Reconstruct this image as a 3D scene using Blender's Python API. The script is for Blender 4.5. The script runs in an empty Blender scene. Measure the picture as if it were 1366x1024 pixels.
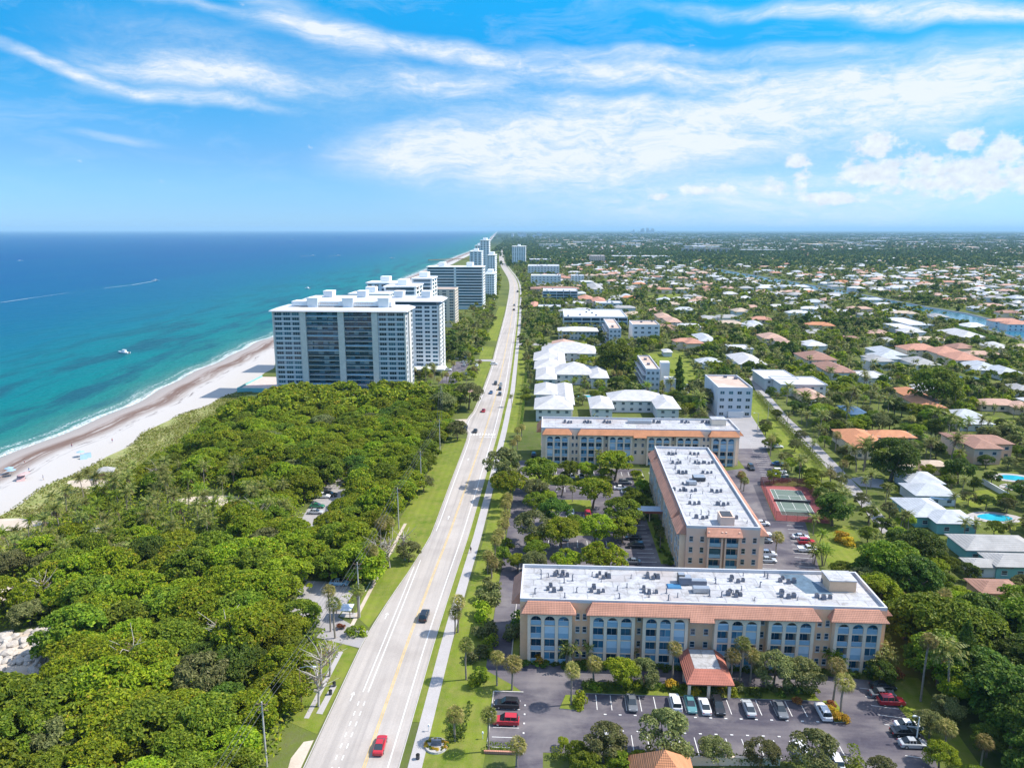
import bpy, math, random
import numpy as np
PI = math.pi; R = math.radians
rnd = random.Random(7); rng = np.random.default_rng(7)
S = bpy.context.scene; COL = S.collection
SUN_EL, SUN_AZ, SUN_E, SKY_S, EXPO = 49.5, 11.0, 3.45, .15, .93
HAZE_D, HAZE_COL = 4.6e-5, (.48, .78, 1.0)
SKY_TINT = [(0, (.24, .44, .85)), (.018, (.21, .39, .72)), (.057, (.19, .36, .58)), (.10, (.095, .39, .58)), (.139, (.03, .41, .62)), (.18, (.028, .52, .72)), (.27, (.04, .60, .90)), (.45, (1.0, 1.05, 1.1)), (1, (1.6, 1.5, 1.4))]  # upper stops brightened, outside the view, to add fill light to shaded sides
CLOUD_W = (3.35, 3.5, 3.7)
#            px   py   rx   ry  rot  strength
CLOUDS = [(730, 200, 330, 62, 3, 1.25), (560, 205, 160, 40, 4, .6), (900, 180, 330, 60, 8, 1.0), (1230, 140, 330, 62, 4, 1.1), (1050, 150, 260, 40, 4, .8), (880, 103, 300, 26, -4, .95), (600, 70, 270, 20, -5, .95), (430, 40, 120, 30, -22, .7), (270, 100, 190, 26, -4, 1.0), (90, 90, 150, 10, -14, .9), (250, 132, 150, 12, -4, .9), (570, 115, 170, 26, 0, .7), (1010, 72, 200, 14, -3, .6), (820, 70, 160, 14, -4, .6), (1150, 16, 330, 15, -6, 1.05), (1290, 28, 160, 12, -4, .9), (150, 181, 60, 8, -3, .5), (1000, 262, 520, 60, 0, .8), (1250, 90, 300, 40, -3, .5), (700, 150, 400, 90, 0, .35), (300, 80, 260, 60, -6, .35), (330, 20, 200, 12, -6, .5), (800, 140, 120, 16, -4, .5)]
CUMULUS = [(1262, 232, 150, 40), (1290, 192, 34, 24), (1340, 200, 40, 28), (1168, 196, 40, 26), (1160, 230, 60, 30), (1064, 216, 22, 14), (1070, 242, 22, 24), (1035, 248, 34, 16), (972, 252, 20, 12), (928, 254, 32, 12), (1110, 264, 60, 12), (880, 262, 20, 8), (1330, 238, 80, 34)]
# ---------------------------------------------------------------- camera model (world is aligned with the street grid)
HC = 86.0; FPX = 960.0; PIT = R(12.1); YAW = R(3.0)
cP, sP, cY, sY = math.cos(PIT), math.sin(PIT), math.cos(YAW), math.sin(YAW)
def U(px, py, z=0.0):
    a = (px - 683) / FPX; b = (py - 512) / FPX
    dx = a; dy = cP - b * sP; dz = -sP - b * cP
    t = (z - HC) / dz; x, y = dx * t, dy * t
    return (x * cY - y * sY, x * sY + y * cY)
def PX(u, v, z=0.0):
    x, y = u * cY + v * sY, -u * sY + v * cY
    d = y * cP - (z - HC) * sP; up = y * sP + (z - HC) * cP
    if d < 1: return (-9999, -9999)
    return (683 + FPX * x / d, 512 - FPX * up / d)
def inview(u, v, z=0.0, m=60):
    p = PX(u, v, z); return -m < p[0] < 1366 + m and -50 < p[1] < 1024 + m * 1.5
# ---------------------------------------------------------------- objects
def link(o, parent=None, loc=None, rz=None, sc=None):
    COL.objects.link(o)
    if parent is not None: o.parent = parent
    if loc is not None: o.location = loc
    if rz is not None: o.rotation_euler = (0, 0, rz)
    if sc is not None: o.scale = sc if isinstance(sc, (tuple, list)) else (sc, sc, sc)
    return o
def tag(o, label=None, cat=None, group=None, kind=None):
    if label: o['label'] = label
    if cat: o['category'] = cat
    if group: o['group'] = group
    if kind: o['kind'] = kind
    return o
def thing(name, label, cat, loc=(0, 0, 0), rz=0, group=None, sc=None):
    return tag(link(bpy.data.objects.new(name, None), None, loc, rz, sc), label, cat, group)
def mo(name, me, parent=None, loc=None, rz=None, sc=None):
    return link(bpy.data.objects.new(name, me), parent, loc, rz, sc)
def struct(o): o['kind'] = 'structure'; return o
def npmesh(name, v, q, mats, mi=None, smooth=False):
    v = np.ascontiguousarray(v, dtype=np.float32); q = np.ascontiguousarray(q, dtype=np.int32); k = q.shape[1]
    me = bpy.data.meshes.new(name)
    me.vertices.add(len(v)); me.vertices.foreach_set('co', v.ravel())
    me.loops.add(q.size); me.loops.foreach_set('vertex_index', q.ravel())
    me.polygons.add(len(q)); me.polygons.foreach_set('loop_start', np.arange(0, q.size, k, dtype=np.int32))
    for m in mats: me.materials.append(m)
    if mi is not None: me.polygons.foreach_set('material_index', np.ascontiguousarray(mi, dtype=np.int32))
    if smooth: me.polygons.foreach_set('use_smooth', np.ones(len(q), dtype=bool))
    else: me.polygons.foreach_set('use_smooth', np.zeros(len(q), dtype=bool))
    me.update(calc_edges=True); return me
class MB:
    def __init__(s, T=None): s.v = []; s.f = []; s.m = []; s.T = T
    def add(s, vs, fs, m=0):
        b = len(s.v)
        s.v += [s.T(*p) for p in vs] if s.T else [tuple(p) for p in vs]
        s.f += [tuple(b + i for i in f) for f in fs]; s.m += [m] * len(fs); return s
    def box(s, x0, x1, y0, y1, z0, z1, m=0):
        return s.add([(x0,y0,z0),(x1,y0,z0),(x1,y1,z0),(x0,y1,z0),(x0,y0,z1),(x1,y0,z1),(x1,y1,z1),(x0,y1,z1)],
                     [(3,2,1,0),(4,5,6,7),(0,1,5,4),(1,2,6,5),(2,3,7,6),(3,0,4,7)], m)
    def frus(s, r0, z0, r1, z1, m=0):
        (a0,a1,b0,b1),(c0,c1,d0,d1) = r0, r1
        return s.add([(a0,b0,z0),(a1,b0,z0),(a1,b1,z0),(a0,b1,z0),(c0,d0,z1),(c1,d0,z1),(c1,d1,z1),(c0,d1,z1)],
                     [(3,2,1,0),(4,5,6,7),(0,1,5,4),(1,2,6,5),(2,3,7,6),(3,0,4,7)], m)
    def poly(s, pts, z, m=0): return s.add([(p[0], p[1], z) for p in pts], [tuple(range(len(pts)))], m)
    def prism(s, pts, z0, z1, m=0):
        n = len(pts)
        return s.add([(p[0],p[1],z0) for p in pts] + [(p[0],p[1],z1) for p in pts],
                     [tuple(range(n))[::-1], tuple(range(n, 2*n))] + [(i,(i+1)%n,n+(i+1)%n,n+i) for i in range(n)], m)
    def tube(s, pts, rs, n=6, m=0):
        pts = [np.array(p, float) for p in pts]
        if not isinstance(rs, (list, tuple)): rs = [rs] * len(pts)
        vs = []; fs = []
        for i, p in enumerate(pts):
            d = pts[min(i+1, len(pts)-1)] - pts[max(i-1, 0)]; d = d / (np.linalg.norm(d) + 1e-9)
            a = np.cross(d, (0, 0, 1.) if abs(d[2]) < .9 else (1., 0, 0)); a /= np.linalg.norm(a); b = np.cross(d, a)
            for k in range(n):
                t = 2 * PI * k / n; vs.append(tuple(p + rs[i] * (a * math.cos(t) + b * math.sin(t))))
        for i in range(len(pts) - 1):
            for k in range(n): fs.append((i*n+k, i*n+(k+1)%n, (i+1)*n+(k+1)%n, (i+1)*n+k))
        fs += [tuple(range(n))[::-1], tuple((len(pts)-1)*n + k for k in range(n))]
        return s.add(vs, fs, m)
    def hip(s, x0, x1, y0, y1, z0, h, m=0, th=.18, gable=0.0):
        w, l = x1 - x0, y1 - y0; i = min(w, l) / 2 * (1 - gable)
        if w >= l: a, b = (x0 + i, (y0+y1)/2, z0 + h), (x1 - i, (y0+y1)/2, z0 + h)
        else: a, b = ((x0+x1)/2, y0 + i, z0 + h), ((x0+x1)/2, y1 - i, z0 + h)
        vs = [(x0,y0,z0),(x1,y0,z0),(x1,y1,z0),(x0,y1,z0),a,b] + [(x0,y0,z0-th),(x1,y0,z0-th),(x1,y1,z0-th),(x0,y1,z0-th)]
        fs = [(0,1,5,4),(1,2,5),(2,3,4,5),(3,0,4)] if w >= l else [(0,1,4),(1,2,5,4),(2,3,5),(3,0,4,5)]
        return s.add(vs, fs + [(6,7,1,0),(7,8,2,1),(8,9,3,2),(9,6,0,3),(9,8,7,6)], m)
    def mesh(s, name, mats):
        me = bpy.data.meshes.new(name); me.from_pydata(s.v, [], s.f)
        for m in mats: me.materials.append(m)
        if any(s.m): me.polygons.foreach_set('material_index', s.m)
        me.update(); return me
    def build(s, name, mats, parent=None, loc=None, rz=None, sc=None):
        return mo(name, s.mesh(name, mats if isinstance(mats, (list, tuple)) else [mats]), parent, loc, rz, sc)
# ---------------------------------------------------------------- materials
def NT(name):
    m = bpy.data.materials.new(name); m.use_nodes = True; nt = m.node_tree; return m, nt, nt.nodes['Principled BSDF']
def nd(nt, t, **k):
    n = nt.nodes.new(t)
    for a, b in k.items():
        if a in n.inputs.keys() if hasattr(n.inputs, 'keys') else False: n.inputs[a].default_value = b
        else: setattr(n, a, b)
    return n
def ramp(nt, fac, stops, interp='LINEAR'):
    r = nt.nodes.new('ShaderNodeValToRGB'); r.color_ramp.interpolation = interp; e = r.color_ramp.elements
    while len(e) < len(stops): e.new(.5)
    for el, (p, c) in zip(e, stops): el.position = p; el.color = (*c, 1) if len(c) == 3 else c
    nt.links.new(fac, r.inputs[0]); return r.outputs[0]
def noise(nt, vec, scale, detail=4, rough=.55, dist=0):
    n = nt.nodes.new('ShaderNodeTexNoise'); n.inputs['Scale'].default_value = scale; n.inputs['Detail'].default_value = detail
    n.inputs['Roughness'].default_value = rough; n.inputs['Distortion'].default_value = dist
    if vec is not None: nt.links.new(vec, n.inputs['Vector'])
    return n.outputs[0]
def mixc(nt, fac, a, b, mode='MIX'):
    n = nt.nodes.new('ShaderNodeMix'); n.data_type = 'RGBA'; n.blend_type = mode
    for i, x in ((0, fac), (6, a), (7, b)):
        if hasattr(x, 'node'): nt.links.new(x, n.inputs[i])
        elif i: n.inputs[i].default_value = (*x, 1)
        else: n.inputs[i].default_value = x
    return n.outputs[2]
def mth(nt, op, a, b=None, c=None, clamp=False):
    n = nt.nodes.new('ShaderNodeMath'); n.operation = op; n.use_clamp = clamp
    for i, x in enumerate((a, b, c)):
        if x is None: continue
        if hasattr(x, 'node'): nt.links.new(x, n.inputs[i])
        else: n.inputs[i].default_value = x
    return n.outputs[0]
def mrange(nt, x, a, b, c=0., d=1., smooth=False):
    n = nt.nodes.new('ShaderNodeMapRange'); n.clamp = True
    if smooth: n.interpolation_type = 'SMOOTHSTEP'
    nt.links.new(x, n.inputs[0])
    for i, k in enumerate((a, b, c, d)): n.inputs[i+1].default_value = k
    return n.outputs[0]
def scalev(nt, vec, s, rot=(0, 0, 0)):
    n = nt.nodes.new('ShaderNodeMapping'); n.inputs['Scale'].default_value = s; n.inputs['Rotation'].default_value = rot
    nt.links.new(vec, n.inputs['Vector']); return n.outputs[0]
def pos(nt): return nt.nodes.new('ShaderNodeNewGeometry').outputs['Position']
def bump(nt, h, strength, dist, bs):
    b = nt.nodes.new('ShaderNodeBump'); b.inputs['Strength'].default_value = strength; b.inputs['Distance'].default_value = dist
    nt.links.new(h, b.inputs['Height']); nt.links.new(b.outputs[0], bs.inputs['Normal'])
def hexmul(c, k): return tuple(min(1, x * k) for x in c)
def M(name, c, rough=.65, spec=.3, var=.12, sc=.5, metal=0., fine=0.):
    m, nt, b = NT(name); p = pos(nt)
    n1 = noise(nt, p, sc, 6, .65)
    col = mixc(nt, mrange(nt, n1, .3, .7), hexmul(c, 1 - var), hexmul(c, 1 + var))
    if fine: col = mixc(nt, mrange(nt, noise(nt, p, 2.7, 3, .7), .35, .65), mixc(nt, fine, col, (0, 0, 0)), col)
    nt.links.new(col, b.inputs['Base Color'])
    b.inputs['Roughness'].default_value = rough; b.inputs['Specular IOR Level'].default_value = spec; b.inputs['Metallic'].default_value = metal
    return m
def leafmat(name, stops, trans=.38, hue=.016, val=.25):
    m, nt, b = NT(name); g = nt.nodes.new('ShaderNodeNewGeometry'); oi = nt.nodes.new('ShaderNodeObjectInfo')
    col = ramp(nt, g.outputs['Random Per Island'], stops)
    n1 = noise(nt, g.outputs['Position'], .085, 2, .5)
    hs = nt.nodes.new('ShaderNodeHueSaturation')
    nt.links.new(mth(nt, 'ADD', mrange(nt, oi.outputs['Random'], 0, 1, .489 - hue, .489 + hue), mrange(nt, n1, .3, .7, -.008, .008)), hs.inputs['Hue'])
    nt.links.new(mth(nt, 'MULTIPLY', mrange(nt, oi.outputs['Random'], 0, 1, 1 - val, 1 + val), mrange(nt, n1, .3, .7, .80, 1.22)), hs.inputs['Value'])
    hs.inputs['Saturation'].default_value = 1.0
    nt.links.new(col, hs.inputs['Color']); c = hs.outputs[0]
    nt.links.new(c, b.inputs['Base Color']); b.inputs['Roughness'].default_value = .55; b.inputs['Specular IOR Level'].default_value = .25
    t = nt.nodes.new('ShaderNodeBsdfTranslucent'); nt.links.new(c, t.inputs[0])
    mx = nt.nodes.new('ShaderNodeMixShader'); mx.inputs[0].default_value = trans
    nt.links.new(b.outputs[0], mx.inputs[1]); nt.links.new(t.outputs[0], mx.inputs[2])
    nt.links.new(mx.outputs[0], nt.nodes['Material Output'].inputs['Surface']); return m
L_SEA = leafmat('leaf_sea_grape', [(0, (0.104, 0.171, 0.007)), (.5, (0.201, 0.299, 0.010)), (.9, (0.342, 0.421, 0.015)), (1, (0.415, 0.342, 0.024))], .40, .014, .17)
L_DARK = leafmat('leaf_dark', [(0, (0.043, 0.098, 0.015)), (.6, (0.091, 0.171, 0.017)), (1, (0.171, 0.244, 0.024))])
L_MID = leafmat('leaf_mid', [(0, (0.076, 0.146, 0.010)), (.6, (0.159, 0.244, 0.012)), (1, (0.281, 0.348, 0.024))])
L_LIGHT = leafmat('leaf_light', [(0, (0.146, 0.226, 0.010)), (.6, (0.256, 0.360, 0.012)), (1, (0.390, 0.439, 0.024))])
L_GREY = leafmat('leaf_grey_olive', [(0, (0.104, 0.134, 0.043)), (.6, (0.189, 0.213, 0.061)), (1, (0.317, 0.323, 0.122))])
L_PALM = leafmat('leaf_palm', [(0, (0.079, 0.128, 0.022)), (.6, (0.189, 0.232, 0.043)), (1, (0.403, 0.378, 0.104))])
L_SABAL = leafmat('leaf_sabal', [(0, (0.122, 0.146, 0.027)), (.55, (0.305, 0.293, 0.067)), (1, (0.573, 0.464, 0.171))])
L_GOLD = leafmat('leaf_gold', [(0, (0.329, 0.268, 0.024)), (.6, (0.610, 0.464, 0.024)), (1, (0.708, 0.439, 0.037))])
L_RED = leafmat('leaf_red', [(0, (0.171, 0.073, 0.024)), (.6, (0.366, 0.134, 0.037)), (1, (0.439, 0.268, 0.061))])
L_FAR = leafmat('leaf_far', [(0, (0.037, 0.098, 0.030)), (.6, (0.079, 0.159, 0.043)), (1, (0.183, 0.244, 0.061))], .15)
BARK = M('bark', (.16, .125, .095), .9, .1, .3, 2); BARKP = M('palm_bark', (.27, .23, .19), .9, .1, .25, 3)
DEAD = leafmat('leaf_dead', [(0, (.16, .10, .05)), (1, (.34, .25, .14))])
ROOFW = M('white_roof', (.60, .595, .61), .6, .3, .06, .12, fine=.10)
DECK = None
TILE = {}
def tilemat(name, c):
    m, nt, b = NT(name); p = pos(nt)
    n = mrange(nt, noise(nt, p, .35, 6, .7), .3, .7)
    col = mixc(nt, n, hexmul(c, .8), hexmul(c, 1.18))
    w = nt.nodes.new('ShaderNodeTexWave'); w.inputs['Scale'].default_value = 1.0; w.inputs['Distortion'].default_value = .4
    nt.links.new(p, w.inputs[0])
    w2 = nt.nodes.new('ShaderNodeTexWave'); w2.bands_direction = 'Z'; w2.inputs['Scale'].default_value = 1.3; nt.links.new(p, w2.inputs[0])
    col = mixc(nt, mth(nt, 'MULTIPLY', mth(nt, 'ADD', w.outputs[1], w2.outputs[1]), .16), col, hexmul(c, .45))
    nt.links.new(col, b.inputs['Base Color']); b.inputs['Roughness'].default_value = .75; b.inputs['Specular IOR Level'].default_value = .2
    bump(nt, mth(nt, 'ADD', w.outputs[1], w2.outputs[1]), .5, .06, b); return m
T_SALMON = tilemat('tile_salmon', (.53, .265, .185)); T_ORANGE = tilemat('tile_orange', (.58, .255, .13))
T_BROWN = tilemat('tile_brown', (.36, .20, .15)); T_PINK = tilemat('tile_pink', (.55, .35, .27)); T_WHITE = tilemat('tile_white', (.57, .555, .555))
T_GREY = tilemat('tile_grey', (.40, .39, .38)); T_SILVER = tilemat('tile_silver', (.50, .52, .55)); T_BLUE = tilemat('tile_blue', (.07, .14, .24))
T_TAN = tilemat('tile_tan', (.55, .43, .33)); T_RED = tilemat('tile_red', (.43, .16, .115))
W_TAN = M('stucco_tan', (.82, .52, .33), .85, .15, .07, .4, fine=.06); W_CREAM = M('stucco_cream', (.90, .70, .53), .85, .15, .05, .4, fine=.05)
W_PINK = M('stucco_pink', (.80, .55, .43), .85, .15, .06, .4); W_WHITE = M('stucco_white', (.72, .71, .71), .8, .2, .04, .3, fine=.04)
W_TOWER = M('tower_white', (.84, .84, .83), .8, .2, .04, .3, fine=.03); W_GREY = M('stucco_grey', (.62, .63, .66), .85, .2, .05, .3, fine=.04); W_AQUA = M('stucco_aqua', (.22, .48, .47), .85, .2, .05)
W_CONC = M('concrete_panel', (.70, .65, .58), .85, .2, .10, .6, fine=.08); W_BEIGE = M('stucco_beige', (.66, .56, .46), .85, .2, .06)
def glassmat(name, c, c2=None, rough=.08):
    m, nt, b = NT(name); oi = nt.nodes.new('ShaderNodeObjectInfo'); g = nt.nodes.new('ShaderNodeNewGeometry')
    r = mth(nt, 'FRACT', mth(nt, 'ADD', oi.outputs['Random'], g.outputs['Random Per Island']))
    nt.links.new(ramp(nt, r, [(0, c), (.45, hexmul(c, 1.5)), (.7, hexmul(c, 3.2)), (1, c2 or hexmul(c, 3))]), b.inputs['Base Color'])
    b.inputs['Roughness'].default_value = rough; b.inputs['Specular IOR Level'].default_value = .6; return m
GLASS = glassmat('window_glass', (.012, .028, .045)); GLASSB = glassmat('balcony_glass', (.018, .075, .12), (.12, .28, .38))
GLASST = glassmat('tower_glass', (.006, .03, .045), (.06, .17, .21)); GLASSR = glassmat('recess_glass', (.01, .04, .06), (.26, .32, .34)); CARGL = glassmat('car_glass', (.012, .016, .02), (.02, .03, .035))
RAILM = M('balcony_rail', (.28, .44, .56), .5, .3, .08); SHUT = M('storm_shutter', (.50, .62, .70), .6, .3, .08)
FRAME = M('window_frame', (.62, .62, .62), .5, .3, .05); DARKM = M('dark_metal', (.06, .06, .065), .5, .4, .2); STEEL = M('galvanised_steel', (.45, .46, .48), .4, .5, .1, metal=.6)
GREYM = M('grey_casing', (.17, .18, .22), .5, .4, .15); WHITEM = M('white_paint', (.8, .8, .8), .4, .4, .03); CONC = M('pale_concrete', (.48, .45, .42), .85, .2, .10, .8, fine=.12)
WOOD = M('weathered_wood', (.25, .17, .10), .85, .1, .25, 2); BLACK = M('tyre_rubber', (.018, .018, .018), .8, .2, .1)
# ---------------------------------------------------------------- occupancy raster (1 m cells)
OU, OV, OW, OH = -320, 50, 1500, 1650
OCC = np.zeros((OW, OH), dtype=np.uint8)
def occ_rect(u0, u1, v0, v1, pad=0., val=1):
    a, b = int(u0 - pad - OU), int(math.ceil(u1 + pad - OU)); c, d = int(v0 - pad - OV), int(math.ceil(v1 + pad - OV))
    OCC[max(0, a):max(0, b), max(0, c):max(0, d)] = val
def occ_poly(pts, pad=0., val=1):
    pts = np.array(pts, float); a, b = pts.min(0) - pad - 1, pts.max(0) + pad + 1
    i0, i1 = max(0, int(a[0] - OU)), min(OW, int(b[0] - OU) + 1); j0, j1 = max(0, int(a[1] - OV)), min(OH, int(b[1] - OV) + 1)
    if i1 <= i0 or j1 <= j0: return
    X, Y = np.meshgrid(np.arange(i0, i1) + OU + .5, np.arange(j0, j1) + OV + .5, indexing='ij')
    ins = np.zeros(X.shape, bool); near = np.zeros(X.shape, bool)
    for k in range(len(pts)):
        (x1, y1), (x2, y2) = pts[k - 1], pts[k]
        with np.errstate(divide='ignore', invalid='ignore'):
            ins ^= ((y1 > Y) != (y2 > Y)) & (X < (x2 - x1) * (Y - y1) / (y2 - y1 + 1e-12) + x1)
        if pad > 0:
            L = (x2-x1)**2 + (y2-y1)**2 + 1e-9; t = np.clip(((X-x1)*(x2-x1) + (Y-y1)*(y2-y1)) / L, 0, 1)
            near |= (X - x1 - t*(x2-x1))**2 + (Y - y1 - t*(y2-y1))**2 < pad*pad
    OCC[i0:i1, j0:j1][ins | near] = val
def occ(u, v):
    i, j = int(u - OU), int(v - OV)
    return OCC[i, j] if 0 <= i < OW and 0 <= j < OH else 0
def interp(tab, v):
    if v <= tab[0][0]: return tab[0][1]
    for (a, x), (b, y) in zip(tab, tab[1:]):
        if v <= b: return x + (y - x) * (v - a) / (b - a)
    return tab[-1][1]
SH = [(-400, -185), (60, -199), (150, -206), (260, -211), (370, -213), (450, -223), (600, -231), (1000, -252), (2000, -292), (3600, -350), (7350, -610), (20000, -1500), (70000, -5000)]
VG = [(-400, -160), (60, -164), (210, -169), (250, -170.5), (306, -174.5), (376, -170), (450, -178), (600, -190), (1000, -212), (2000, -256), (3600, -322), (7350, -580), (20000, -1470), (70000, -4960)]
def shx(v): return interp(SH, v) + 1.6 * math.sin(v / 23) + 1.1 * math.sin(v / 9.1 + 1)
def vgx(v): return interp(VG, v) + (1.5 * math.sin(v / 13) + 1.0 * math.sin(v / 5.3) if v < 2000 else 0)
VS = list(np.arange(-300, 60, 30)) + list(np.arange(60, 700, 6)) + list(np.geomspace(700, 65000, 70))
def sheet(name, mat, cols, uvf=None):
    vs = []; uv = []; n = len(cols(0))
    for v in VS:
        for (x, z, d) in cols(v): vs.append((x, v, z)); uv.append((d, v))
    q = [(i*n+j, i*n+j+1, (i+1)*n+j+1, (i+1)*n+j) for i in range(len(VS)-1) for j in range(n-1)]
    me = npmesh(name, np.array(vs), np.array(q), [mat], smooth=True)
    ul = me.uv_layers.new(name='UVMap'); idx = np.array(q).ravel(); ul.data.foreach_set('uv', np.array(uv, dtype=np.float32)[idx].ravel())
    return struct(mo(name, me))
# ocean
m, nt, b = NT('ocean_water'); uvn = nt.nodes.new('ShaderNodeTexCoord').outputs['UV']; sx = nt.nodes.new('ShaderNodeSeparateXYZ'); nt.links.new(uvn, sx.inputs[0]); D = sx.outputs[0]
wob = noise(nt, scalev(nt, uvn, (.02, .006, 1)), 1, 4, .6)
D2 = mth(nt, 'ADD', D, mth(nt, 'MULTIPLY', mth(nt, 'SUBTRACT', wob, .5), mth(nt, 'ADD', 25., mth(nt, 'MULTIPLY', D, .55))))
lg = mth(nt, 'DIVIDE', mth(nt, 'LOGARITHM', mth(nt, 'ADD', mth(nt, 'MAXIMUM', D2, 0.), 8.), 10.), 4.0)
def lp(d): return math.log10(d + 8) / 4
col = ramp(nt, lg, [(lp(0), (.22, .27, .23)), (lp(6), (.085, .19, .155)), (lp(20), (.015, .155, .13)), (lp(55), (.0, .145, .140)), (lp(130), (.0, .130, .155)), (lp(260), (.0, .092, .165)), (lp(600), (.0, .062, .175)), (lp(1400), (.0, .052, .175)), (lp(4000), (.0, .056, .185))])
st = noise(nt, scalev(nt, uvn, (.045, .008, 1), (0, 0, .10)), 1, 5, .62)
dk = mth(nt, 'MULTIPLY', mrange(nt, st, .45, .62, 0, 1, True), mth(nt, 'MULTIPLY', mrange(nt, D, 6, 22), mrange(nt, D, 240, 80)))
col = mixc(nt, mth(nt, 'MULTIPLY', dk, .85), col, (.008, .060, .085))
lt = noise(nt, scalev(nt, uvn, (.006, .0012, 1)), 1, 5, .6)
col = mixc(nt, mrange(nt, lt, .35, .7, 0, .35), col, (.0, .115, .18))
fn = noise(nt, scalev(nt, uvn, (.25, .035, 1)), 1, 5, .7); fn2 = noise(nt, uvn, .9, 4, .7)
fl = mth(nt, 'ADD', D, mth(nt, 'MULTIPLY', mth(nt, 'SUBTRACT', fn, .5), 15.))
f1 = mth(nt, 'MULTIPLY', mrange(nt, fl, -1.5, .2), mrange(nt, fl, 3.6, 1.5))
f2 = mth(nt, 'MULTIPLY', mth(nt, 'MULTIPLY', mrange(nt, fl, 5.2, 6.4), mrange(nt, fl, 9.5, 7.2)), mrange(nt, fn2, .50, .62))
foam = mth(nt, 'MAXIMUM', mth(nt, 'MULTIPLY', f1, mrange(nt, fn2, .40, .56)), f2)
col = mixc(nt, mth(nt, 'MULTIPLY', foam, .9), col, (.80, .82, .82))
nt.links.new(col, b.inputs['Base Color']); b.inputs['Roughness'].default_value = .35; b.inputs['IOR'].default_value = 1.33; b.inputs['Specular IOR Level'].default_value = .06
wv = noise(nt, scalev(nt, pos(nt), (.5, .22, .5), (0, 0, .25)), 1, 4, .65); wv2 = noise(nt, scalev(nt, pos(nt), (.09, .03, .1), (0, 0, .2)), 1, 3, .6); bump(nt, mth(nt, 'ADD', wv, mth(nt, 'MULTIPLY', wv2, 2.5)), 1., .8, b)
sheet('ocean', m, lambda v: [(-(1.6 * abs(v) + 6000), -.7, 9e4)] + [(shx(v) - d, -.7, d) for d in (6000, 2500, 1000, 400, 150, 60, 25, 8, 0)] + [(shx(v) + 6, -.7, -6)])
# beach
m, nt, b = NT('beach_sand'); uvn = nt.nodes.new('ShaderNodeTexCoord').outputs['UV']; sx = nt.nodes.new('ShaderNodeSeparateXYZ'); nt.links.new(uvn, sx.inputs[0]); D = sx.outputs[0]
n1 = noise(nt, pos(nt), .25, 6, .7); Dw = mth(nt, 'ADD', D, mth(nt, 'MULTIPLY', mth(nt, 'SUBTRACT', n1, .5), 6.))
col = ramp(nt, mrange(nt, Dw, -3, 40), [(0, (.27, .255, .25)), (.12, (.31, .28, .265)), (.28, (.36, .315, .295)), (.45, (.42, .385, .36)), (.6, (.48, .455, .44)), (1, (.46, .43, .40))])
wr = noise(nt, scalev(nt, uvn, (.32, .028, 1)), 1, 6, .72); wr2 = noise(nt, scalev(nt, uvn, (.6, .07, 1)), 1, 5, .7)
wm = mth(nt, 'MULTIPLY', mrange(nt, wr, .38, .50), mth(nt, 'MULTIPLY', mrange(nt, D, 7, 11), mrange(nt, D, 21, 15)))
wm2 = mth(nt, 'MULTIPLY', mrange(nt, wr2, .52, .60), mth(nt, 'MULTIPLY', mrange(nt, D, 20, 21.5), mrange(nt, D, 25, 22.5)))
col = mixc(nt, mth(nt, 'MULTIPLY', wm, .9), col, (.13, .07, .05)); col = mixc(nt, mth(nt, 'MULTIPLY', wm2, .85), col, (.08, .06, .06))
nt.links.new(mixc(nt, mrange(nt, noise(nt, pos(nt), 1.5, 5, .7), .3, .7, 0, .14), col, (.3, .25, .2)), b.inputs['Base Color']); b.inputs['Roughness'].default_value = .85; b.inputs['Specular IOR Level'].default_value = .15
bump(nt, noise(nt, pos(nt), .8, 5, .7), .4, .15, b)
def bcols(v):
    a, c = shx(v), vgx(v); w = c - a
    return [(a - 14, -2.0, -14), (a, -.72, 0), (a + w * .25, -.3, w * .25), (a + w * .5, -.05, w * .5), (a + w * .8, .05, w * .8), (c + .5, 0.015, w)]
sheet('beach', m, bcols)
# ground
m, nt, b = NT('ground_turf'); p = pos(nt)
n1 = noise(nt, p, .03, 6, .65); n2 = noise(nt, p, .35, 6, .7)
c1 = mixc(nt, mrange(nt, n1, .35, .65), (.065, .10, .016), (.15, .185, .035))
c1 = mixc(nt, mrange(nt, n2, .35, .7, 0, .6), c1, (.13, .12, .07))
vo = nt.nodes.new('ShaderNodeTexVoronoi'); vo.inputs['Scale'].default_value = .012; nt.links.new(p, vo.inputs['Vector'])
far = ramp(nt, noise(nt, p, .004, 8, .75), [(.3, (.018, .04, .02)), (.5, (.035, .065, .03)), (.62, (.06, .085, .05)), (.7, (.30, .29, .28)), (.76, (.05, .075, .04))])
ln = nt.nodes.new('ShaderNodeVectorMath'); ln.operation = 'LENGTH'; nt.links.new(p, ln.inputs[0])
nt.links.new(mixc(nt, mrange(nt, ln.outputs['Value'], 2200, 5000), c1, far), b.inputs['Base Color']); b.inputs['Roughness'].default_value = .95; b.inputs['Specular IOR Level'].default_value = .05
bump(nt, noise(nt, p, 1.2, 5, .7), .5, .3, b)
sheet('ground', m, lambda v: [(vgx(v), 0, 0), (0 if v < 8000 else vgx(v) + 300, 0, 0), (300 + .3 * abs(v), 0, 0), (1.6 * abs(v) + 3000, 0, 0)])
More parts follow.
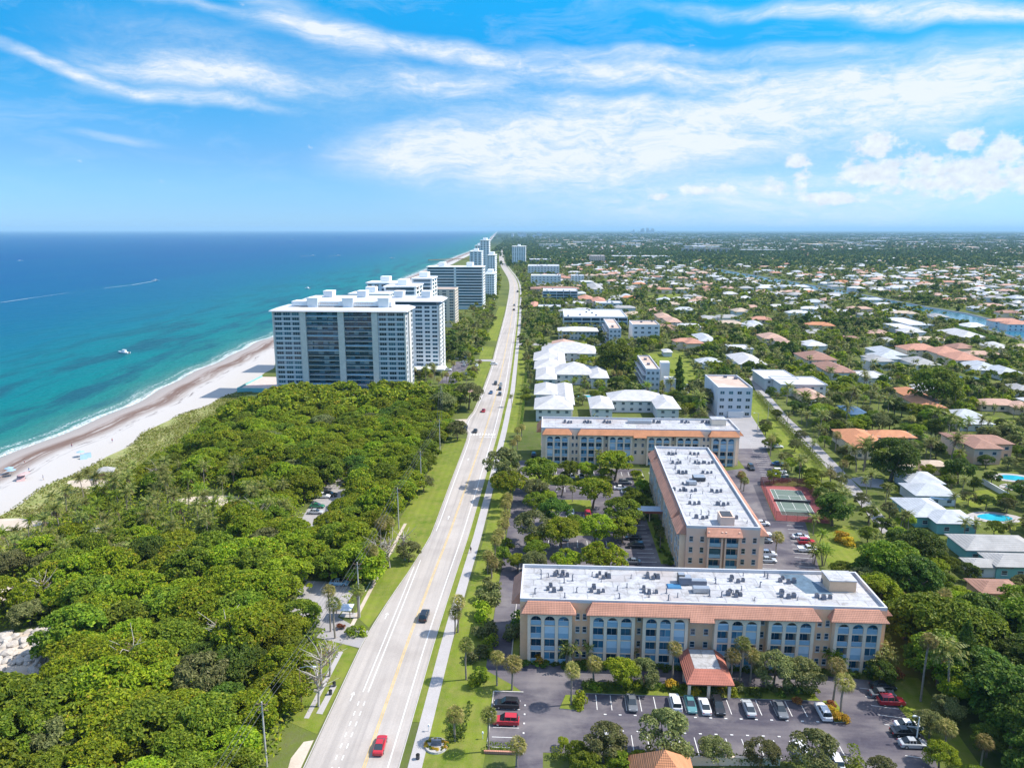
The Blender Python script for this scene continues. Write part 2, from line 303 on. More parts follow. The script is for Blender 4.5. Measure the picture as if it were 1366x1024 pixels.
# pale dune strip behind the beach
m, nt, b = NT('dune_sand'); p = pos(nt); nt.links.new(mixc(nt, mrange(nt, noise(nt, p, .22, 7, .7), .35, .65), (.33, .31, .13), (.17, .21, .04)), b.inputs['Base Color']); b.inputs['Roughness'].default_value = .95
VD = [v for v in VS if 40 < v < 372]; o = MB(); o.add([(vgx(v) + d, v, .03) for v in VD for d in (0, 25)], [(2*i, 2*i+1, 2*i+3, 2*i+2) for i in range(len(VD)-1)]); struct(o.build('dune', m))
# surfaces laid on the ground
def surfmat(name, c1, c2, sc=.3, stain=None, amt=.5, rough=.9, bstr=.3):
    m, nt, b = NT(name); p = pos(nt)
    col = mixc(nt, mrange(nt, noise(nt, p, sc, 7, .7), .3, .7), c1, c2)
    col = mixc(nt, mrange(nt, noise(nt, p, 3.1, 4, .75), .35, .7, 0, .35), col, hexmul(c1, .6))
    if stain: col = mixc(nt, mrange(nt, noise(nt, p, .085, 5, .6, .6), .46, .66, 0, amt), col, stain)
    nt.links.new(col, b.inputs['Base Color']); b.inputs['Roughness'].default_value = rough; b.inputs['Specular IOR Level'].default_value = .15
    bump(nt, noise(nt, p, 4., 4, .7), bstr, .05, b); return m
def wear(m, sc, col, amt):
    nt = m.node_tree; b = nt.nodes['Principled BSDF']; c = b.inputs['Base Color'].links[0].from_socket
    k = noise(nt, scalev(nt, pos(nt), sc, (0, 0, R(1.2))), 1, 5, .6); k2 = noise(nt, pos(nt), .03, 3)
    nt.links.new(mixc(nt, mth(nt, 'MULTIPLY', mrange(nt, k, .42, .66, 0, amt), mrange(nt, k2, .3, .6, .4, 1)), c, col), b.inputs['Base Color'])
ASPH = surfmat('lot_asphalt', (.062, .056, .075), (.105, .095, .118), .2, (.22, .20, .20), .75)
ROADM = surfmat('road_concrete', (.43, .385, .35), (.50, .455, .42), .08, (.33, .295, .27), .6)
wear(ROADM, (.85, .012, 1), (.25, .23, .22), .55); wear(ASPH, (.05, .25, 1), (.24, .215, .215), .55)
PATHM = surfmat('path_concrete', (.40, .375, .37), (.47, .445, .44), .2)
STREETM = surfmat('street_asphalt', (.33, .31, .31), (.40, .38, .38), .1, (.25, .24, .24), .5)
PAVER = surfmat('brick_pavers', (.34, .20, .17), (.42, .27, .23), .5)
SANDP = surfmat('bare_sand', (.50, .42, .34), (.64, .56, .47), .2, (.36, .27, .19), .5)
m, nt, b = NT('lawn_turf'); p = pos(nt); n1 = noise(nt, p, .09, 6, .65)
col = mixc(nt, mrange(nt, n1, .3, .7), (.075, .135, .012), (.215, .265, .03)); col = mixc(nt, mrange(nt, noise(nt, p, .4, 8, .78), .38, .68, 0, .8), col, (.24, .22, .07))
w = nt.nodes.new('ShaderNodeTexWave'); w.inputs['Scale'].default_value = .14; w.inputs['Distortion'].default_value = 1.; nt.links.new(p, w.inputs[0])
nt.links.new(mixc(nt, mth(nt, 'MULTIPLY', w.outputs[1], .14), col, (.05, .10, .01)), b.inputs['Base Color']); b.inputs['Roughness'].default_value = .95; b.inputs['Specular IOR Level'].default_value = .05
bump(nt, noise(nt, p, 3., 4, .8), .6, .15, b); LAWN = m
ZC = {}
def surf(name, pts, z, mat, pad=0.5, occv=1):
    k = round(z, 3); ZC[k] = ZC.get(k, 0) + 1
    o = MB().poly(pts, z + .0021 * (ZC[k] % 40), 0).build(name, mat); struct(o)
    if occv: occ_poly(pts, pad, occv)
    return o
def ribbon(name, tab, z, mat, pad=0., occv=1):
    vs = []; fs = []
    for v, a, c in tab: vs += [(a, v, z), (c, v, z)]
    for i in range(len(tab) - 1): fs.append((2*i, 2*i+1, 2*i+3, 2*i+2))
    mb = MB(); mb.add(vs, fs); o = struct(mb.build(name, mat))
    if occv:
        for (v0, a0, c0), (v1, a1, c1) in zip(tab, tab[1:]):
            if v0 < 1700: occ_poly([(a0, v0), (c0, v0), (c1, v1), (a1, v1)], pad, occv)
    return o
ROAD = [(40, -39.6, -24.0), (137, -38.9, -23.9), (155, -37.2, -23.6), (169, -35.3, -23.3), (191, -33.2, -22.7), (236, -33.6, -22.3), (279, -33.8, -22.1), (298, -34.2, -22), (306, -37.4, -22), (325, -37.6, -22.1), (332, -36.2, -22.2), (382, -36.0, -22.4), (456, -37.0, -24.4), (545, -40.2, -27.0), (683, -44.0, -31), (850, -50.5, -37.0), (1024, -57.5, -44), (1200, -66, -52), (1334, -78, -64), (1480, -92, -78), (1630, -108, -94), (2000, -140, -126), (2600, -182, -168), (4000, -252, -238)]
_T = {1: [(r[0], r[1]) for r in ROAD], 2: [(r[0], r[2]) for r in ROAD]}
def rd(v, k):
    w = 4 if v < 500 else min(160, .16*v)
    return sum(interp(_T[k], v + w*q) for q in (-.9, -.6, -.3, 0, .3, .6, .9)) / 7
ribbon('road', [(v, rd(v, 1), rd(v, 2)) for v in list(np.arange(40, 640, 6)) + list(np.arange(640, 4000, 30))], .045, ROADM, 1.0)
fine = [v for v in list(np.arange(96, 640, 8)) + list(np.arange(640, 2600, 40))]
ribbon('verge', [(v, rd(v, 2) + .15, rd(v, 2) + 1.55) for v in fine if v >= 106], .05, LAWN, .2)
ribbon('footpath', [(v, rd(v, 2) + 1.55, rd(v, 2) + 3.9) for v in fine], .06, PATHM, .6)
# kerb along the road edges (real step)
for k, off in ((1, -.25), (2, .02)):
    mb = MB()
    for a, c in zip(fine, fine[1:]):
        if a > 700: break
        x0, x1 = rd(a, k) + off, rd(c, k) + off
        mb.add([(x0, a, 0), (x0 + .16, a, 0), (x1 + .16, c, 0), (x1, c, 0), (x0, a, .13), (x0 + .16, a, .13), (x1 + .16, c, .13), (x1, c, .13)], [(4,5,6,7), (0,1,5,4), (1,2,6,5), (3,0,4,7), (2,3,7,6)])
    struct(mb.build('kerb', CONC))
# road markings
YEL = M('yellow_paint', (.56, .41, .19), .7, .2, .2, .6); WPT = M('marking_paint', (.66, .65, .64), .7, .2, .1, 1.2)
mk = MB(); 
def mline(mb, f, v0, v1, w, step=8, dash=None):
    v = v0
    while v < v1 - .1:
        e = min(v + (dash[0] if dash else step), v1); mb.add([(f(v)-w, v, .058), (f(v)+w, v, .058), (f(e)+w, e, .058), (f(e)-w, e, .058)], [(0,1,2,3)])
        v = e + (dash[1] if dash else 0)
yl = lambda v: rd(v, 2) - 5.6
mline(mk, lambda v: yl(v) - .17, 60, 1500, .10); mline(mk, lambda v: yl(v) + .17, 60, 1500, .10); struct(mk.build('centre_line_marking', YEL))
mk = MB(); mline(mk, lambda v: rd(v, 2) - 1.7, 60, 900, .11); mline(mk, lambda v: rd(v, 1) + 1.0 if v > 195 else -32.4 + (v - 195) * -.002, 195, 900, .10)
mline(mk, lambda v: -33.6 - max(0, 150 - v) * .003, 120, 176, .10); mline(mk, lambda v: -34.6 - max(0, 150 - v) * .003, 120, 172, .10)
mline(mk, lambda v: -33.6, 60, 118, .10, dash=(1.2, 1.6)); mline(mk, lambda v: -34.7, 60, 118, .10, dash=(1.2, 1.6))
for vv in (118.5, 147.5, 205, 262):   # turn and bike arrows
    x = -36.4 if vv < 160 else rd(vv, 1) + 3.2
    mk.add([(x-.10, vv-1.3, .058), (x+.10, vv-1.3, .058), (x+.10, vv+.5, .058), (x-.10, vv+.5, .058)], [(0,1,2,3)])
    mk.add([(x-.45, vv+.5, .059), (x+.45, vv+.5, .059), (x, vv+1.5, .059)], [(0,1,2)])
for i in range(9): mk.add([(-33.4+i*1.25, 295, .058), (-32.8+i*1.25, 295, .058), (-32.8+i*1.25, 298.2, .058), (-33.4+i*1.25, 298.2, .058)], [(0,1,2,3)])
mk.add([(-29.2, 292.2, .058), (-22.4, 292.2, .058), (-22.4, 292.7, .058), (-29.2, 292.7, .058)], [(0,1,2,3)])
struct(mk.build('lane_marking', WPT))
# front parking lot and lanes
surf('parking_lot', [(-12, 128.2), (-6.2, 123.5), (-4.2, 121.3), (-9.7, 121.3), (-9.9, 106.6), (-4.8, 106.6), (-4.8, 99), (-.3, 99), (-.3, 105.6), (52, 105.6), (52.5, 98), (62.5, 98), (66, 113), (66.5, 121), (63.5, 128.8), (50, 130.3), (-12, 130.6)], .03, ASPH, .3)
surf('service_lane', [(-12, 128), (-7.2, 128), (-7.2, 176), (-7.2, 262), (-11.2, 262), (-11.6, 200)], .035, ASPH, .4)
surf('courtyard_lot', [(-7.3, 176), (34.2, 176), (34.2, 254), (-7.3, 254)], .031, ASPH, .3)
surf('courtyard_lot', [(-7.3, 152), (30, 152), (34.2, 176), (-7.3, 176)], .033, ASPH, .2)
surf('east_lane', [(54, 150), (69, 150), (70.5, 176), (77.6, 208), (68.8, 208.3), (73.2, 240), (81.5, 246), (90.5, 302), (93, 345), (80, 345), (72.6, 300), (72.6, 257), (55, 250)], .032, ASPH, .4)
surf('cross_street', [(-36, 538), (-26, 540), (30, 544), (62, 548), (62, 555), (-26, 552), (-38, 552)], .036, STREETM, .5)
surf('street', [(125.5, 430), (119.5, 430), (112, 385), (106.5, 330), (105, 292), (102.5, 255), (101, 232), (97, 200), (101, 198), (105.5, 232), (107.5, 255), (110.5, 292), (112, 330), (117.5, 385)], .037, STREETM, -.0)
surf('driveway', [(107, 240), (107, 248), (112, 250), (118, 247), (114, 238)], .039, STREETM, .6)
surf('driveway', [(-3, 282), (5, 282), (5, 300), (-3, 300)], .038, PAVER, .3)
surf('driveway', [(70.5, 281), (90, 283), (97, 345), (74, 345)], .0305, STREETM, .3)
# park driveway and park lots on the beach side
surf('park_lot', [(-59, 145), (-47.6, 141), (-46.5, 160), (-55, 163), (-60, 163)], .033, STREETM, .3)
surf('driveway', [(-39.1, 134.5), (-38.9, 141.2), (-42, 142.5), (-48, 147), (-49.5, 138)], .035, STREETM, .6)
surf('park_lot', [(-77, 227), (-67, 228), (-63, 221), (-62, 208), (-65, 197), (-66, 188), (-72, 188), (-75, 205)], .034, STREETM, .3)
surf('park_lane', [(-77, 226), (-71, 226), (-70.5, 246), (-71, 268), (-76, 270), (-76, 246)], .036, STREETM, 0, 0)
surf('park_lane', [(-66, 188), (-72, 188), (-66, 163), (-60, 163)], .037, STREETM, 0, 0)
surf('park_lane', [(-70, 316), (-64, 316), (-37, 322), (-37, 315), (-62, 309)], .038, SANDP, .5)
# lawns
LAWNS = [[(-21.0, 97), (-10.3, 97), (-9.9, 106.6), (-9.7, 121.3), (-4.2, 121.3), (-6.2, 123.5), (-12, 128.2), (-12, 262), (-18.2, 290), (-18.0, 190), (-19.8, 140)],
         [(-39.2, 142.5), (-35.6, 169), (-33.6, 191), (-34, 290), (-42, 290), (-45, 196), (-44, 148)], [(-46, 111), (-39.7, 108), (-39.3, 134), (-46.5, 138)],
         [(6.9, 121.7), (51.2, 121.7), (50, 125.3), (7.6, 125.3)], [(2.6, 117.0), (7.0, 116.6), (7.4, 121.3), (3.8, 121.0)], [(51.6, 115.8), (54.2, 116), (54, 121.8), (51.6, 121.8)],
         [(73.5, 178), (86, 176), (90, 205), (78.5, 206.5)], [(91.5, 246), (99.5, 246), (103, 300), (110, 385), (101, 388), (94.5, 345), (92.5, 300)],
         [(-11, 255), (34, 256), (34, 259.5), (-11, 259.5)], [(-8, 131), (-5.6, 131), (-5.6, 151), (-7, 151)], [(66.8, 100), (71, 100), (73, 130), (64, 130.5)],
         [(-42, 392), (-37.2, 392), (-38.0, 470), (-46, 470), (-45, 430)], [(-48, 480), (-39.3, 480), (-41, 532), (-50, 532)], [(-50, 560), (-41.5, 560), (-50, 820), (-58, 820)],
         [(-22, 300), (-12, 300), (-12, 345), (-18, 520), (-23, 520), (-18.3, 400)]]
park = [U(*p) for p in ((852, 472), (912, 470), (930, 500), (922, 527), (897, 522), (880, 500))]
LAWNS.append(park); LAWNS += [[U(*p) for p in q] for q in (((1290, 655), (1330, 652), (1345, 668), (1290, 680)), ((1268, 665), (1292, 660), (1290, 668), (1270, 672)), ((1320, 700), (1366, 690), (1366, 705), (1325, 712)), ((1235, 548), (1366, 560), (1366, 575), (1240, 556)), ((1205, 410), (1240, 408), (1245, 416), (1210, 417)))]
LAWNS += [[U(*p) for p in q] for q in (((740, 458), (790, 456), (790, 462), (742, 465)), ((862, 395), (905, 392), (910, 400), (866, 402)))]
for i, q in enumerate(LAWNS): surf('lawn', q, .02 if i not in (3, 4, 5) else .16, LAWN, .0, 0 if i == 10 else 2)
for q in (LAWNS[3], LAWNS[4], LAWNS[5]):   # kerbed planting islands
    struct(MB().prism([(p[0], p[1]) for p in q], .01, .155).build('island_kerb', CONC))
surf('park_lot', [(-63, 400), (-53, 400), (-52, 470), (-62, 470)], .03, ASPH, .3); surf('driveway', [(-53, 472), (-37, 471), (-37, 479), (-53, 478)], .036, STREETM, .5); surf('driveway', [(-75, 384), (-37, 377), (-37, 385), (-75, 393)], .037, PAVER, .3)
for q in ([(-4, 194), (14, 194), (14, 200), (-4, 200)], [(-4, 212), (14, 212), (14, 222), (-4, 222)], [(30, 177), (34, 177), (34, 250), (30, 250)], [(-6.8, 236), (22, 235), (22, 246), (-6.8, 246)]): surf('lawn', q, .05, LAWN, 0, 2)
surf('footpath', [(-43.4, 112), (-42.5, 112), (-42.2, 133), (-43.2, 133)], .045, PATHM); surf('footpath', [(-43.6, 143), (-42.7, 143), (-42.0, 200), (-42.9, 200)], .045, SANDP)
surf('concrete_slab', [(-41.6, 113.4), (-40.4, 113.2), (-40.2, 121.6), (-41.3, 121.8)], .05, PATHM)
surf('concrete_slab', [(-47, 146.6), (-43.6, 146.2), (-43.4, 148.4), (-46.8, 148.8)], .05, PATHM)
surf('sand_patch', [(-120, 108), (-99, 112), (-98, 124), (-102, 131), (-108, 137), (-122, 136)], .03, SANDP, .5)
surf('sand_patch', [(-41.6, 98), (-39.8, 97), (-39.8, 106.5), (-41.4, 106), (-42.2, 102)], .03, SANDP, .2)
for c, r in (((290, 668), 5), ((254, 620), 4.), ((262, 668), 3.), ((130, 645), 5), ((8, 700), 5), ((8, 790), 4)):
    u, v = U(*c); surf('sand_patch', [(u + r * 2.2 * math.cos(t) * (1 + .25 * math.sin(3*t)), v + r * math.sin(t)) for t in np.linspace(0, 2*PI, 13)[:-1]], .03, SANDP, .3)
# stall and kerb markings in the lots
mk = MB()
def sline(a, b, w=.07, z=.062):
    a = np.array(a, float); b = np.array(b, float); d = (b - a) / np.linalg.norm(b - a); n = np.array([-d[1], d[0]]) * w
    mk.add([(*(a+n), z), (*(a-n), z), (*(b-n), z), (*(b+n), z)], [(0,1,2,3)])
for k in range(16): sline((9.5 + 2.7*k, 117.1), (9.5 + 2.7*k, 121.4))
for k in range(16): sline((9.6 + 2.7*k, 106.1), (9.6 + 2.7*k, 110.6)); 
for k in range(6): sline((-9.2, 118.9 - 2.5*k), (-4.6, 118.9 - 2.5*k))
for k in range(8): sline((60.2, 108 + 2.6*k), (64.8, 107.2 + 2.6*k))
for k in range(15): mk.box(10.6 + 2.7*k, 11.1 + 2.7*k, 115.7, 115.95, .03, .125); mk.box(10.6 + 2.7*k, 11.1 + 2.7*k, 111.4, 111.65, .03, .125)
for k in range(6): mk.box(-3.9, -3.6, 117.4 - 2.5*k, 117.8 - 2.5*k, .03, .125)
def lanepts(v): return interp([(150, 68.8), (176, 70), (208, 77), (246, 81), (302, 90), (345, 92.5)], v)
for k in range(11): v = 177 + 2.7*k; sline((lanepts(v) - 5, v + .5), (lanepts(v) - .3, v))
for k in range(11): v = 176 + 2.7*k; sline((55.0, v), (59.5, v - .4))
for k in range(20): v = 248 + 2.7*k; sline((lanepts(v) - 5.2, v + .5), (lanepts(v) - .4, v))
for k in range(9):
    for v0 in (186, 205, 229, 247): sline((-5 + 2.7*k, v0), (-5 + 2.7*k, v0 + 4.6))
for k in range(10):
    v0 = 178 + 2.7*k; sline((24.4, v0), (29, v0))
for k in range(6): sline((24 + 2.5*k, 246), (24 + 2.5*k, 250.6))
for k in range(8): sline((-76.2 + .15*k, 203 + 3*k), (-72.2 + .15*k, 203.5 + 3*k))
for k in range(6): sline((-58 + 2.8*k, 158.5), (-58 + 2.8*k, 163))
struct(mk.build('parking_marking', WPT))
mk = MB(); mk.box(-9.95, -9.75, 106.5, 121.5, .02, .16); mk.box(-9.7, -4.2, 121.35, 121.6, .02, .16); mk.box(-7.15, -6.95, 131, 175, .02, .15); struct(mk.build('kerb', CONC))
# canal
CAN = [U(*p) for p in ((1480, 492), (1366, 455), (1290, 431), (1240, 420), (1180, 406), (1120, 393), (1060, 382), (1000, 372), (960, 364), (920, 356), (895, 349), (880, 344))]
CAN2 = [U(*p) for p in ((1480, 464), (1366, 438), (1290, 419), (1240, 411), (1180, 399.5), (1120, 387.7), (1060, 376.8), (1000, 366.8), (960, 359.6), (920, 352), (895, 345.8), (880, 341.5))]
m, nt, b = NT('canal_water'); nt.links.new(mixc(nt, noise(nt, pos(nt), .02, 4), (.02, .13, .20), (.03, .16, .24)), b.inputs['Base Color']); b.inputs['Roughness'].default_value = .15
CANPOLY = CAN + CAN2[::-1]
o = MB(); o.add([(p[0], p[1], .06) for a in zip(CAN, CAN2) for p in a], [(2*i, 2*i+1, 2*i+3, 2*i+2) for i in range(len(CAN)-1)]); struct(o.build('canal_water', m)); WATER = m
occ_poly(CANPOLY, 3, 1)
for a, off in ((CAN, -1), (CAN2, 1)):
    mb = MB()
    for (p, q) in zip(a, a[1:]): mb.tube([(p[0], p[1], .3), (q[0], q[1], .3)], 1.1, 4)
    struct(mb.build('canal_bank', CONC))
def in_canal(u, v, pad=0, near=0):
    for (a, c), (a2, c2) in zip(zip(CAN, CAN2), list(zip(CAN, CAN2))[1:]):
        if min(a[0], a2[0]) - 40 < u < max(a[0], a2[0]) + 40 or True:
            t = (u - a[0]) / (a2[0] - a[0] + 1e-9)
            if 0 <= t <= 1:
                lo = a[1] + t * (a2[1] - a[1]); hi = c[1] + t * (c2[1] - c[1])
                return min(lo, hi) - pad - near < v < max(lo, hi) + pad + (12 if pad else 0)
    return False
POOLM = M('pool_water', (.03, .38, .50), .1, .5, .1)
def pool(px, py, rx, ry):
    u, v = U(px, py); pts = [(u + rx * math.cos(t) * (1 + .15 * math.cos(2*t)), v + ry * math.sin(t)) for t in np.linspace(0, 2*PI, 17)[:-1]]
    surf('pool_deck', [(u + (p[0]-u) * 1.6, v + (p[1]-v) * 1.6) for p in pts], .03, PATHM, .5); surf('pool_water', pts, .06, POOLM, 0)
for a in ((1327, 690, 4.5, 3), (1350, 637, 4.5, 3), (781, 529, 4.5, 3), (1356, 650, 3, 2.4)): pool(*a)
# tennis court surface
CT = [(69.2, 208.6), (77.3, 207.3), (85.0, 215.6), (88.0, 238.8), (73.4, 238.2)]
CT = [(69.0, 208.2), (84.4, 206.6), (88.2, 238.0), (73.2, 239.6)]
surf('tennis_court', CT, .04, surfmat('court_red', (.31, .095, .095), (.36, .12, .115), .2), .6)
def ctp(s, t): a = np.array(CT); return tuple(a[0] * (1-s) * (1-t) + a[1] * s * (1-t) + a[2] * s * t + a[3] * (1-s) * t)
surf('tennis_court', [ctp(.17, .15), ctp(.83, .15), ctp(.83, .87), ctp(.17, .87)], .06, surfmat('court_green', (.13, .17, .15), (.16, .21, .18), .2), 0)
mk = MB()
for a, c in (((.17,.15),(.83,.15)), ((.17,.87),(.83,.87)), ((.17,.15),(.17,.87)), ((.83,.15),(.83,.87)), ((.26,.15),(.26,.87)), ((.74,.15),(.74,.87)), ((.26,.32),(.74,.32)), ((.26,.70),(.74,.70)), ((.5,.32),(.5,.70))):
    sline(ctp(*a), ctp(*c), .06, .075)
struct(mk.build('court_marking', WPT))
# ---------------------------------------------------------------- apartment blocks with arcades
WINM = {}
def window_mesh(w, h, kind='f'):
    k = (round(w, 2), round(h, 2), kind)
    if k not in WINM:
        mb = MB()
        if kind == 'f':
            t = .07; mb.box(-w/2, w/2, -.06, .10, -h/2, -h/2+t).box(-w/2, w/2, -.06, .10, h/2-t, h/2).box(-w/2, -w/2+t, -.06, .10, -h/2+t, h/2-t).box(w/2-t, w/2, -.06, .10, -h/2+t, h/2-t).box(-w/2+t, w/2-t, -.04, .06, -.03, .03)
            mb.box(-w/2-.08, w/2+.08, -.16, -.061, -h/2-.12, -h/2-.002)
            WINM[k] = mb.mesh('window', [FRAME])
        else:
            mb.add([(-w/2+.03, -.02, -h/2+.03), (w/2-.03, -.02, -h/2+.03), (w/2-.03, -.02, -.035), (-w/2+.03, -.02, -.035)], [(0,1,2,3)])
            mb.add([(-w/2+.03, -.02, .035), (w/2-.03, -.02, .035), (w/2-.03, -.02, h/2-.03), (-w/2+.03, -.02, h/2-.03)], [(0,1,2,3)])
            WINM[k] = mb.mesh('pane', [GLASS])
    return WINM[k]
def window(parent, x, y, z, w, h, rz=0, pane=True):
    o = mo('window', window_mesh(w, h), parent, (x, y, z), rz)
    if pane: mo('pane', window_mesh(w, h, 'p'), o)
    return o
def facade_T(x, y, rz):
    c, s = math.cos(rz), math.sin(rz)          # s along (cos,sin), outward = (sin,-cos)
    return lambda a, d, z: (x + a*c + d*s, y + a*s - d*c, z)
def arcade(parent, wall, T, s0, n, fl, ztop, dep=1.5, w=2.12, pitch=2.75, zhead=12.0, kinds=None):
    """n arches; returns bay length; wall = MB (no T) list [mb] with transform T, balconies are parts"""
    wb = MB(T); tot = n * pitch + (pitch - w)
    pw = pitch - w
    for i in range(n + 1): wb.box(s0 + i*pitch, s0 + i*pitch + pw, .002, dep, 0, zhead, 1)
    zc = ztop - w/2
    for i in range(n):
        a0 = s0 + i*pitch + pw; cx = a0 + w/2; K = 8
        ps = [(cx - w/2 * math.cos(PI*k/K), zc + w/2 * math.sin(PI*k/K)) for k in range(K+1)]
        for k in range(K):
            (xa, za), (xb, zb) = ps[k], ps[k+1]
            wb.add([(xa, dep-.03, za), (xb, dep-.03, zb), (xb, dep-.03, zhead), (xa, dep-.03, zhead), (xa, dep-.35, za), (xb, dep-.35, zb), (xb, dep-.35, zhead), (xa, dep-.35, zhead)], [(0,1,2,3), (7,6,5,4), (4,5,1,0)], 1)
        for f in range(len(fl)):
            if f: wb.box(a0 + .002, a0 + w - .002, .004, dep - .10, fl[f] - .22, fl[f], 1)
            z0 = fl[f]; z1 = (fl[f+1] - .22) if f + 1 < len(fl) else ztop - .15
            b = MB(T); r = rnd.random(); k = kinds if kinds else ('rail' if r < .5 else 'glaz' if r < .82 else 'shut')
            if f == 0 and k == 'shut': k = 'glaz'
            xa, xb = a0 + .03, a0 + w - .03
            top = z1 if f + 1 < len(fl) else z1 - .5
            if k == 'rail':
                b.box(xa, xb, dep-.20, dep-.15, z0 + .12, z0 + 1.05, 0).box(xa, xb, dep-.22, dep-.13, z0 + 1.05, z0 + 1.12, 3)
                MB(T).box(xa+.1, xb-.1, .01, .05, z0 + .05, min(z0 + 2.15, z1-.1), 1).box(cx-.03, cx+.03, .05, .07, z0+.05, min(z0+2.1, z1-.15), 3).build('balcony_door', [RAILM, GLASSB, SHUT, FRAME], parent)
                rnd.random()
            elif k == 'glaz':
                b.box(xa, xb, dep-.22, dep-.19, z0 + .02, z0 + 1.0, 0)
                b.box(xa, cx-.03, dep-.22, dep-.19, z0 + 1.08, top, 1).box(cx+.03, xb, dep-.22, dep-.19, z0 + 1.08, top, 1)
                b.box(xa, xb, dep-.23, dep-.16, z0 + 1.0, z0 + 1.08, 3).box(cx-.03, cx+.03, dep-.23, dep-.17, z0 + 1.08, top, 3)
                if f + 1 == len(fl):
                    b.box(cx - w*.36, cx + w*.36, dep-.45, dep-.42, top+.002, z1 - .1, 1)
            else:
                b.box(xa, xb, dep-.20, dep-.14, z0 + .02, z0 + 1.1, 0).box(xa, xb, dep-.21, dep-.15, z0 + 1.1, top, 2)
            b.build('balcony', [RAILM, GLASSB, SHUT, FRAME], parent)
    wb.build('arcade_bay', [W_TAN, W_CREAM], parent)
    return tot
def mansard(parent, T, s0, s1, d0, d1, z0, z1, mat, hl=1.2, hr=1.2):
    b = MB(T)
    vs = [(s0, d1, z1), (s1, d1, z1), (s1 - hr, d0, z0), (s0 + hl, d0, z0), (s0, 0.003, z1), (s1, 0.003, z1), (s0 + hl, .003, z0), (s1 - hr, .003, z0)]
    b.add(vs, [(0,1,2,3), (1,5,7,2), (4,0,3,6), (3,2,7,6)]); vs2 = [(p[0], p[1], p[2]-.16) for p in vs]
    b.add([vs[0], vs[1], vs2[0], vs2[1], vs[4], vs[5], vs2[4], vs2[5]], [(0,1,3,2), (1,5,7,3), (4,0,2,6), (2,3,7,6)])
    return b.build('tile_roof', mat, parent)
def shell(parent, L, W, zd, zp, wmat, tower=None, pt=.35):
    b = MB(); b.box(0, L, 0, W, 0, zd - .003, 0); b.build('wall', [wmat], parent)
    d = MB(); d.box(pt, L - pt, pt, W - pt, zd - .4, zd, 0); d.build('roof_deck', [DECK], parent)
    p = MB(); p.box(0, L, 0, pt, zd, zp).box(0, L, W - pt, W, zd, zp).box(0, pt, pt, W - pt, zd, zp).box(L - pt, L, pt, W - pt, zd, zp)
    p.build('parapet', [ROOFW], parent)
# roof deck: white membrane with pooled grime, patches and seams
m, nt, b = NT('roof_membrane'); p = pos(nt)
c = mixc(nt, mrange(nt, noise(nt, p, .16, 8, .7), .35, .65), (.55, .55, .57), (.38, .375, .385))
c = mixc(nt, mrange(nt, noise(nt, p, .45, 9, .78, .6), .50, .62, 0, .85), c, (.27, .255, .245))
c = mixc(nt, mrange(nt, noise(nt, p, 1.6, 6, .8, .3), .54, .66, 0, .6), c, (.24, .23, .22))
c = mixc(nt, mrange(nt, noise(nt, p, .06, 4, .5, .8), .57, .64, 0, .7), c, (.38, .33, .31))
br = nt.nodes.new('ShaderNodeTexBrick'); br.inputs['Scale'].default_value = .09; br.inputs['Mortar Size'].default_value = .012
br.inputs['Color1'].default_value = (1,1,1,1); br.inputs['Color2'].default_value = (.93,.93,.94,1); br.inputs['Mortar'].default_value = (.7,.7,.7,1); nt.links.new(p, br.inputs['Vector'])
nt.links.new(mixc(nt, 1., c, br.outputs[0], 'MULTIPLY'), b.inputs['Base Color']); b.inputs['Roughness'].default_value = .6; DECK = m
DECKB = surfmat('gravel_roof', (.46, .33, .26), (.58, .46, .39), .25, (.66, .58, .53), .6)
FL = [0.15, 3.0, 5.85, 8.65]
def long_block(label, u0, v0, L, W, seed, wmat, tmat, detail=True):
    rnd.seed(seed)
    t = thing('apartment_block', label, 'apartment building', (u0, v0, 0), 0)
    shell(t, L, W, 13.0, 13.7, wmat)
    T = facade_T(0, 0, 0); k = L / 72.0
    for s in (1.55, 14.0, 24.45, 38.5, 48.95, 61.7): arcade(t, None, T, s * k, 3, FL, 10.75)
    for a, c in ((.3, 11.2), (13.2, 58.9), (60.6, 71.7)): mansard(t, T, a*k, c*k, .35, 2.15, 13.25, 11.55, tmat)
    mansard(t, T, 33.4*k, 38.2*k, .36, 2.85, 13.2, 11.0, tmat, .3, .3)
    for s in (11.5, 12.9, 59.2, 60.7): 
        for z in (1.6, 4.4, 7.2, 10.0): window(t, s*k + .1, -.0, z, .85, 1.35)
    for s in (23.9, 48.2):
        for z in (1.6, 4.4, 7.2, 10.0): window(t, s*k, -.0, z, .8, 1.3)
    for s in (34.6, 37.2):
        for z in (4.6, 7.4, 10.0): window(t, s*k, -.0, z, .95, 1.35)
    for rz, x, y, wd in ((-PI/2, 0, W, W), (PI/2, L, 0, W)):
        Tm = facade_T(x, y, rz); mansard(t, Tm, 1.5, wd - 2.5, .3, 1.9, 13.1, 11.2, tmat, .9, .9)
        for a in (3.5, 7.5, 11.5):
            for z in (1.7, 4.5, 7.3, 10.0):
                q = Tm(a, 0, z); window(t, q[0], q[1], z, 1.1, 1.35, rz)
    b = MB(); b.box(L - 8.5, L - 3.1, W - 7.9, W - 3.4, 13.001, 15.3, 0).box(L - 8.6, L - 3.0, W - 8.0, W - 3.3, 15.3, 15.5, 1); b.build('stair_tower', [wmat, DECK], t)
    return t
A1 = long_block('long tan four-storey apartment block with entrance canopy facing the car park', -5.3, 132.2, 72.0, 15.2, 3, W_TAN, T_SALMON)
MB().prism([(58.8 - .3, 6.3), (64.3 - .3, 6.1), (60.6, 14.6), (55.6, 14.6)], 13.002, 13.03).build('roof_patch', M('dark_roof_blue', (.10, .15, .20), .5, .3, .3, .8), A1)  # flat dark blue-grey area laid on the roof deck beside the stair tower
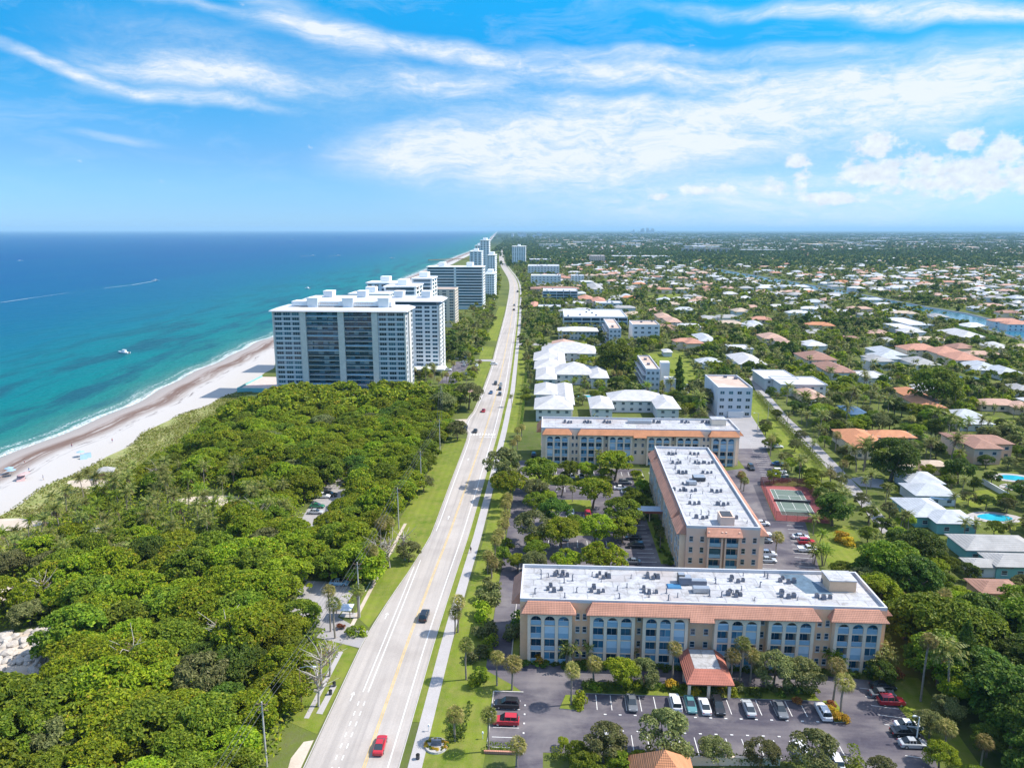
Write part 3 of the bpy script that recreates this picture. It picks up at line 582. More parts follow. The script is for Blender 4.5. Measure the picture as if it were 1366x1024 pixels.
# entrance canopy of the front block
c = MB(); c.box(28.3-.0+5.3, 33.2+5.3, -8.2, -1.6, 4.2, 4.5).build('canopy_roof', DECK, A1)
b = MB()
x0, x1, y0, y1 = 31.6, 40.4, -11.3, -1.55; a0, a1, b0 = 33.5, 38.5, -8.3
b.add([(x0,y0,3.3),(x1,y0,3.3),(a1,b0,4.65),(a0,b0,4.65)], [(0,1,2,3)]).add([(x1,y0,3.3),(x1,y1,3.3),(a1,y1,4.65),(a1,b0,4.65)], [(0,1,2,3)]).add([(x0,y1,3.3),(x0,y0,3.3),(a0,b0,4.65),(a0,y1,4.65)], [(0,1,2,3)])
b.box(x0+.02, x1-.02, y0+.02, y1, 3.05, 3.29); b.build('canopy_tile_roof', T_RED, A1)
for x in (32.2, 35.8, 39.6):
    for y in (-10.7, -5.6): MB().box(x-.25, x+.25, y-.25, y+.25, 0, 3.05).build('canopy_column', W_CREAM, A1)
A3 = long_block('long cream four-storey apartment block with arches at the far side of the courtyard', -2.6, 260.0, 73.2, 16.2, 11, W_CREAM, T_ORANGE)
# middle block, narrow end towards the front block
A2 = thing('apartment_block', 'pinkish apartment block standing end-on between the two long arcaded blocks', 'apartment building', (34.8, 170.2, 0), R(-1.2))
L2, W2 = 18.0, 67.5; shell(A2, L2, W2, 13.2, 13.9, W_PINK)
T = facade_T(0, 0, 0)
for x in (1.2, 3.9, 14.1, 16.8):
    for z in (1.7, 4.6, 7.5, 10.4): window(A2, x, 0, z, 1.0, 1.45)
wb = MB(T)
for x in (5.1, 8.35, 9.25, 12.5): wb.box(x, x + .4, .002, 1.3, 0, 12.9, 0)
wb.box(8.75, 9.25, .002, .5, 0, 12.9, 0)
for f in range(1, 5): wb.box(5.502, 8.348, .003, 1.25, FL[1]*f - .45 + .2 - .2, FL[1]*f - .22, 0).box(9.652, 12.498, .003, 1.25, FL[1]*f - .45, FL[1]*f - .22, 0)
wb.build('balcony_frame', [W_PINK], A2)
for f in range(4):
    for x in (5.5, 9.65):
        z = FL[1]*f + (.0 if f else .2); b = MB(T); b.box(x+.03, x + 2.8, 1.12, 1.17, z, z + .95, 0).box(x+.2, x+2.6, .01, .05, z, z+2.1, 1).box(x+1.38, x+1.44, .05, .08, z, z+2.1, 3)
        if rnd.random() < .4: b.box(x+.03, x+2.8, 1.0, 1.04, z+1.0, z+2.3, 1)
        b.build('balcony', [RAILM, GLASSB, SHUT, FRAME], A2)
mansard(A2, T, 4.6, 13.4, .3, 2.1, 13.5, 11.9, T_SALMON, .3, .3)
for rz, x, y, segs in ((-PI/2, 0, W2, ((1.0, 9.6), (10.2, 57.0), (57.8, 67.2))), (PI/2, L2, 0, ((.4, 9.6), (10.2, 57.0), (57.8, 66.5)))):
    Tm = facade_T(x, y, rz)
    for a, c in segs: mansard(A2, Tm, a, c, .35, 2.4, 13.4, 11.5, T_SALMON)
    for s in (1.2, 12.0, 22.8, 36.2, 47.0, 57.9): arcade(A2, None, Tm, s, 3, FL, 10.7, kinds=None if rz < 0 else 'glaz', w=2.1, pitch=2.65)
    for s in (33.5, 34.9):
        for z in (1.7, 4.6, 7.5, 10.2): q = Tm(s, 0, z); window(A2, q[0], q[1], z, .9, 1.3, rz)
MB().box(8.6, 12.0, 1.8, 6.0, 13.201, 15.6, 0).box(9.0, 11.6, 2.2, 5.6, 15.6, 15.75, 1).build('stair_tower', [W_PINK, DARKM], A2)
# covered walkway at the side of the middle block
cw = thing('covered_walkway', 'flat pale blue walkway roof joining the middle block to the courtyard parking', 'walkway cover', (26.2, 205, 0))
MB().box(0, 9.0, 0, 4.4, 3.0, 3.35).build('roof', M('blue_membrane', (.42, .52, .62), .6, .3, .1), cw); MB().box(-.05, 9.05, -.15, -.002, 2.7, 3.45).build('fascia', T_RED, cw)
for x in (.4, 4.5, 8.4):
    for y in (.4, 4.0): MB().box(x-.15, x+.15, y-.15, y+.15, 0, 3.0).build('column', W_CREAM, cw)
for (a, c, d, e) in ((-5.3, 66.7, 130.6, 148), (-3, 71, 257.6, 277), (33, 54.5, 168, 240), (25, 36, 204, 210), (26, 35.5, 120, 131)): occ_rect(a, c, d, e, .8)
# ---------------------------------------------------------------- rooftop equipment (each stands on a roof)
acb = MB().frus((-.42,.42,-.42,.42), .12, (-.40,.40,-.40,.40), .95).box(-.5,.5,-.06,.06,0,.12).box(-.5,.5,-.4,-.3,0,.119).box(-.5,.5,.3,.4,0,.118).mesh('casing', [GREYM])
fan = MB(); fan.tube([(0,0,.95),(0,0,1.02)], .36, 10); fanm = fan.mesh('fan_guard', [DARKM])
def ac(x, y, z, label, group, s=1.):
    t = thing('rooftop_air_conditioner', label, 'air conditioner', (x, y, z), rnd.choice((0, .1, -.15, PI/2)), group, s)
    mo('casing', acb, t); mo('fan_guard', fanm, t)
def cluster(x, y, z, lab, grp, n):
    for i in range(n): ac(x + rnd.uniform(-.2, .2) + (i % 3 - 1) * 1.25 + .5 * (i // 3), y + (i // 3) * 1.3 - (i % 3 == 1) * .5 + rnd.uniform(-.15, .15), z, lab, grp, rnd.uniform(.72, 1.02))
rnd.seed(5)
for px in ((748, 768, 5), (740, 787, 4), (805, 770, 5), (797, 789, 4), (871, 771, 5), (866, 790, 4), (983, 775, 4), (980, 794, 5), (1050, 776, 4), (1051, 796, 4), (1105, 777, 3), (1098, 797, 3)):
    q = U(px[0], px[1], 13); cluster(q[0], q[1], 13, 'grey air conditioning unit on the white roof of the front apartment block', 'air conditioners on the front block roof', px[2])
for px in ((897, 606), (926, 606), (902, 618), (932, 618), (945, 618), (910, 631), (943, 631), (917, 646), (922, 655), (906, 654), (955, 656), (926, 672), (964, 673), (936, 691), (975, 691)):
    q = U(px[0], px[1], 13.2); cluster(q[0], q[1], 13.2, 'grey air conditioning unit on the roof of the end-on middle block', 'air conditioners on the middle block roof', 3)
for px in (757, 783, 809, 876, 914, 941):
    q = U(px, 564, 13); cluster(q[0], q[1], 13, 'grey air conditioning unit on the roof of the cream courtyard block', 'air conditioners on the cream block roof', 5)
vp = MB().tube([(0,0,0),(0,0,.9)], .09, 6).tube([(0,0,.9),(.25,0,.95)], .08, 6).box(-.2,.2,-.2,.2,0,.04).mesh('vent_pipe', [GREYM])
for x0, y0, W, L, z, nn, lb in ((-4, 134, 58, 12, 13.0, 34, 'front'), (36.5, 173, 14.5, 62, 13.2, 26, 'middle')):
    for i in range(nn): tag(mo('vent_pipe', vp, None, (x0 + rnd.random()*W, y0 + rnd.random()*L, z), rnd.random()*6, rnd.uniform(.7, 1.5)), 'thin grey vent pipe standing on the white roof of the %s apartment block' % lb, 'vent pipe', 'vent pipes on the %s block roof' % lb)
def roofbox(px, py, z, sx, sy, h, label, mat=GREYM):
    q = U(px, py, z); t = thing('rooftop_unit', label, 'roof unit', (q[0], q[1], z))
    b = MB().box(-sx/2, sx/2, -sy/2, sy/2, .15, h); b.build('casing', mat, t); MB().box(-sx/2+.1, sx/2-.1, -sy/2+.1, sy/2-.1, h, h+.08).box(-sx/2+.2, -sx/2+.4, -sy/2, sy/2, 0, .149).box(sx/2-.4, sx/2-.2, -sy/2, sy/2, 0, .149).build('top_panel', STEEL, t)
roofbox(913, 778, 13, 2.6, 1.8, 1.6, 'tall grey rooftop unit beside a blue tarp on the front block'); roofbox(931, 779, 13, 3.4, 1.4, 1.0, 'long low grey duct unit on the front block roof')
roofbox(935, 789, 13, 3.4, 1.6, 1.0, 'pale duct unit in the middle of the front block roof', STEEL); roofbox(908, 776, 13, 1.4, 1.4, 1.9, 'narrow dark vent housing on the front block roof', DARKM)
roofbox(932, 640, 13.2, 3.4, 3.0, 1.2, 'dark square hatch unit on the middle block roof', DARKM); roofbox(922, 646, 13.2, 3., 1.6, 1., 'pale duct unit on the middle block roof', STEEL)
q = U(899, 782, 13.0); tag(MB().frus((-1.5,1.5,-1,1), .0, (-1.3,1.3,-.8,.8), .25).build('tarpaulin', M('blue_tarp', (.05, .17, .32), .5, .3, .2), None, (q[0], q[1], 13.0)), 'blue tarpaulin spread on the front block roof', 'tarpaulin')
q = U(853, 562, 13); roofbox(853, 564, 13, 9., 2.2, 1.1, 'long pale duct unit on the cream block roof', STEEL)
# ---------------------------------------------------------------- high-rises along the beach
def unit_mesh(w, h, glass):
    k = (w, h, glass.name)
    if k not in WINM:
        mb = MB(); mb.box(-w/2, w/2, -.05, .03, -h/2, h/2, 0); n = max(2, int(w / 1.2))
        for i in range(n + 1): x = -w/2 + w * i / n; mb.box(x - .05, x + .05, -.10, -.052, -h/2, h/2, 1)
        WINM[k] = mb.mesh('window', [glass, FRAME])
    return WINM[k]
def lots_of_windows(t, spots, limit=100):
    """spots: (mesh, x, y, z, rz); the first ones are parts, the rest one part"""
    for me, x, y, z, rz in spots[:limit]: mo('window', me, t, (x, y, z), rz)
    if len(spots) > limit:
        b = MB(); mats = [m for m in spots[0][0].materials]
        for me, x, y, z, rz in spots[limit:]:
            c, s = math.cos(rz), math.sin(rz); vs = [(x + p.co[0]*c - p.co[1]*s, y + p.co[0]*s + p.co[1]*c, z + p.co[2]) for p in me.vertices]
            o = len(b.v); b.v += vs; b.f += [tuple(o + i for i in f.vertices) for f in me.polygons]; b.m += [f.material_index for f in me.polygons]
        o = b.build('window', mats, t); o['kind'] = 'stuff'
def flare_roof(t, L, W, z, ov, mat, hgt=1.7):
    b = MB(); b.frus((-ov, L+ov, -ov, W+ov), z, (-ov+.4, L+ov-.4, -ov+.4, W+ov-.4), z + .55).frus((-ov+.4, L+ov-.4, -ov+.4, W+ov-.4), z + .552, (1.5, L-1.5, 1.5, W-1.5), z + hgt); return b.build('roof', ROOFW, t)
RS = 64
t = thing('condominium_tower', 'grey concrete tower with dark recessed glass beside the coastal thicket', 'apartment tower', (-143.5, 366, 0)); H1 = t
L, W, H, NF = 69.0, 21.0, 44.6, 16; fh = (H - 3.6) / NF
b = MB(); b.box(0, 14.2, 0, W, 0, H).box(54.8, L, 0, W, 0, H).box(14.2, 54.8, 1.6, W, 0, H-.01)
b.build('wall', [M('tower_panel', (.48, .49, .51), .8, .2, .06)], t)
c = MB(); c.box(14.2, 17.2, -.9, 1.58, 0, H-.02).box(34.0, 37.2, -.6, 1.58, 0, H-.02).box(51.8, 54.8, -.9, 1.58, 0, H-.02).box(-.4, .4, -.5, .5, 0, H-.03).box(L-.4, L+.4, -.5, .5, 0, H-.03).box(L+.002, L+.8, 8, 12, 0, H-.03).build('pier', [W_CONC], t)
for f in range(1, NF + 1): MB().box(.401, 14.1, -.16, -.002, 3.4 + fh*(f-1) + .0, 3.4 + fh*(f-1) + .45).box(54.85, L-.401, -.16, -.002, 3.4 + fh*(f-1), 3.4 + fh*(f-1) + .45).build('floor_band', [W_TOWER], t)
sp = []; um = unit_mesh(3.6, 1.35, GLASST)
for f in range(NF):
    for x in (2.6, 7.2, 11.8, 57.4, 62.0, 66.6): sp.append((um, x, -.02, 3.4 + fh*f + 1.4, 0))
us = unit_mesh(2.6, 1.4, GLASST)
for f in range(NF):
    for y in (3.5, 14.5, 18.5): sp.append((us, L+.02, y, 3.4 + fh*f + 1.4, PI/2))
lots_of_windows(t, sp)
rnd.seed(9)
for x0, x1 in ((17.2, 34.0), (37.2, 51.8)):
    for f in range(NF):
        b = MB(); n = 6; z = 3.4 + fh*f; w = (x1 - x0) / n; full = rnd.random() < .25
        b.box(x0, x1, .2, 1.58, z - .15, z + .12, 1)
        b.box(x0, x1, .25, .32, z + .12, z + .75, 0 if rnd.random() < .55 else (2 if rnd.random() < .5 else 3))
        for i in range(n): b.box(x0 + w*i + .05, x0 + w*(i+1) - .05, .40 if (full or rnd.random() < .6) else 1.3, .46 if full else 1.5, z + .96, z + fh - .17, 0)
        b.build('balcony', [GLASSR, W_CONC, RAILM, GREYM], t)
    MB().box(x0, x1, .3, 1.57, .3, 3.0).build('lobby_glazing', [GLASST], t)
MB().box(.5, 14, -.3, -.01, 2.6, 3.3).box(54.9, L-.5, -.3, -.01, 2.6, 3.3).box(17.25, 33.95, .1, 1.5, 3.05, 3.25).box(37.25, 51.75, .1, 1.5, 3.05, 3.25).build('base_band', [W_TOWER], t)
flare_roof(t, L, W, H + .02, 1.7, W_TOWER)
b = MB(); b.box(8, 61, 6, 15, H+2.22, H+4.6)
for i in range(11): b.box(19.5+1.25*i, 20.1+1.25*i, 5.9, 5.995, H+3.3, H+3.9, 1).box(38.5+1.2*i, 39.0+1.2*i, 5.9, 5.995, H+3.3, H+3.9, 1)
b.build('penthouse', [W_TOWER, W_PINK], t)
for x in (19.5, 38.2, 57.0): MB().frus((x-2.6, x+2.6, 5, 11.5), H+1.7, (x-3.0, x+3.0, 4.7, 11.8), H+6.6).build('roof_cabin', [W_TOWER], t)
MB().box(41, 55, -7, -1.0, 3.5, 4.0).box(42, 42.5, -6.5, -6, 0, 3.5).box(53.5, 54, -6.5, -6, 0, 3.5).build('entrance_canopy', [W_TOWER], t)
occ_rect(-160, -70, 356, 395, 0)
# parking deck and beach wall in front of the grey tower
pd = thing('parking_deck', 'low pale parking deck at the foot of the grey glass tower', 'parking deck', (-150, 356, 0)); MB().box(0, 62, 0, 9.5, 0, 1.2).build('slab', CONC, pd)
MB().box(0, 62, -.4, -.002, 0, 2.1).box(-.4, -.002, -.4, 9.5, 0, 2.0).build('deck_wall', W_AQUA, pd)
sw = thing('pool_terrace', 'pink paved pool terrace above the beach beside the grey tower', 'terrace', (-168, 372, 0)); MB().box(0, 24, 0, 34, 0, 1.5).build('terrace_slab', surfmat('pink_pavers', (.55,.42,.37), (.66,.55,.50), .5), sw); MB().box(-.4, -.002, 0, 34, 0, 2.4).box(-.4, 24, -.4, -.002, 0, 2.4).build('terrace_wall', W_AQUA, sw)
# second tower
t = thing('condominium_tower', 'pale tower with white flared roof standing behind the grey glass tower', 'apartment tower', (-151, 434, 0)); L, W, H, NF = 84.0, 22.0, 41.0, 15; fh = (H - 3.5) / NF
MB().box(0, L, 0, W, 0, H).build('wall', [W_TOWER], t); sp = []; um = unit_mesh(3.1, 1.3, GLASST); um2 = unit_mesh(4.2, 1.4, GLASST)
for x in (81, 76.5, 71.3, 58, 52, 46, 34, 28, 22, 10, 4):
    for f in range(NF): sp.append((um2 if x == 71.3 else um, x, -.02, 3.3 + fh*f + 1.4, 0))
for f in range(NF):
    for y in (4, 10, 17): sp.append((um, L+.02, y, 3.3 + fh*f + 1.4, PI/2))
lots_of_windows(t, sp)
MB().box(64, 67.5, -.6, -.003, 0, H-.1).box(L-.6, L+.3, -.4, -.003, 0, H-.1).box(L+.003, L+.6, 12.2, 13.6, 0, H-.1).build('pier', [W_CONC], t)
MB().box(2, L-2, 1, W-1, H+.02, H+2.2).build('penthouse_band', [GLASST], t); flare_roof(t, L, W, H + 2.22, 2.0, W_TOWER, 1.8)
for x in (14, 35, 58, 75): MB().frus((x-2.6, x+2.6, 6, 13), H+3.9, (x-3.0, x+3.0, 5.6, 13.4), H+8.0).build('roof_cabin', [W_TOWER], t)
MB().box(60, 88, -12, -1, 3.2, 3.9).box(61, 61.6, -11.5, -11, 0, 3.2).box(86, 86.6, -11.5, -11, 0, 3.2).build('entrance_canopy', [W_TOWER], t)
occ_rect(-155, -64, 420, 460, 0)
def tower(label, pl, pr, vy, ytop, depth, nf, style, wmat=W_TOWER, roof=True, cols=8, base=0, name='condominium_tower', cat='apartment tower', side=True, glass=None):
    """a block whose front spans photo columns pl..pr at distance vy; the roof edge is at photo row ytop"""
    glass = glass or (GLASSR if style == 'band' else GLASST)
    bb = (ytop - 512) / FPX; H = HC + vy * (-sP - bb * cP) / (cP - bb * sP)
    u0 = U(pl, ytop, H)[0]; u1 = U(pr, ytop, H)[0]; L = u1 - u0
    t = thing(name, label, cat, (u0, vy, 0)); MB().box(0, L, 0, depth, 0, H).build('wall', [wmat], t)
    fh = (H - 3) / nf
    if style == 'band':
        for f in range(nf):
            z = 3 + fh*f; b = MB(); n = max(1, int(L / 22)); w = L / n
            for i in range(n):
                MB().box(w*i + 1.2, w*(i+1) - 1.2, -.06, -.01, z + 1.0, z + fh - .1).build('window', [glass], t); MB().box(w*i + .8, w*(i+1) - .8, -1.1, -.011, z - .1, z + .95).build('balcony', [wmat], t)
        if side:
            for f in range(nf):
                for k in range(2): MB().box(L + .01, L + .06, depth*(.12 + .45*k), depth*(.42 + .45*k), 3 + fh*f + .9, 3 + fh*f + fh - .3).build('window', [glass], t)
    else:
        sp = []; w = round(L / cols * .55, 2); um = unit_mesh(w, round(fh * .5, 2), glass)
        for f in range(nf):
            for i in range(cols): sp.append((um, L / cols * (i + .5), -.02, 3 + fh*f + fh*.5, 0))
        if side:
            k = max(2, int(depth / 6)); us = unit_mesh(round(depth / k * .5, 2), round(fh*.5, 2), glass)
            for f in range(nf):
                for i in range(k): sp.append((us, L + .02, depth / k * (i + .5), 3 + fh*f + fh*.5, PI/2))
        lots_of_windows(t, sp)
    if roof:
        MB().box(-.6, L + .6, -1.2, depth + .6, H + .002, H + .8).build('roof', [W_TOWER], t)
        for i in range(max(1, int(L // 26))): x = L * (i + .5) / max(1, int(L // 26)); MB().box(x - 3.5, x + 3.5, depth*.3, depth*.7, H + .802, H + 5).build('roof_cabin', [W_TOWER], t)
    else:
        MB().box(0, L, 0, .3, H, H+.7).box(0, L, depth-.3, depth, H, H+.7).box(0, .3, .3, depth-.3, H, H+.7).box(L-.3, L, .3, depth-.3, H, H+.7).build('parapet', [wmat], t)
        MB().box(.3, L-.3, .3, depth-.3, H+.001, H+.06).build('roof_deck', [DECKB if wmat in (W_GREY, W_PINK, W_BEIGE) else ROOFW], t)
    occ_rect(u0, u1, vy, vy + depth, 2); return t, L, H
tower('white stepped apartment wing seen over the pale tower roof', 462, 516, 505, 394, 18, 13, 'grid', cols=6)
tower('white apartment wing with slanting rows of dark openings', 510, 553, 525, 384, 30, 14, 'band', cols=5)
tower('white apartment wing with a tall blank core', 486, 532, 548, 379, 20, 14, 'grid', cols=5)
tower('white tower with a tall roof cabin at the end of the stepped wings', 548, 575, 570, 373, 26, 15, 'band')
tower('beige blank-walled tower between the stepped wings and the wide banded slab', 577, 606, 640, 387, 24, 12, 'grid', W_BEIGE, False, cols=3)
tower('wide slab with dark horizontal balcony bands and two white piers', 568, 644, 790, 357, 26, 14, 'band')
tower('low white terraces stepping up beside the wide banded slab', 646, 659, 900, 366, 40, 10, 'grid', cols=4)
tower('blue glass tower rising over the banded slab', 626, 642, 1180, 336, 30, 16, 'grid', W_TOWER, cols=3)
tower('tallest white tower on the beach with vertical stripes', 640, 652, 1300, 321, 30, 20, 'grid', cols=3)
tower('white tower with pinkish side stepping down to the road', 650, 660, 1120, 341, 40, 15, 'grid', W_TOWER, cols=3)
tower('slim white tower far along the beach', 633, 644, 1500, 328, 30, 18, 'grid', cols=3)
tower('pale slab tower standing alone on the inland side of the road bend', 683, 701, 1830, 329, 46, 13, 'grid', W_TOWER, cols=6)
# mid-rise blocks inland of the road
def midblock(label, pl, pr, ybase, h, depth, nf, style, wmat=W_WHITE, roofm=None, cols=8, side=True, glass=None):
    u0, v0 = U(pl, ybase); u1 = U(pr, ybase)[0]; L = u1 - u0
    t = thing('apartment_house', label, 'apartment building', (u0, v0, 0)); MB().box(0, L, 0, depth, 0, h).build('wall', [wmat], t); fh = h / nf; glass = glass or GLASST
    if style == 'band':
        for f in range(nf):
            z = fh*f; b = MB(); n = max(2, int(L / 7)); w = L / n
            for i in range(n): b.box(w*i + .25, w*(i+1) - .25, -.05, -.01, z + .9, z + fh - .35, 0)
            b.box(0, L, -1.3, -.011, z - .12, z + .12, 1).box(0, L, -1.3, -1.2, z + .121, z + .9, 2); b.build('balcony', [glass, wmat, RAILM], t)
        c = MB()
        for i in range(n + 1): c.box(w*i - .2, w*i + .2, -1.5, -1.301, 0, h)
        c.build('pier', [wmat], t)
    else:
        sp = []; w = round(min(2.2, L / cols * .5), 2); um = unit_mesh(w, 1.3, glass)
        for f in range(nf):
            for i in range(cols): sp.append((um, L / cols * (i + .5), -.02, fh*f + 1.6, 0))
        if side:
            k = max(2, int(depth / 6)); us = unit_mesh(1.4, 1.3, glass)
            for f in range(nf):
                for i in range(k): sp.append((us, L + .02, depth / k * (i + .5), fh*f + 1.6, PI/2))
        lots_of_windows(t, sp, 60)
    if roofm in (None, 'flat'):
        MB().box(0, L, 0, .35, h, h+.8).box(0, L, depth-.35, depth, h, h+.8).box(0, .35, .35, depth-.35, h, h+.8).box(L-.35, L, .35, depth-.35, h, h+.8).build('parapet', [wmat], t)
        MB().box(.35, L-.35, .35, depth-.35, h+.001, h+.08).build('roof_deck', [DECKB if roofm is None else ROOFW], t)
        for i in range(max(2, int(L // 9))): x, y = rnd.uniform(2, L-3), rnd.uniform(2, max(2.5, depth-4)); MB().box(x, x+1.6, y, y+1.3, h+.1, h+1.2).build('roof_unit', [GREYM], t)
    else: MB().hip(-.8, L+.8, -1.6, depth+.8, h, 2.4, 0).build('roof', roofm, t)
    occ_rect(u0, u1, v0 - 1, v0 + depth, 1.5); return t
t = midblock('grey four-storey apartment block with brown gravel roof beside the residential street', 956, 1001, 556, 13.5, 30, 4, 'grid', W_GREY, None, 4)
MB().box(5, 12, -1.2, -.003, 0, 3).build('entrance_canopy', [W_WHITE], t)
B5 = midblock('slanted grey apartment block with brown roof and stepped white stair towers', 861, 879, 524, 12.5, 42, 4, 'grid', W_GREY, None, 3)
MB().box(10, 15.5, -2.5, 4, 0, 8.2).box(9.9, 15.6, -2.6, 4.1, 8.2, 8.4).build('stair_tower', [W_GREY], B5); MB().box(10.2, 15, 16, 22, 0, 13.8).build('lift_tower', [W_WHITE], B5)
for f in range(4): MB().box(-1.6, -.003, 1, 41, 3.1*f + .02, 3.1*f + .25).box(-1.6, -1.5, 1, 41, 3.1*f + .25, 3.1*f + 1.1).box(-.06, -.004, 2, 40, 3.1*f + .5, 3.1*f + 2.5, 1).build('gallery', [W_WHITE, GLASST], B5)
B6 = midblock('brown-roofed grey block above the white hip-roofed villas', 812, 828, 462, 13, 60, 4, 'grid', W_GREY, None, 3)
for f in range(4): MB().box(-1.6, -.003, 1, 58, 3.2*f + .02, 3.2*f + .25).box(-1.6, -1.5, 1, 58, 3.2*f + .25, 3.2*f + 1.1).box(-.06, -.004, 2, 57, 3.2*f + .5, 3.2*f + 2.5, 1).build('gallery', [W_WHITE, GLASST], B6)
midblock('white four-storey block with brown roof at the edge of the dark trees', 843, 879, 458, 14, 26, 4, 'grid', W_WHITE, None, 4)
midblock('long low dark-glass office building with white columns and flat pale roof', 752, 836, 440, 11, 62, 3, 'band', W_WHITE, 'flat', 9, True, GLASS)
midblock('white modern apartment house with dark stair slots', 724, 770, 403, 13, 40, 4, 'band', W_WHITE, 'flat')
midblock('long pink-roofed two-storey apartment house by the road', 708, 772, 393, 8, 26, 2, 'grid', W_PINK, T_BROWN, 10)
midblock('white five-storey apartment house with dark window slots', 708, 748, 381, 15, 40, 4, 'grid', W_WHITE, 'flat', 8)
midblock('small white four-storey apartment house next to the dark-slotted one', 762, 779, 379, 13, 30, 4, 'grid', W_WHITE, 'flat', 4)
midblock('wide white apartment house beyond the dark-slotted one', 704, 746, 367, 17, 60, 5, 'grid', W_WHITE, 'flat', 10)
midblock('low flat white building behind the dark-glass office', 718, 748, 416, 5, 22, 1, 'grid', W_GREY, 'flat', 5)
midblock('low grey building with pale roof behind the dark-glass office', 795, 830, 412, 6, 26, 2, 'grid', W_GREY, 'flat', 5)
midblock('pink mid-rise block far among the inland suburbs', 787, 807, 352, 20, 50, 5, 'grid', W_PINK, 'flat', 8)
midblock('low white shopping building past the pale slab tower', 705, 735, 351, 9, 60, 2, 'band', W_WHITE, 'flat')
midblock('two-storey white-roofed wing behind the villas', 745, 797, 453, 7, 20, 2, 'grid', W_GREY, T_WHITE, 10)
for (a, c, y, d, lb) in ((990, 1050, 336.5, 60, 'long white building beyond the canal woods'), (910, 975, 338.5, 20, 'long row of tall white bridge piers beyond the canal'), (1130, 1190, 319.5, 120, 'wide white warehouse near the horizon'), (815, 890, 346, 50, 'long low white building far inland')):
    u0, v0 = U(a, y); u1 = U(c, y)[0]; L = u1 - u0; t = thing('distant_building', lb, 'building', (u0, v0, 0))
    if 'piers' in lb:
        MB().box(0, L, 0, d, 17, 20).build('deck', CONC, t)
        for i in range(9): MB().box(L*i/9, L*i/9+5, 0, d, 0, 17).build('pier', CONC, t)
    else: MB().box(0, L, 0, d, 0, 9).build('wall', W_WHITE, t); MB().box(-1, L+1, -1, d+1, 9, 10).build('roof', ROOFW, t); MB().box(L*.04, L*.96, -.1, -.01, 2, 7).build('window_band', GLASST, t)
# ---------------------------------------------------------------- houses and villas
HOUSES = []
def house(label, rects, eave, roofm, wallm, px=True, pitch=.36, cat='house', group=None, name='house', over=.7, wins=True, flat=False, panel=None, door=True, occp=2.0):
    rc = []
    for r in rects:
        if px:
            a = U(r[0], r[2], eave); c = U(r[1], r[2], eave); v1 = U((r[0]+r[1])/2, r[3], eave)[1]
            v0 = (a[1] + c[1]) / 2; rc.append((a[0], c[0], v0, max(v1, v0 + 4)))
        else: rc.append(r)
    cx = (rc[0][0] + rc[0][1]) / 2; cy = (rc[0][2] + rc[0][3]) / 2
    t = thing(name, label, cat, (cx, cy, 0), 0, group); wl = MB(); rf = MB()
    for i, (a, c, d, e) in enumerate(rc):
        a -= cx; c -= cx; d -= cy; e -= cy; h = eave + i * .13
        wl.box(a + over, c - over, d + over, e - over, 0, h - .02 - i*.003)
        if flat: rf.box(a, c, d, e, h - .25, h).box(a, c, d, d+.3, h, h+.4).box(a, c, e-.3, e, h, h+.4).box(a, a+.3, d+.3, e-.3, h, h+.4).box(c-.3, c, d+.3, e-.3, h, h+.4)
        else: rf.hip(a, c, d, e, h, min(c - a, e - d) / 2 * pitch)
        occ_rect(rc[i][0], rc[i][1], rc[i][2], rc[i][3], occp)
    wl.build('wall', wallm, t); rf.build('roof', roofm, t)
    if wins:
        for i, (a, c, d, e) in enumerate(rc[:3]):
            a -= cx; c -= cx; d -= cy; e -= cy; n = max(2, int((c - a) / 4.2))
            for z in ([1.6] if eave < 4.5 else [1.6, 4.4]):
                for k in range(n):
                    x = a + over + (c - a - 2*over) * (k + .5) / n
                    if door and i == 0 and k == n // 2 and z < 2:
                        D = MB().box(x - .6, x + .6, d + over - .08, d + over - .003, 0, 2.2).build('door', WOOD, t); continue
                    window(t, x, d + over - .002, z, 1.5, 1.2)
                for k in range(max(1, int((e - d) / 5))):
                    window(t, c - over + .002, d + over + (e - d - 2*over) * (k + .5) / max(1, int((e - d) / 5)), z, 1.5, 1.2, PI/2)
    if panel: MB().add(panel, [(0,1,2,3)]).build('solar_panel', T_BLUE, t)
    HOUSES.append((cx, cy)); return t
for lb, rr in (('white hip-roofed villa wrapping a courtyard beside the far end of the cream block', [(712, 765, 546, 531), (743, 767, 540, 512), (712, 744, 527, 513)]),
               ('long white hip-roofed villa with two end pavilions behind the cream block', [(787, 820, 545, 530), (812, 886, 535, 524.5), (875, 909, 546, 529.5)]),
               ('white villa of three hipped wings facing the planted garden', [(714, 743, 506, 492), (738, 794, 500, 488.5), (787, 813, 505, 491)]),
               ('white villa with stacked twin pavilions next to the cycle path', [(712, 753, 492, 482), (711, 753, 481, 470.5), (735, 755, 487, 471.5)]),
               ('long white villa in front of the pink pavilion roof', [(722, 796, 471, 462.5), (770, 797, 472, 462)])):
    house(lb, rr, 5.8, T_WHITE, W_WHITE, pitch=.42, name='villa', cat='villa', over=1.0)
house('small pavilion with a pale pink hipped roof behind the long white villa', [(736, 768, 462, 455)], 5, T_PINK, W_WHITE, name='villa', cat='villa')
OHU, OHV = U(887, 999, 8.7)
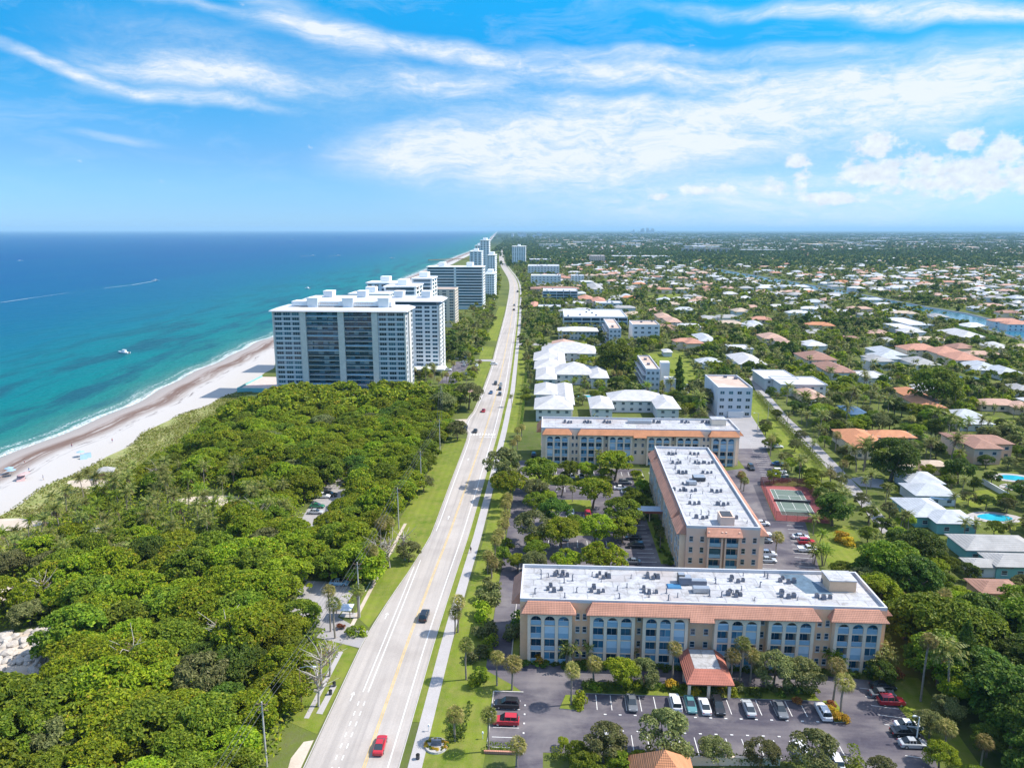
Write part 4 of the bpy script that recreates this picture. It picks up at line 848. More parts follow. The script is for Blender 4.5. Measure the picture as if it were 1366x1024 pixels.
EX = [
 ('orange-tiled house peeping over the hedge at the very front of the car park', [(OHU - 5.0, OHU + 5.0, OHV - 5.0, OHV + 5.0), (OHU + 1, OHU + 7.2, OHV - 8.5, OHV - .5)], 3.4, T_ORANGE, W_CREAM, {'px': False, 'pitch': 1.05}),
 ('house with bright orange tiled roof beside the residential street bend', [(1133, 1180, 590, 573), (1165, 1224, 584, 575), (1140, 1172, 598, 582)], 4.5, T_ORANGE, W_CREAM, {}),
 ('large brown-tiled two-storey villa with pale columns behind palms', [(1280, 1354, 592, 581), (1300, 1340, 599, 583), (1272, 1300, 588, 578)], 6.2, T_BROWN, W_PINK, {}),
 ('white-roofed house with twin crossing gables next to the sunny lawn', [(1213, 1262, 645, 629), (1222, 1280, 662, 645)], 3.4, T_SILVER, W_WHITE, {}),
 ('white-roofed house with aqua side wall beside the turquoise pool', [(1221, 1278, 690, 664), (1250, 1308, 699, 680)], 3.4, T_SILVER, W_AQUA, {'panel': [(4.2, 5.0, 4.62), (9.0, 2.2, 4.9), (10.2, 3.0, 4.85), (5.4, 6.0, 4.6)]}),
 ('wide house with pale grey hipped roof south of the pool house', [(1290, 1392, 735, 713), (1330, 1400, 757, 738)], 3.4, T_GREY, W_AQUA, {}),
 ('grey-roofed garage wing standing by the shaded driveway', [(1296, 1352, 757, 744)], 3.0, T_GREY, W_WHITE, {}),
 ('house with a deep orange hipped roof ringed by dark trees', [(1222, 1256, 535, 518), (1230, 1264, 544, 530)], 4.5, T_ORANGE, W_CREAM, {}),
 ('white flat-roofed bungalow with three long carport roofs', [(1278, 1314, 555, 547), (1281, 1328, 566, 557)], 3.2, T_SILVER, W_WHITE, {}),
 ('very long salmon-tiled mansion with a row of white windows', [(1210, 1258, 467, 461.5), (1250, 1292, 472, 465.5), (1275, 1316, 481, 473)], 5.5, T_SALMON, W_CREAM, {}),
 ('low house with pale grey metal roof beside the salmon mansion', [(1180, 1212, 474, 464), (1172, 1206, 479, 472)], 3.4, T_SILVER, W_WHITE, {}),
 ('grey-white hipped house below the salmon mansion', [(1222, 1258, 487, 478)], 3.4, T_GREY, W_WHITE, {}),
 ('long low white-roofed house on the far bank road past the salmon mansion', [(1302, 1345, 494, 484), (1335, 1372, 500, 490)], 3.4, T_SILVER, W_WHITE, {}),
 ('white house covered by a bright blue roof sheet', [(1288, 1310, 512, 503), (1300, 1326, 512, 505)], 3.4, T_BLUE, W_WHITE, {}),
 ('brown hip-roofed house with a white garage gable', [(1108, 1142, 497, 484)], 4.5, T_BROWN, W_WHITE, {}),
 ('white house with striped flat roofs and yellow door wall', [(1155, 1190, 505, 495)], 4.0, T_WHITE, W_WHITE, {'flat': True}),
 ('house with dark blue panels over its roof among palms', [(1136, 1162, 553, 541)], 3.6, T_BLUE, W_AQUA, {}),
 ('white modern two-storey house with square upper windows', [(1020, 1066, 506, 494), (1042, 1104, 514, 503)], 6.0, ROOFW, W_WHITE, {'flat': True, 'name': 'house'}),
 ('broad white low-pitched house beyond the residential street', [(986, 1024, 486, 473)], 4.0, T_WHITE, W_WHITE, {}),
 ('long flat white house just behind the broad white one', [(976, 1006, 466, 460)], 4.0, ROOFW, W_WHITE, {'flat': True}),
 ('salmon-tiled house with broken roof levels past the white houses', [(1020, 1050, 452, 446), (1044, 1064, 460, 452)], 5.0, T_PINK, W_CREAM, {}),
 ('two-storey house with brown hipped roof and pale walls', [(1076, 1118, 480, 471)], 6.0, T_BROWN, W_CREAM, {}),
 ('wide brown-roofed house attached in front of the two-storey one', [(1104, 1142, 496, 488)], 4.4, T_BROWN, W_WHITE, {}),
 ('house with low peach tiled roof set among palms by the street', [(1076, 1106, 532, 519)], 3.6, T_PINK, W_CREAM, {}),
 ('house with pale bluish roof in the trees above the park lawn', [(934, 958, 455, 446)], 4.0, T_SILVER, W_WHITE, {}),
 ('salmon house beside the white four-storey block', [(878, 898, 424, 419), (890, 910, 430, 425)], 5, T_PINK, W_CREAM, {}),
 ('small white pavilion on the edge of the park lawn', [(885, 898, 470, 466)], 3.2, T_WHITE, W_WHITE, {'wins': False}),
 ('white waterside house with stepped flat roofs by the canal', [(1214, 1246, 434, 424), (1206, 1232, 440, 432)], 5, ROOFW, W_WHITE, {'flat': True}),
 ('pale waterside house with whitish roof by the canal bend', [(1284, 1318, 450, 441)], 4.5, T_WHITE, W_CREAM, {}),
 ('large white mansion with salmon roof on the far canal bank', [(1327, 1366, 429, 426.6), (1345, 1390, 433, 430.5)], 6.0, T_SALMON, W_WHITE, {}),
 ('orange-tiled house with arched gables next to the modern apartment house', [(772, 792, 399, 395.5), (790, 809, 402, 398)], 6, T_SALMON, W_CREAM, {}),
 ('grey hipped villa behind the orange gabled house', [(787, 806, 386, 379)], 6, T_GREY, W_WHITE, {}),
 ('orange-tiled cottage beside the cycle path', [(707, 717, 409, 403)], 4, T_SALMON, W_CREAM, {}),
 ('white bungalow roof half hidden beyond the shady lane hedge', [(1193, 1222, 622, 613)], 3.4, T_TAN, W_CREAM, {}),
 ('tan-roofed house beneath the big spreading tree', [(1235, 1268, 622, 614)], 3.4, T_TAN, W_CREAM, {}),
 ('tan house at the corner of the shaded brick drive', [(1310, 1372, 792, 772)], 3.2, T_BROWN, W_PINK, {}),
]
for lb, rr, ev, rm, wm, kw in EX: house(lb, rr, ev, rm, wm, **kw)
# street-grid suburbs
ROOFC = [('white', T_WHITE, W_WHITE), ('white', ROOFW, W_WHITE), ('white', T_WHITE, W_CREAM), ('pale grey', T_SILVER, W_WHITE), ('grey', T_GREY, W_WHITE), ('salmon', T_SALMON, W_CREAM), ('salmon', T_PINK, W_CREAM), ('pink', T_PINK, W_PINK), ('brown', T_BROWN, W_CREAM), ('tan', T_TAN, W_WHITE), ('orange', T_ORANGE, W_CREAM)]
HV = []
for k in range(7):
    r = random.Random(100 + k); w, d = r.uniform(15, 22), r.uniform(10, 14); x = r.uniform(-.2, .45) * w; w2, d2 = r.uniform(8, 11), r.uniform(8, 12); wl, rf = MB(), MB(); e = 3.3 if k < 5 else 5.8
    for i, (a, c, q, s) in enumerate(((-w/2, w/2, -d/2, d/2), (x - w2/2, x + w2/2, -d/2 - d2*.55, d*.2))):
        wl.box(a+.7, c-.7, q+.7, s-.7, 0, e + .1*i); rf.hip(a, c, q, s, e + .12*i, min(c-a, s-q)/2*.38)
    gl = MB()
    for i in range(4): gx = -w/2 + 1.6 + i * (w - 3.2) / 4; gl.box(gx, gx + 1.5, -d/2 + .62, -d/2 + .697, 1, 2.3)
    HV.append((wl, rf, gl, max(w, d)))
HM = {}
def hv(k, ci):
    if (k, ci) not in HM:
        HM[(k, ci)] = (HV[k][0].mesh('wall', [ROOFC[ci][2]]), HV[k][1].mesh('roof', [ROOFC[ci][1]]), HV[k][2].mesh('window', [GLASS]))
    return HM[(k, ci)]
rnd.seed(21); cand = []
def occ_any(u, v, r):
    for a in (-r, 0, r):
        for c in (-r, 0, r):
            if occ(u + a, v + c): return True
    return False
v = 290.
while v < 6500:
    step = 34 if v < 1500 else (42 if v < 3000 else 70); pu = 27 if v < 1500 else (34 if v < 3000 else 60)
    u = (-15 if v > 560 else 100.) + rnd.uniform(0, 20)
    while u < .85 * v + 120:
        uu, vv = u + rnd.uniform(-5, 5), v + rnd.uniform(-7, 7)
        den = .5 + .5 * math.sin(uu / 170 + 1.3) * math.sin(vv / 240 + .4)
        woods = (330 < uu / 1 < 330 + 1200 and 2000 < vv < 3000)
        if inview(uu, vv, 3, 120) and rnd.random() < ((.34 if vv < 700 else .46) + .36 * den) * (.12 if woods else 1) and not in_canal(uu, vv, 14, .05*vv) and not (vv < 1690 and occ_any(uu, vv, 9)) and uu > rd(vv, 2) + 30:
            cand.append((uu, vv))
        u += pu
    v += step
cand.sort(key=lambda p: p[0]**2 + p[1]**2)
BK = [T_WHITE, T_SILVER, T_SALMON, T_PINK, T_BROWN, T_TAN, ROOFW, T_ORANGE, W_WHITE, W_CREAM]; bulk = MB(); nh = len(HOUSES)
NI = 225
for i, (u, v) in enumerate(cand):
    k = rnd.randrange(7); rz = rnd.choice((0, 0, PI/2, -PI/2, PI)) + R(rnd.uniform(-8, 8)); ci = rnd.choices(range(11), (5, 4, 3, 5, 5, 3, 4, 3, 2, 4, 1))[0]
    if v < 1690: occ_rect(u - HV[k][3]*.5, u + HV[k][3]*.5, v - HV[k][3]*.5, v + HV[k][3]*.5, .5)
    if i < NI:
        col = ROOFC[ci][0]; zone = 'in the palm-shaded streets near the canal' if v < 620 else ('in the inland streets this side of the canal' if v < 1100 else 'far off in the inland suburb')
        t = thing('house', 'house with %s roof among trees %s' % (col, zone), 'house', (u, v, 0), rz, '%s-roofed houses %s' % (col, zone))
        a, b2, g = hv(k, ci); mo('wall', a, t); mo('roof', b2, t)
        if v < 700: mo('window', g, t)
    else:
        s = 1 if v < 2500 else 1.6; c, sn = math.cos(rz) * s, math.sin(rz) * s
        bulk.T = lambda x, y, z, c=c, sn=sn, u=u, v=v: (u + x*c - y*sn, v + x*sn + y*c, z)
        rm = BK.index(ROOFC[ci][1]) if ROOFC[ci][1] in BK else 1
        bulk.add(HV[k][0].v, HV[k][0].f, 8 + (ci % 2)); bulk.add(HV[k][1].v, HV[k][1].f, rm)
bulk.T = None; o = bulk.build('distant_houses', BK); tag(o, 'dense scatter of pale roofed houses far off toward the horizon', 'houses', None, 'stuff')
# far commercial roofs and skyline
rnd.seed(4); b = MB()
for i in range(420):
    v = rnd.uniform(3200, 15000); u = rnd.uniform(-.02 * v, .8 * v); L, W = rnd.uniform(30, 120), rnd.uniform(25, 80); b.box(u, u+L, v, v+W, 0, rnd.uniform(7, 13), rnd.choice((0, 0, 1, 2)))
tag(b.build('distant_buildings', [ROOFW, W_CREAM, W_GREY]), 'sprinkle of long pale commercial roofs just below the horizon', 'buildings', None, 'stuff')
for i in range(38):
    if i < 26: v = rnd.uniform(14500, 16500); px = rnd.gauss(852, 18)
    else: v = rnd.uniform(7500, 9500); px = rnd.uniform(678, 722)
    h = (rnd.uniform(50, 120) if abs(px - 852) < 14 else rnd.uniform(30, 60)) if i < 26 else rnd.uniform(18, 52); u = U(px, 306 + .9 * 86 / v * 960 + 8)[0] * 0 + (px - 683 - 50.3) / 960 * v * 1.0
    w = rnd.uniform(18, 40); t = thing('distant_tower', 'hazy tower of the far skyline on the horizon' if i < 26 else 'hazy tower far along the coast near the road end', 'tower', (u, v, 0), 0, 'hazy skyline towers' if i < 26 else 'hazy coastal towers')
    MB().box(0, w, 0, 30, 0, h).box(w*.3, w*.7, 8, 22, h, h*1.06).build('wall', W_GREY, t)
# ---------------------------------------------------------------- vegetation
def leafquads(rg, C, N, S, asp=.62):
    n = len(C); N = N / (np.linalg.norm(N, axis=1, keepdims=True) + 1e-9)
    t = np.cross(N, rg.normal(size=(n, 3))); t /= np.linalg.norm(t, axis=1, keepdims=True) + 1e-9; b = np.cross(N, t)
    S = np.broadcast_to(np.asarray(S, float).reshape(-1, 1), (n, 1))
    fold = N * S * .18
    v = np.stack([C - t*S - fold, C + b*S*asp + fold, C + t*S - fold, C - b*S*asp + fold], 1).reshape(-1, 3)
    return v
def crown(rg, Rr, z0, H, nl, n, leaf, lobe=(.26, .42), up=-.35, jit=.55, core=.12):
    a = rg.uniform(0, 2*PI, nl); r = Rr * np.sqrt(rg.uniform(0, 1, nl)) * .78; lr = Rr * rg.uniform(*lobe, nl)
    top = z0 + H * np.sqrt(np.clip(1 - (r / Rr)**2, 0.02, 1)); zc = top - lr * rg.uniform(.75, 1.0, nl)
    low = rg.random(nl) < .3; zc[low] = z0 + (zc[low] - z0) * rg.uniform(.15, .6, low.sum())
    Lc = np.stack([r*np.cos(a), r*np.sin(a), zc], 1)
    k = rg.choice(nl, n, p=lr**2 / (lr**2).sum()); d = rg.normal(size=(n, 3)); d /= np.linalg.norm(d, axis=1, keepdims=True)
    bad = d[:, 2] < up; d[bad, 2] *= -1
    rad = lr[k] * np.where(rg.random(n) < core, rg.uniform(.3, .8, n), rg.uniform(.84, 1.08, n))
    C = Lc[k] + d * rad[:, None] * np.array([1, 1, .85]); C[:, 2] = np.maximum(C[:, 2], .15)
    N = d + rg.normal(size=(n, 3)) * jit + np.array([0, 0, .6])
    return leafquads(rg, C, N, leaf * rg.uniform(.65, 1.3, n))
def qidx(nv): return np.arange(nv, dtype=np.int32).reshape(-1, 4)
def leafmesh(name, v, mats, mi=None): return npmesh(name, v, qidx(len(v)), mats, mi)
def trunk_mesh(rg, h, r, spread, nb=4, mat=None):
    b = MB(); w = rg.normal(size=2) * .12 * h
    b.tube([(0, 0, 0), (w[0]*.4, w[1]*.4, h*.5), (w[0], w[1], h)], [r*1.25, r, r*.8], 7)
    for i in range(nb):
        a = 2*PI*i/nb + rg.uniform(-.4, .4); e = spread * rg.uniform(.6, 1)
        b.tube([(w[0], w[1], h*.92), (w[0] + math.cos(a)*e*.5, w[1] + math.sin(a)*e*.5, h*1.3), (w[0] + math.cos(a)*e, w[1] + math.sin(a)*e, h*1.75)], [r*.62, r*.42, r*.2], 5)
    return b.mesh('trunk', [mat or BARK])
KIND = {}
def add_kind(name, Rr, zc, items): KIND[name] = dict(R=Rr, zc=zc, v=items)
rg = np.random.default_rng(3)
def broad(Rr, z0, H, nl, n, leaf, mats, th, tr, nvar, **k):
    out = []
    for mi in mats:
        for i in range(nvar): out.append((leafmesh('crown', crown(rg, Rr, z0, H, nl, n, leaf, **k), [mi]), trunk_mesh(rg, th, tr, Rr*.55)))
    return out
add_kind('sea', 5.6, 4.4, broad(5.6, 1.0, 6.4, 70, 5600, .28, (L_SEA, L_SEA, L_MID, L_LIGHT), 2.2, .22, 3, lobe=(.10, .22)) + broad(5.6, 1.0, 5.4, 60, 5000, .27, (L_GREY, L_DARK), 2.2, .22, 1, lobe=(.10, .22)))
add_kind('oak', 3.1, 4.9, broad(4.0, 2.2, 4.6, 40, 4600, .20, (L_MID, L_LIGHT, L_GREY, L_DARK), 2.6, .2, 2, lobe=(.14, .28)))
add_kind('umbrella', 3.15, 4.3, broad(4.0, 2.6, 2.9, 44, 4400, .20, (L_SEA, L_MID), 2.4, .2, 2, lobe=(.13, .25)))
add_kind('ficus', 6.2, 7.4, broad(6.6, 2.4, 8.6, 64, 6800, .33, (L_DARK, L_MID, L_DARK), 4., .45, 2, lobe=(.13, .27)))
add_kind('shrub', 1.3, .8, [(leafmesh('crown', crown(rg, 1.3, .05, 1.5, 9, 420, .17, lobe=(.3, .5)), [m_]), MB().tube([(0,0,0),(0,0,.5)], .06, 5).mesh('trunk', [BARK])) for m_ in (L_MID, L_LIGHT, L_DARK, L_GREY)])
add_kind('goldshrub', 1.3, .8, [(leafmesh('crown', crown(rg, 1.3, .05, 1.5, 9, 420, .17, lobe=(.3, .5)), [m_]), MB().tube([(0,0,0),(0,0,.5)], .06, 5).mesh('trunk', [BARK])) for m_ in (L_GOLD, L_RED)])
def conifer(h, Rr, n, leaf, mat):
    z = h * (1 - np.sqrt(rg.uniform(0, 1, n))) ; z = .06*h + z*.94; r = Rr * (1 - z / h) ** .7 * rg.uniform(.55, 1.1, n) * (1 + .25*np.sin(z*2.1)); a = rg.uniform(0, 2*PI, n)
    C = np.stack([r*np.cos(a), r*np.sin(a), z], 1); N = np.stack([np.cos(a), np.sin(a), .5 + 0*a], 1) + rg.normal(size=(n, 3))*.5
    return leafmesh('crown', leafquads(rg, C, N, leaf*rg.uniform(.6, 1.3, n), .45), [mat])
add_kind('conifer', 2.6, 8, [(conifer(17, 2.8, 2600, .42, L_DARK), MB().tube([(0,0,0),(.1,0,8),(0,0,15)], [.3, .2, .06], 6).mesh('trunk', [BARK])) for i in range(2)])
def fronds(rg, n, L, origin, droop=(.9, 1.5), el=(-.3, 1.35), leaf=.62, seg=8, w=.34):
    vs = []
    for i in range(n):
        a = 2*PI*i/n*2.618 + rg.uniform(-.2, .2); e = el[0] + (el[1]-el[0]) * ((i + .5)/n) + rg.uniform(-.1, .1); l = L*rg.uniform(.85, 1.1); dr = rg.uniform(*droop)
        hd = np.array([math.cos(a), math.sin(a), 0]); sd = np.array([-math.sin(a), math.cos(a), 0]); p = np.array(origin, float); th = e
        for k in range(seg):
            d = hd*math.cos(th) + np.array([0,0,1.])*math.sin(th); q = p + d*l/seg; th -= dr/seg
            t = (k + .5)/seg; ll = leaf * math.sin(PI*min(1, .18 + .82*t)) ** .6 * (1.0 if t < .8 else .7)
            for sgn in (-1, 1):
                o = sd*sgn*ll*.85 + d*ll*.45 - np.array([0,0,1.])*ll*.5
                m1 = p + d*l/seg*w*0; vs += [m1, p + d*l/seg*.62, p + d*l/seg*.62 + o*.95, m1 + o]
            p = q
    return np.array(vs)
def palm(h, n, L, lean, mat, **k):
    top = np.array([lean*h*.16, lean*h*.06, h]); c = fronds(rg, n, L, top, **k)
    d = fronds(rg, 3, L*.7, top - [0,0,.2], el=(-1.1, -.8), droop=(.3, .6), seg=5)
    v = np.concatenate([c, d]); mi = np.array([0]*(len(c)//4) + [1]*(len(d)//4))
    t = MB().tube([(0,0,0),(lean*h*.02,0,h*.33),(lean*h*.08,lean*h*.03,h*.7), tuple(top)], [.22, .16, .14, .13], 6).mesh('trunk', [BARKP])
    return (leafmesh('crown', v, [mat, DEAD], mi), t)
add_kind('coco', 3.0, 7.2, [palm(h, 20, 3.3, l, m_) for h, l, m_ in ((7.5, 1, L_PALM), (6.2, -1.2, L_MID), (8.4, .5, L_PALM), (7, -.4, L_PALM))])
def fanpalm(h, mat, Rc=1.75, n=58):
    vs = []; mi = []
    for i in range(n):
        z = 1 - 1.72*(i + .5)/n; a = i*2.39996 + rg.uniform(-.2, .2); s = math.sqrt(max(0, 1 - z*z)); d = np.array([s*math.cos(a), s*math.sin(a), z]); o = np.array([0, 0, h])
        c = o + d*Rc*rg.uniform(.5, .62); side = np.cross(d, (0, 0, 1.)); side = side/(np.linalg.norm(side)+1e-6); up = np.cross(side, d)
        for k in range(7):
            th = (k - 3)/3*1.15; e = d*math.cos(th) + side*math.sin(th); e2 = d*math.cos(th + .2) + side*math.sin(th + .2); l = Rc*.52*rg.uniform(.8, 1.1)
            tip = c + e*l - np.array([0, 0, .24]); vs += [c, c + e*l*.55 + up*.04 - side*0, tip, c + e2*l*.55 - up*.03]; mi.append(1 if z < -.48 else 0)
    for i in range(n // 2):   # petiole stubs / inner mass
        a = rg.uniform(0, 2*PI); d = np.array([math.cos(a), math.sin(a), rg.uniform(-.6, .8)]); c = np.array([0, 0, h]) + d*.45; s = np.cross(d, (0,0,1.))*.35; vs += [c - s, c + d*.3, c + s, c - d*.3]; mi.append(0)
    t = MB().tube([(0,0,0),(.12,0,h*.5),(0,.05,h-.3)], [.21, .17, .19], 7).mesh('trunk', [BARKP]); return (leafmesh('crown', np.array(vs), [mat, DEAD], mi), t)
add_kind('sabal', 1.75, 6.4, [fanpalm(6.4, L_SABAL, 1.9, 70), fanpalm(6.4, L_PALM), fanpalm(5.6, L_SABAL), fanpalm(7.2, L_SABAL)])
def clump(n, mat):
    vs = []; tb = MB()
    for i in range(n):
        a, r = rg.uniform(0, 2*PI), rg.uniform(.2, 1.0); h = rg.uniform(2.6, 4.4); x, y = r*math.cos(a), r*math.sin(a)
        vs.append(fronds(rg, 8, 1.8, (x*1.7, y*1.7, h), leaf=.42, seg=5)); tb.tube([(x*.5, y*.5, 0), (x, y, h*.5), (x*1.7, y*1.7, h)], [.09, .07, .06], 5)
    return (leafmesh('crown', np.concatenate(vs), [mat]), tb.mesh('trunk', [BARKP]))
SABH = (4.2, 5.2, 6.4, 7.4, 8.6, 10., 12.5)
add_kind('sabalh', 1.75, 6.4, [fanpalm(h, m_, 1.8, 66) for h in SABH for m_ in (L_SABAL, L_PALM)]); 
add_kind('areca', 2.4, 3.6, [clump(6, L_PALM), clump(5, L_MID), clump(4, L_PALM)])
def snag():
    b = MB(); b.tube([(0,0,0),(.2,.1,2.5),(.1,.3,4.6)], [.2, .15, .1], 6)
    for i in range(26):
        a = rg.uniform(0, 6.28); z = rg.uniform(2.2, 5); l = rg.uniform(1.2, 3.2); p = np.array([.15, .2, z]); q = p + np.array([math.cos(a)*l*.5, math.sin(a)*l*.5, l*.45]); r_ = q + np.array([math.cos(a+.5)*l*.5, math.sin(a+.5)*l*.5, rg.uniform(0, .6)*l]); b.tube([p, q, r_], [.08, .05, .02], 4)
    C = rg.normal(size=(90, 3))*np.array([1.0, 1.0, .6]) + np.array([0, 0, 4.9]); return (leafmesh('crown', leafquads(rg, C, rg.normal(size=(90, 3)), .16), [DEAD]), b.mesh('trunk', [M('bare_branch', (.42, .38, .33), .9, .1, .2, 2)]))
add_kind('snag', 3., 4.5, [snag() for i in range(3)])
NAMES = {'snag': ('bare_tree', 'bare tree'), 'sea': ('thicket_tree', 'tree'), 'oak': ('shade_tree', 'shade tree'), 'umbrella': ('shade_tree', 'shade tree'), 'ficus': ('spreading_tree', 'spreading tree'), 'shrub': ('shrub', 'shrub'), 'goldshrub': ('shrub', 'shrub'), 'conifer': ('conifer_tree', 'conifer'), 'coco': ('feather_palm', 'palm tree'), 'sabal': ('fan_palm', 'fan palm'), 'sabalh': ('fan_palm', 'fan palm'), 'areca': ('clump_palm', 'clumping palm')}
CNT = {}
def plant(kind, u, v, s=1., label='', group=None, var=None, sz=None, z=0.):
    K = KIND[kind]; nm, ct = NAMES[kind]; i = rnd.randrange(len(K['v'])) if var is None else var % len(K['v'])
    CNT[nm] = CNT.get(nm, 0) + 1
    t = thing(nm, label, ct, (u, v, z), rnd.uniform(0, 6.28), group, (s * rnd.uniform(.93, 1.07), s * rnd.uniform(.93, 1.07), sz or s))
    c, tr = K['v'][i]; mo('crown', c, t); mo('trunk', tr, t); return t
def at_px(kind, px, py, rpx, label, group=None, var=None, smax=3.):
    K = KIND[kind]; z = K['zc']; s = 1.
    for _ in range(4):
        u, v = U(px, py, z); y = -u*sY + v*cY; dep = y*cP - (z - HC)*sP; s = min(smax, max(.3, rpx*dep/FPX/K['R'])); z = K['zc']*s
    return plant(kind, u, v, s, label, group, var)
rnd.seed(31)
# --- trees of the courtyard car park
G1 = 'courtyard shade trees'
for i, (px, py, r, kd, vr, lb) in enumerate(((671, 612, 24, 'oak', 4, 'grey-green wide tree where the cycle path passes the courtyard'), (679, 638, 23, 'umbrella', 0, 'bright round-topped tree shading the road beside the service lane'), (720, 621, 24, 'umbrella', 2, 'green tree nearest the arches of the cream block'), (715, 648, 16, 'oak', 5, 'olive round tree in the courtyard lane'), (750, 641, 13, 'oak', 0, 'small dark tree on a bare trunk in the courtyard'), (791, 648, 25, 'umbrella', 1, 'big bright spreading tree in the middle of the courtyard'), (741, 676, 19, 'oak', 6, 'dark green round tree above the courtyard parking row'), (714, 665, 14, 'oak', 1, 'light green tree next to the white lamp post'), (712, 695, 22, 'oak', 4, 'dull olive round tree at the courtyard corner'), (750, 703, 21, 'oak', 2, 'yellow-green tree over the shaded courtyard cars'), (713, 718, 12, 'oak', 3, 'small olive tree under the dull olive one'), (715, 728, 16, 'umbrella', 3, 'flat-topped green tree at the mouth of the service lane'), (754, 741, 20, 'umbrella', 0, 'flat-topped green tree behind the front block roof'), (713, 744, 15, 'oak', 5, 'pale grey-green tree close to the front block roof edge'), (807, 735, 28, 'umbrella', 0, 'largest rounded green tree behind the front block'), (796, 699, 22, 'oak', 2, 'yellowish light tree between two rows of parked cars'), (831, 699, 17, 'oak', 3, 'light green tree beside the dark shaded lawn'), (830, 677, 22, 'oak', 0, 'green tree beside the pale walkway roof'), (846, 662, 14, 'oak', 1, 'small light tree above the walkway roof'), (846, 686, 13, 'oak', 4, 'reddish grey tree at the corner of the walkway roof'), (821, 611, 23, 'umbrella', 1, 'round bright tree in front of the cream block entrance'), (782, 623, 12, 'oak', 2, 'low yellow-green tree near the cream block'), (690, 745, 11, 'oak', 2, 'light tree at the corner of the front block'), (840, 655, 10, 'oak', 7, 'small dark tree next to parked courtyard cars'), (760, 622, 13, 'oak', 1, 'light tree between courtyard and arches'))):
    at_px(kd, px, py, r, lb, G1, vr)
for px, py, r, vr, lb in ((830, 891, 21, 2, 'yellow-green leafy tree in front of the long block arches'), (860, 891, 19, 4, 'sparse grey-green tree beside the yellow-green one'), (1034, 884, 24, 4, 'olive tree between fan palms before the long block'), (1072, 893, 23, 5, 'olive dome-shaped tree at the end of the planted island'), (806, 982, 30, 5, 'wide grey-olive tree over the front parking row'), (890, 972, 41, 4, 'widest tree overhanging the front parking row'), (954, 994, 21, 5, 'rounded green tree over white parking lines'), (1017, 997, 22, 4, 'olive tree beside the bare white stall line'), (1088, 996, 37, 4, 'broad olive tree at the exit of the front lot'), (769, 998, 17, 0, 'small green tree by the lot entrance lane'), (751, 988, 8, 2, 'narrow light tree at the lot entrance'), (852, 1008, 13, 3, 'dark tree tucked behind the orange roof'), (826, 1014, 20, 1, 'leafy tree along the hedge by the orange roof'), (783, 1018, 24, 1, 'light tree at the hedge corner by the entrance'), (1180, 1022, 20, 5, 'olive tree beside the exit lane hedge')):
    at_px('oak', px, py, r * (.84 if py > 960 else 1), lb, 'trees around the front car park', vr)
for i, (u, v) in enumerate(((1, 196), (8, 199), (0, 216), (8, 220), (-3, 240), (6, 238), (14, 243), (20, 238), (31, 186), (32.5, 198), (31.5, 228), (31, 243), (-14, 232), (-15, 244), (-14, 222), (-14.5, 252))):
    plant(('oak', 'umbrella', 'oak', 'sabal', 'shrub')[i % 5], u, v, rnd.uniform(.6, .95) * (1.6 if i % 5 == 4 else 1), 'smaller planted tree filling the green islands of the courtyard', 'courtyard island planting')
for i in range(30): plant('shrub', 31.5 + rnd.uniform(-1, 2), 177 + i*2.4, rnd.uniform(.6, 1.1), 'dark shrub in the shaded bed along the end-on block', 'shrubs along the end-on block', 2)
# --- fan palms with trunk bases read from the ground
def base_palm(px, py, h, lb, g=None, kind='sabal', var=None):
    u, v = U(px, py)
    if kind == 'sabal':
        k = min(range(len(SABH)), key=lambda i: abs(SABH[i] - h)); return plant('sabalh', u, v, h / SABH[k], lb, g, 2*k + ((var or 0) % 2))
    return plant(kind, u, v, h / KIND[kind]['zc'], lb, g, var)
FP = 'fan palms around the front car park'
for px, py, h, lb, vr in ((663, 914, 6.0, 'golden fan palm on the lawn corner by the dark parked car', 0), (683, 920, 5.6, 'golden fan palm on the kerb point next to the drive', 0), (652, 1002, 7.0, 'fan palm behind the white kerb of the red parked car', 1), (690, 1022, 4.0, 'fan palm at the lot gate hedge', 0), (762, 940, 7.2, 'fan palm alone on the small grass island', 0), (897, 908, 7.0, 'fan palm just before the red tiled entrance canopy', 0), (974, 915, 6.6, 'fan palm directly beside the canopy corner', 0), (986, 910, 8.4, 'tallest leaning fan palm beyond the canopy', 3), (1000, 913, 6.3, 'fan palm between the canopy and the olive trees', 0), (1111, 937, 7.6, 'paired fan palm standing behind its twin by the gold hedge', 0), (1121, 955, 6.9, 'fan palm rising from the gold hedge island', 0), (607, 845, 5.0, 'dark fan palm leaning over the footpath', 1), (611, 843, 7.4, 'slim fan palm behind the leaning one at the footpath', 0), (622, 906, 7.4, 'fan palm with a thin trunk beside the footpath lawn', 1), (607, 988, 5.2, 'fan palm near the round planter', 0), (447, 851, 8, 'twin fan palm by the park drive entrance', 1), (441, 842, 9.6, 'taller twin fan palm by the park drive entrance', 0), (478, 824, 7, 'fan palm against the wooden utility pole', 1), (497, 779, 9, 'fan palm at the corner of the park lot', 0), (490, 772, 8.6, 'second fan palm at the corner of the park lot', 1), (1228, 935, 12.5, 'very tall fan palm over the red parked car', 0), (1035, 742, 5.6, 'golden fan palm beside the end-on block lane', 0), (1257, 1012, 6, 'fan palm at the foot of the dark conifer', 0), (1345, 985, 9, 'tall fan palm in front of the dark woods', 0), (1330, 968, 8, 'fan palm partly hidden by the dark woods', 1), (988, 652, 5, 'fan palm at the arches by the red parked car', 0), (992, 655, 3.8, 'short fan palm at the arches by the red parked car', 1)):
    base_palm(px, py, h, lb, FP, 'sabal', vr)
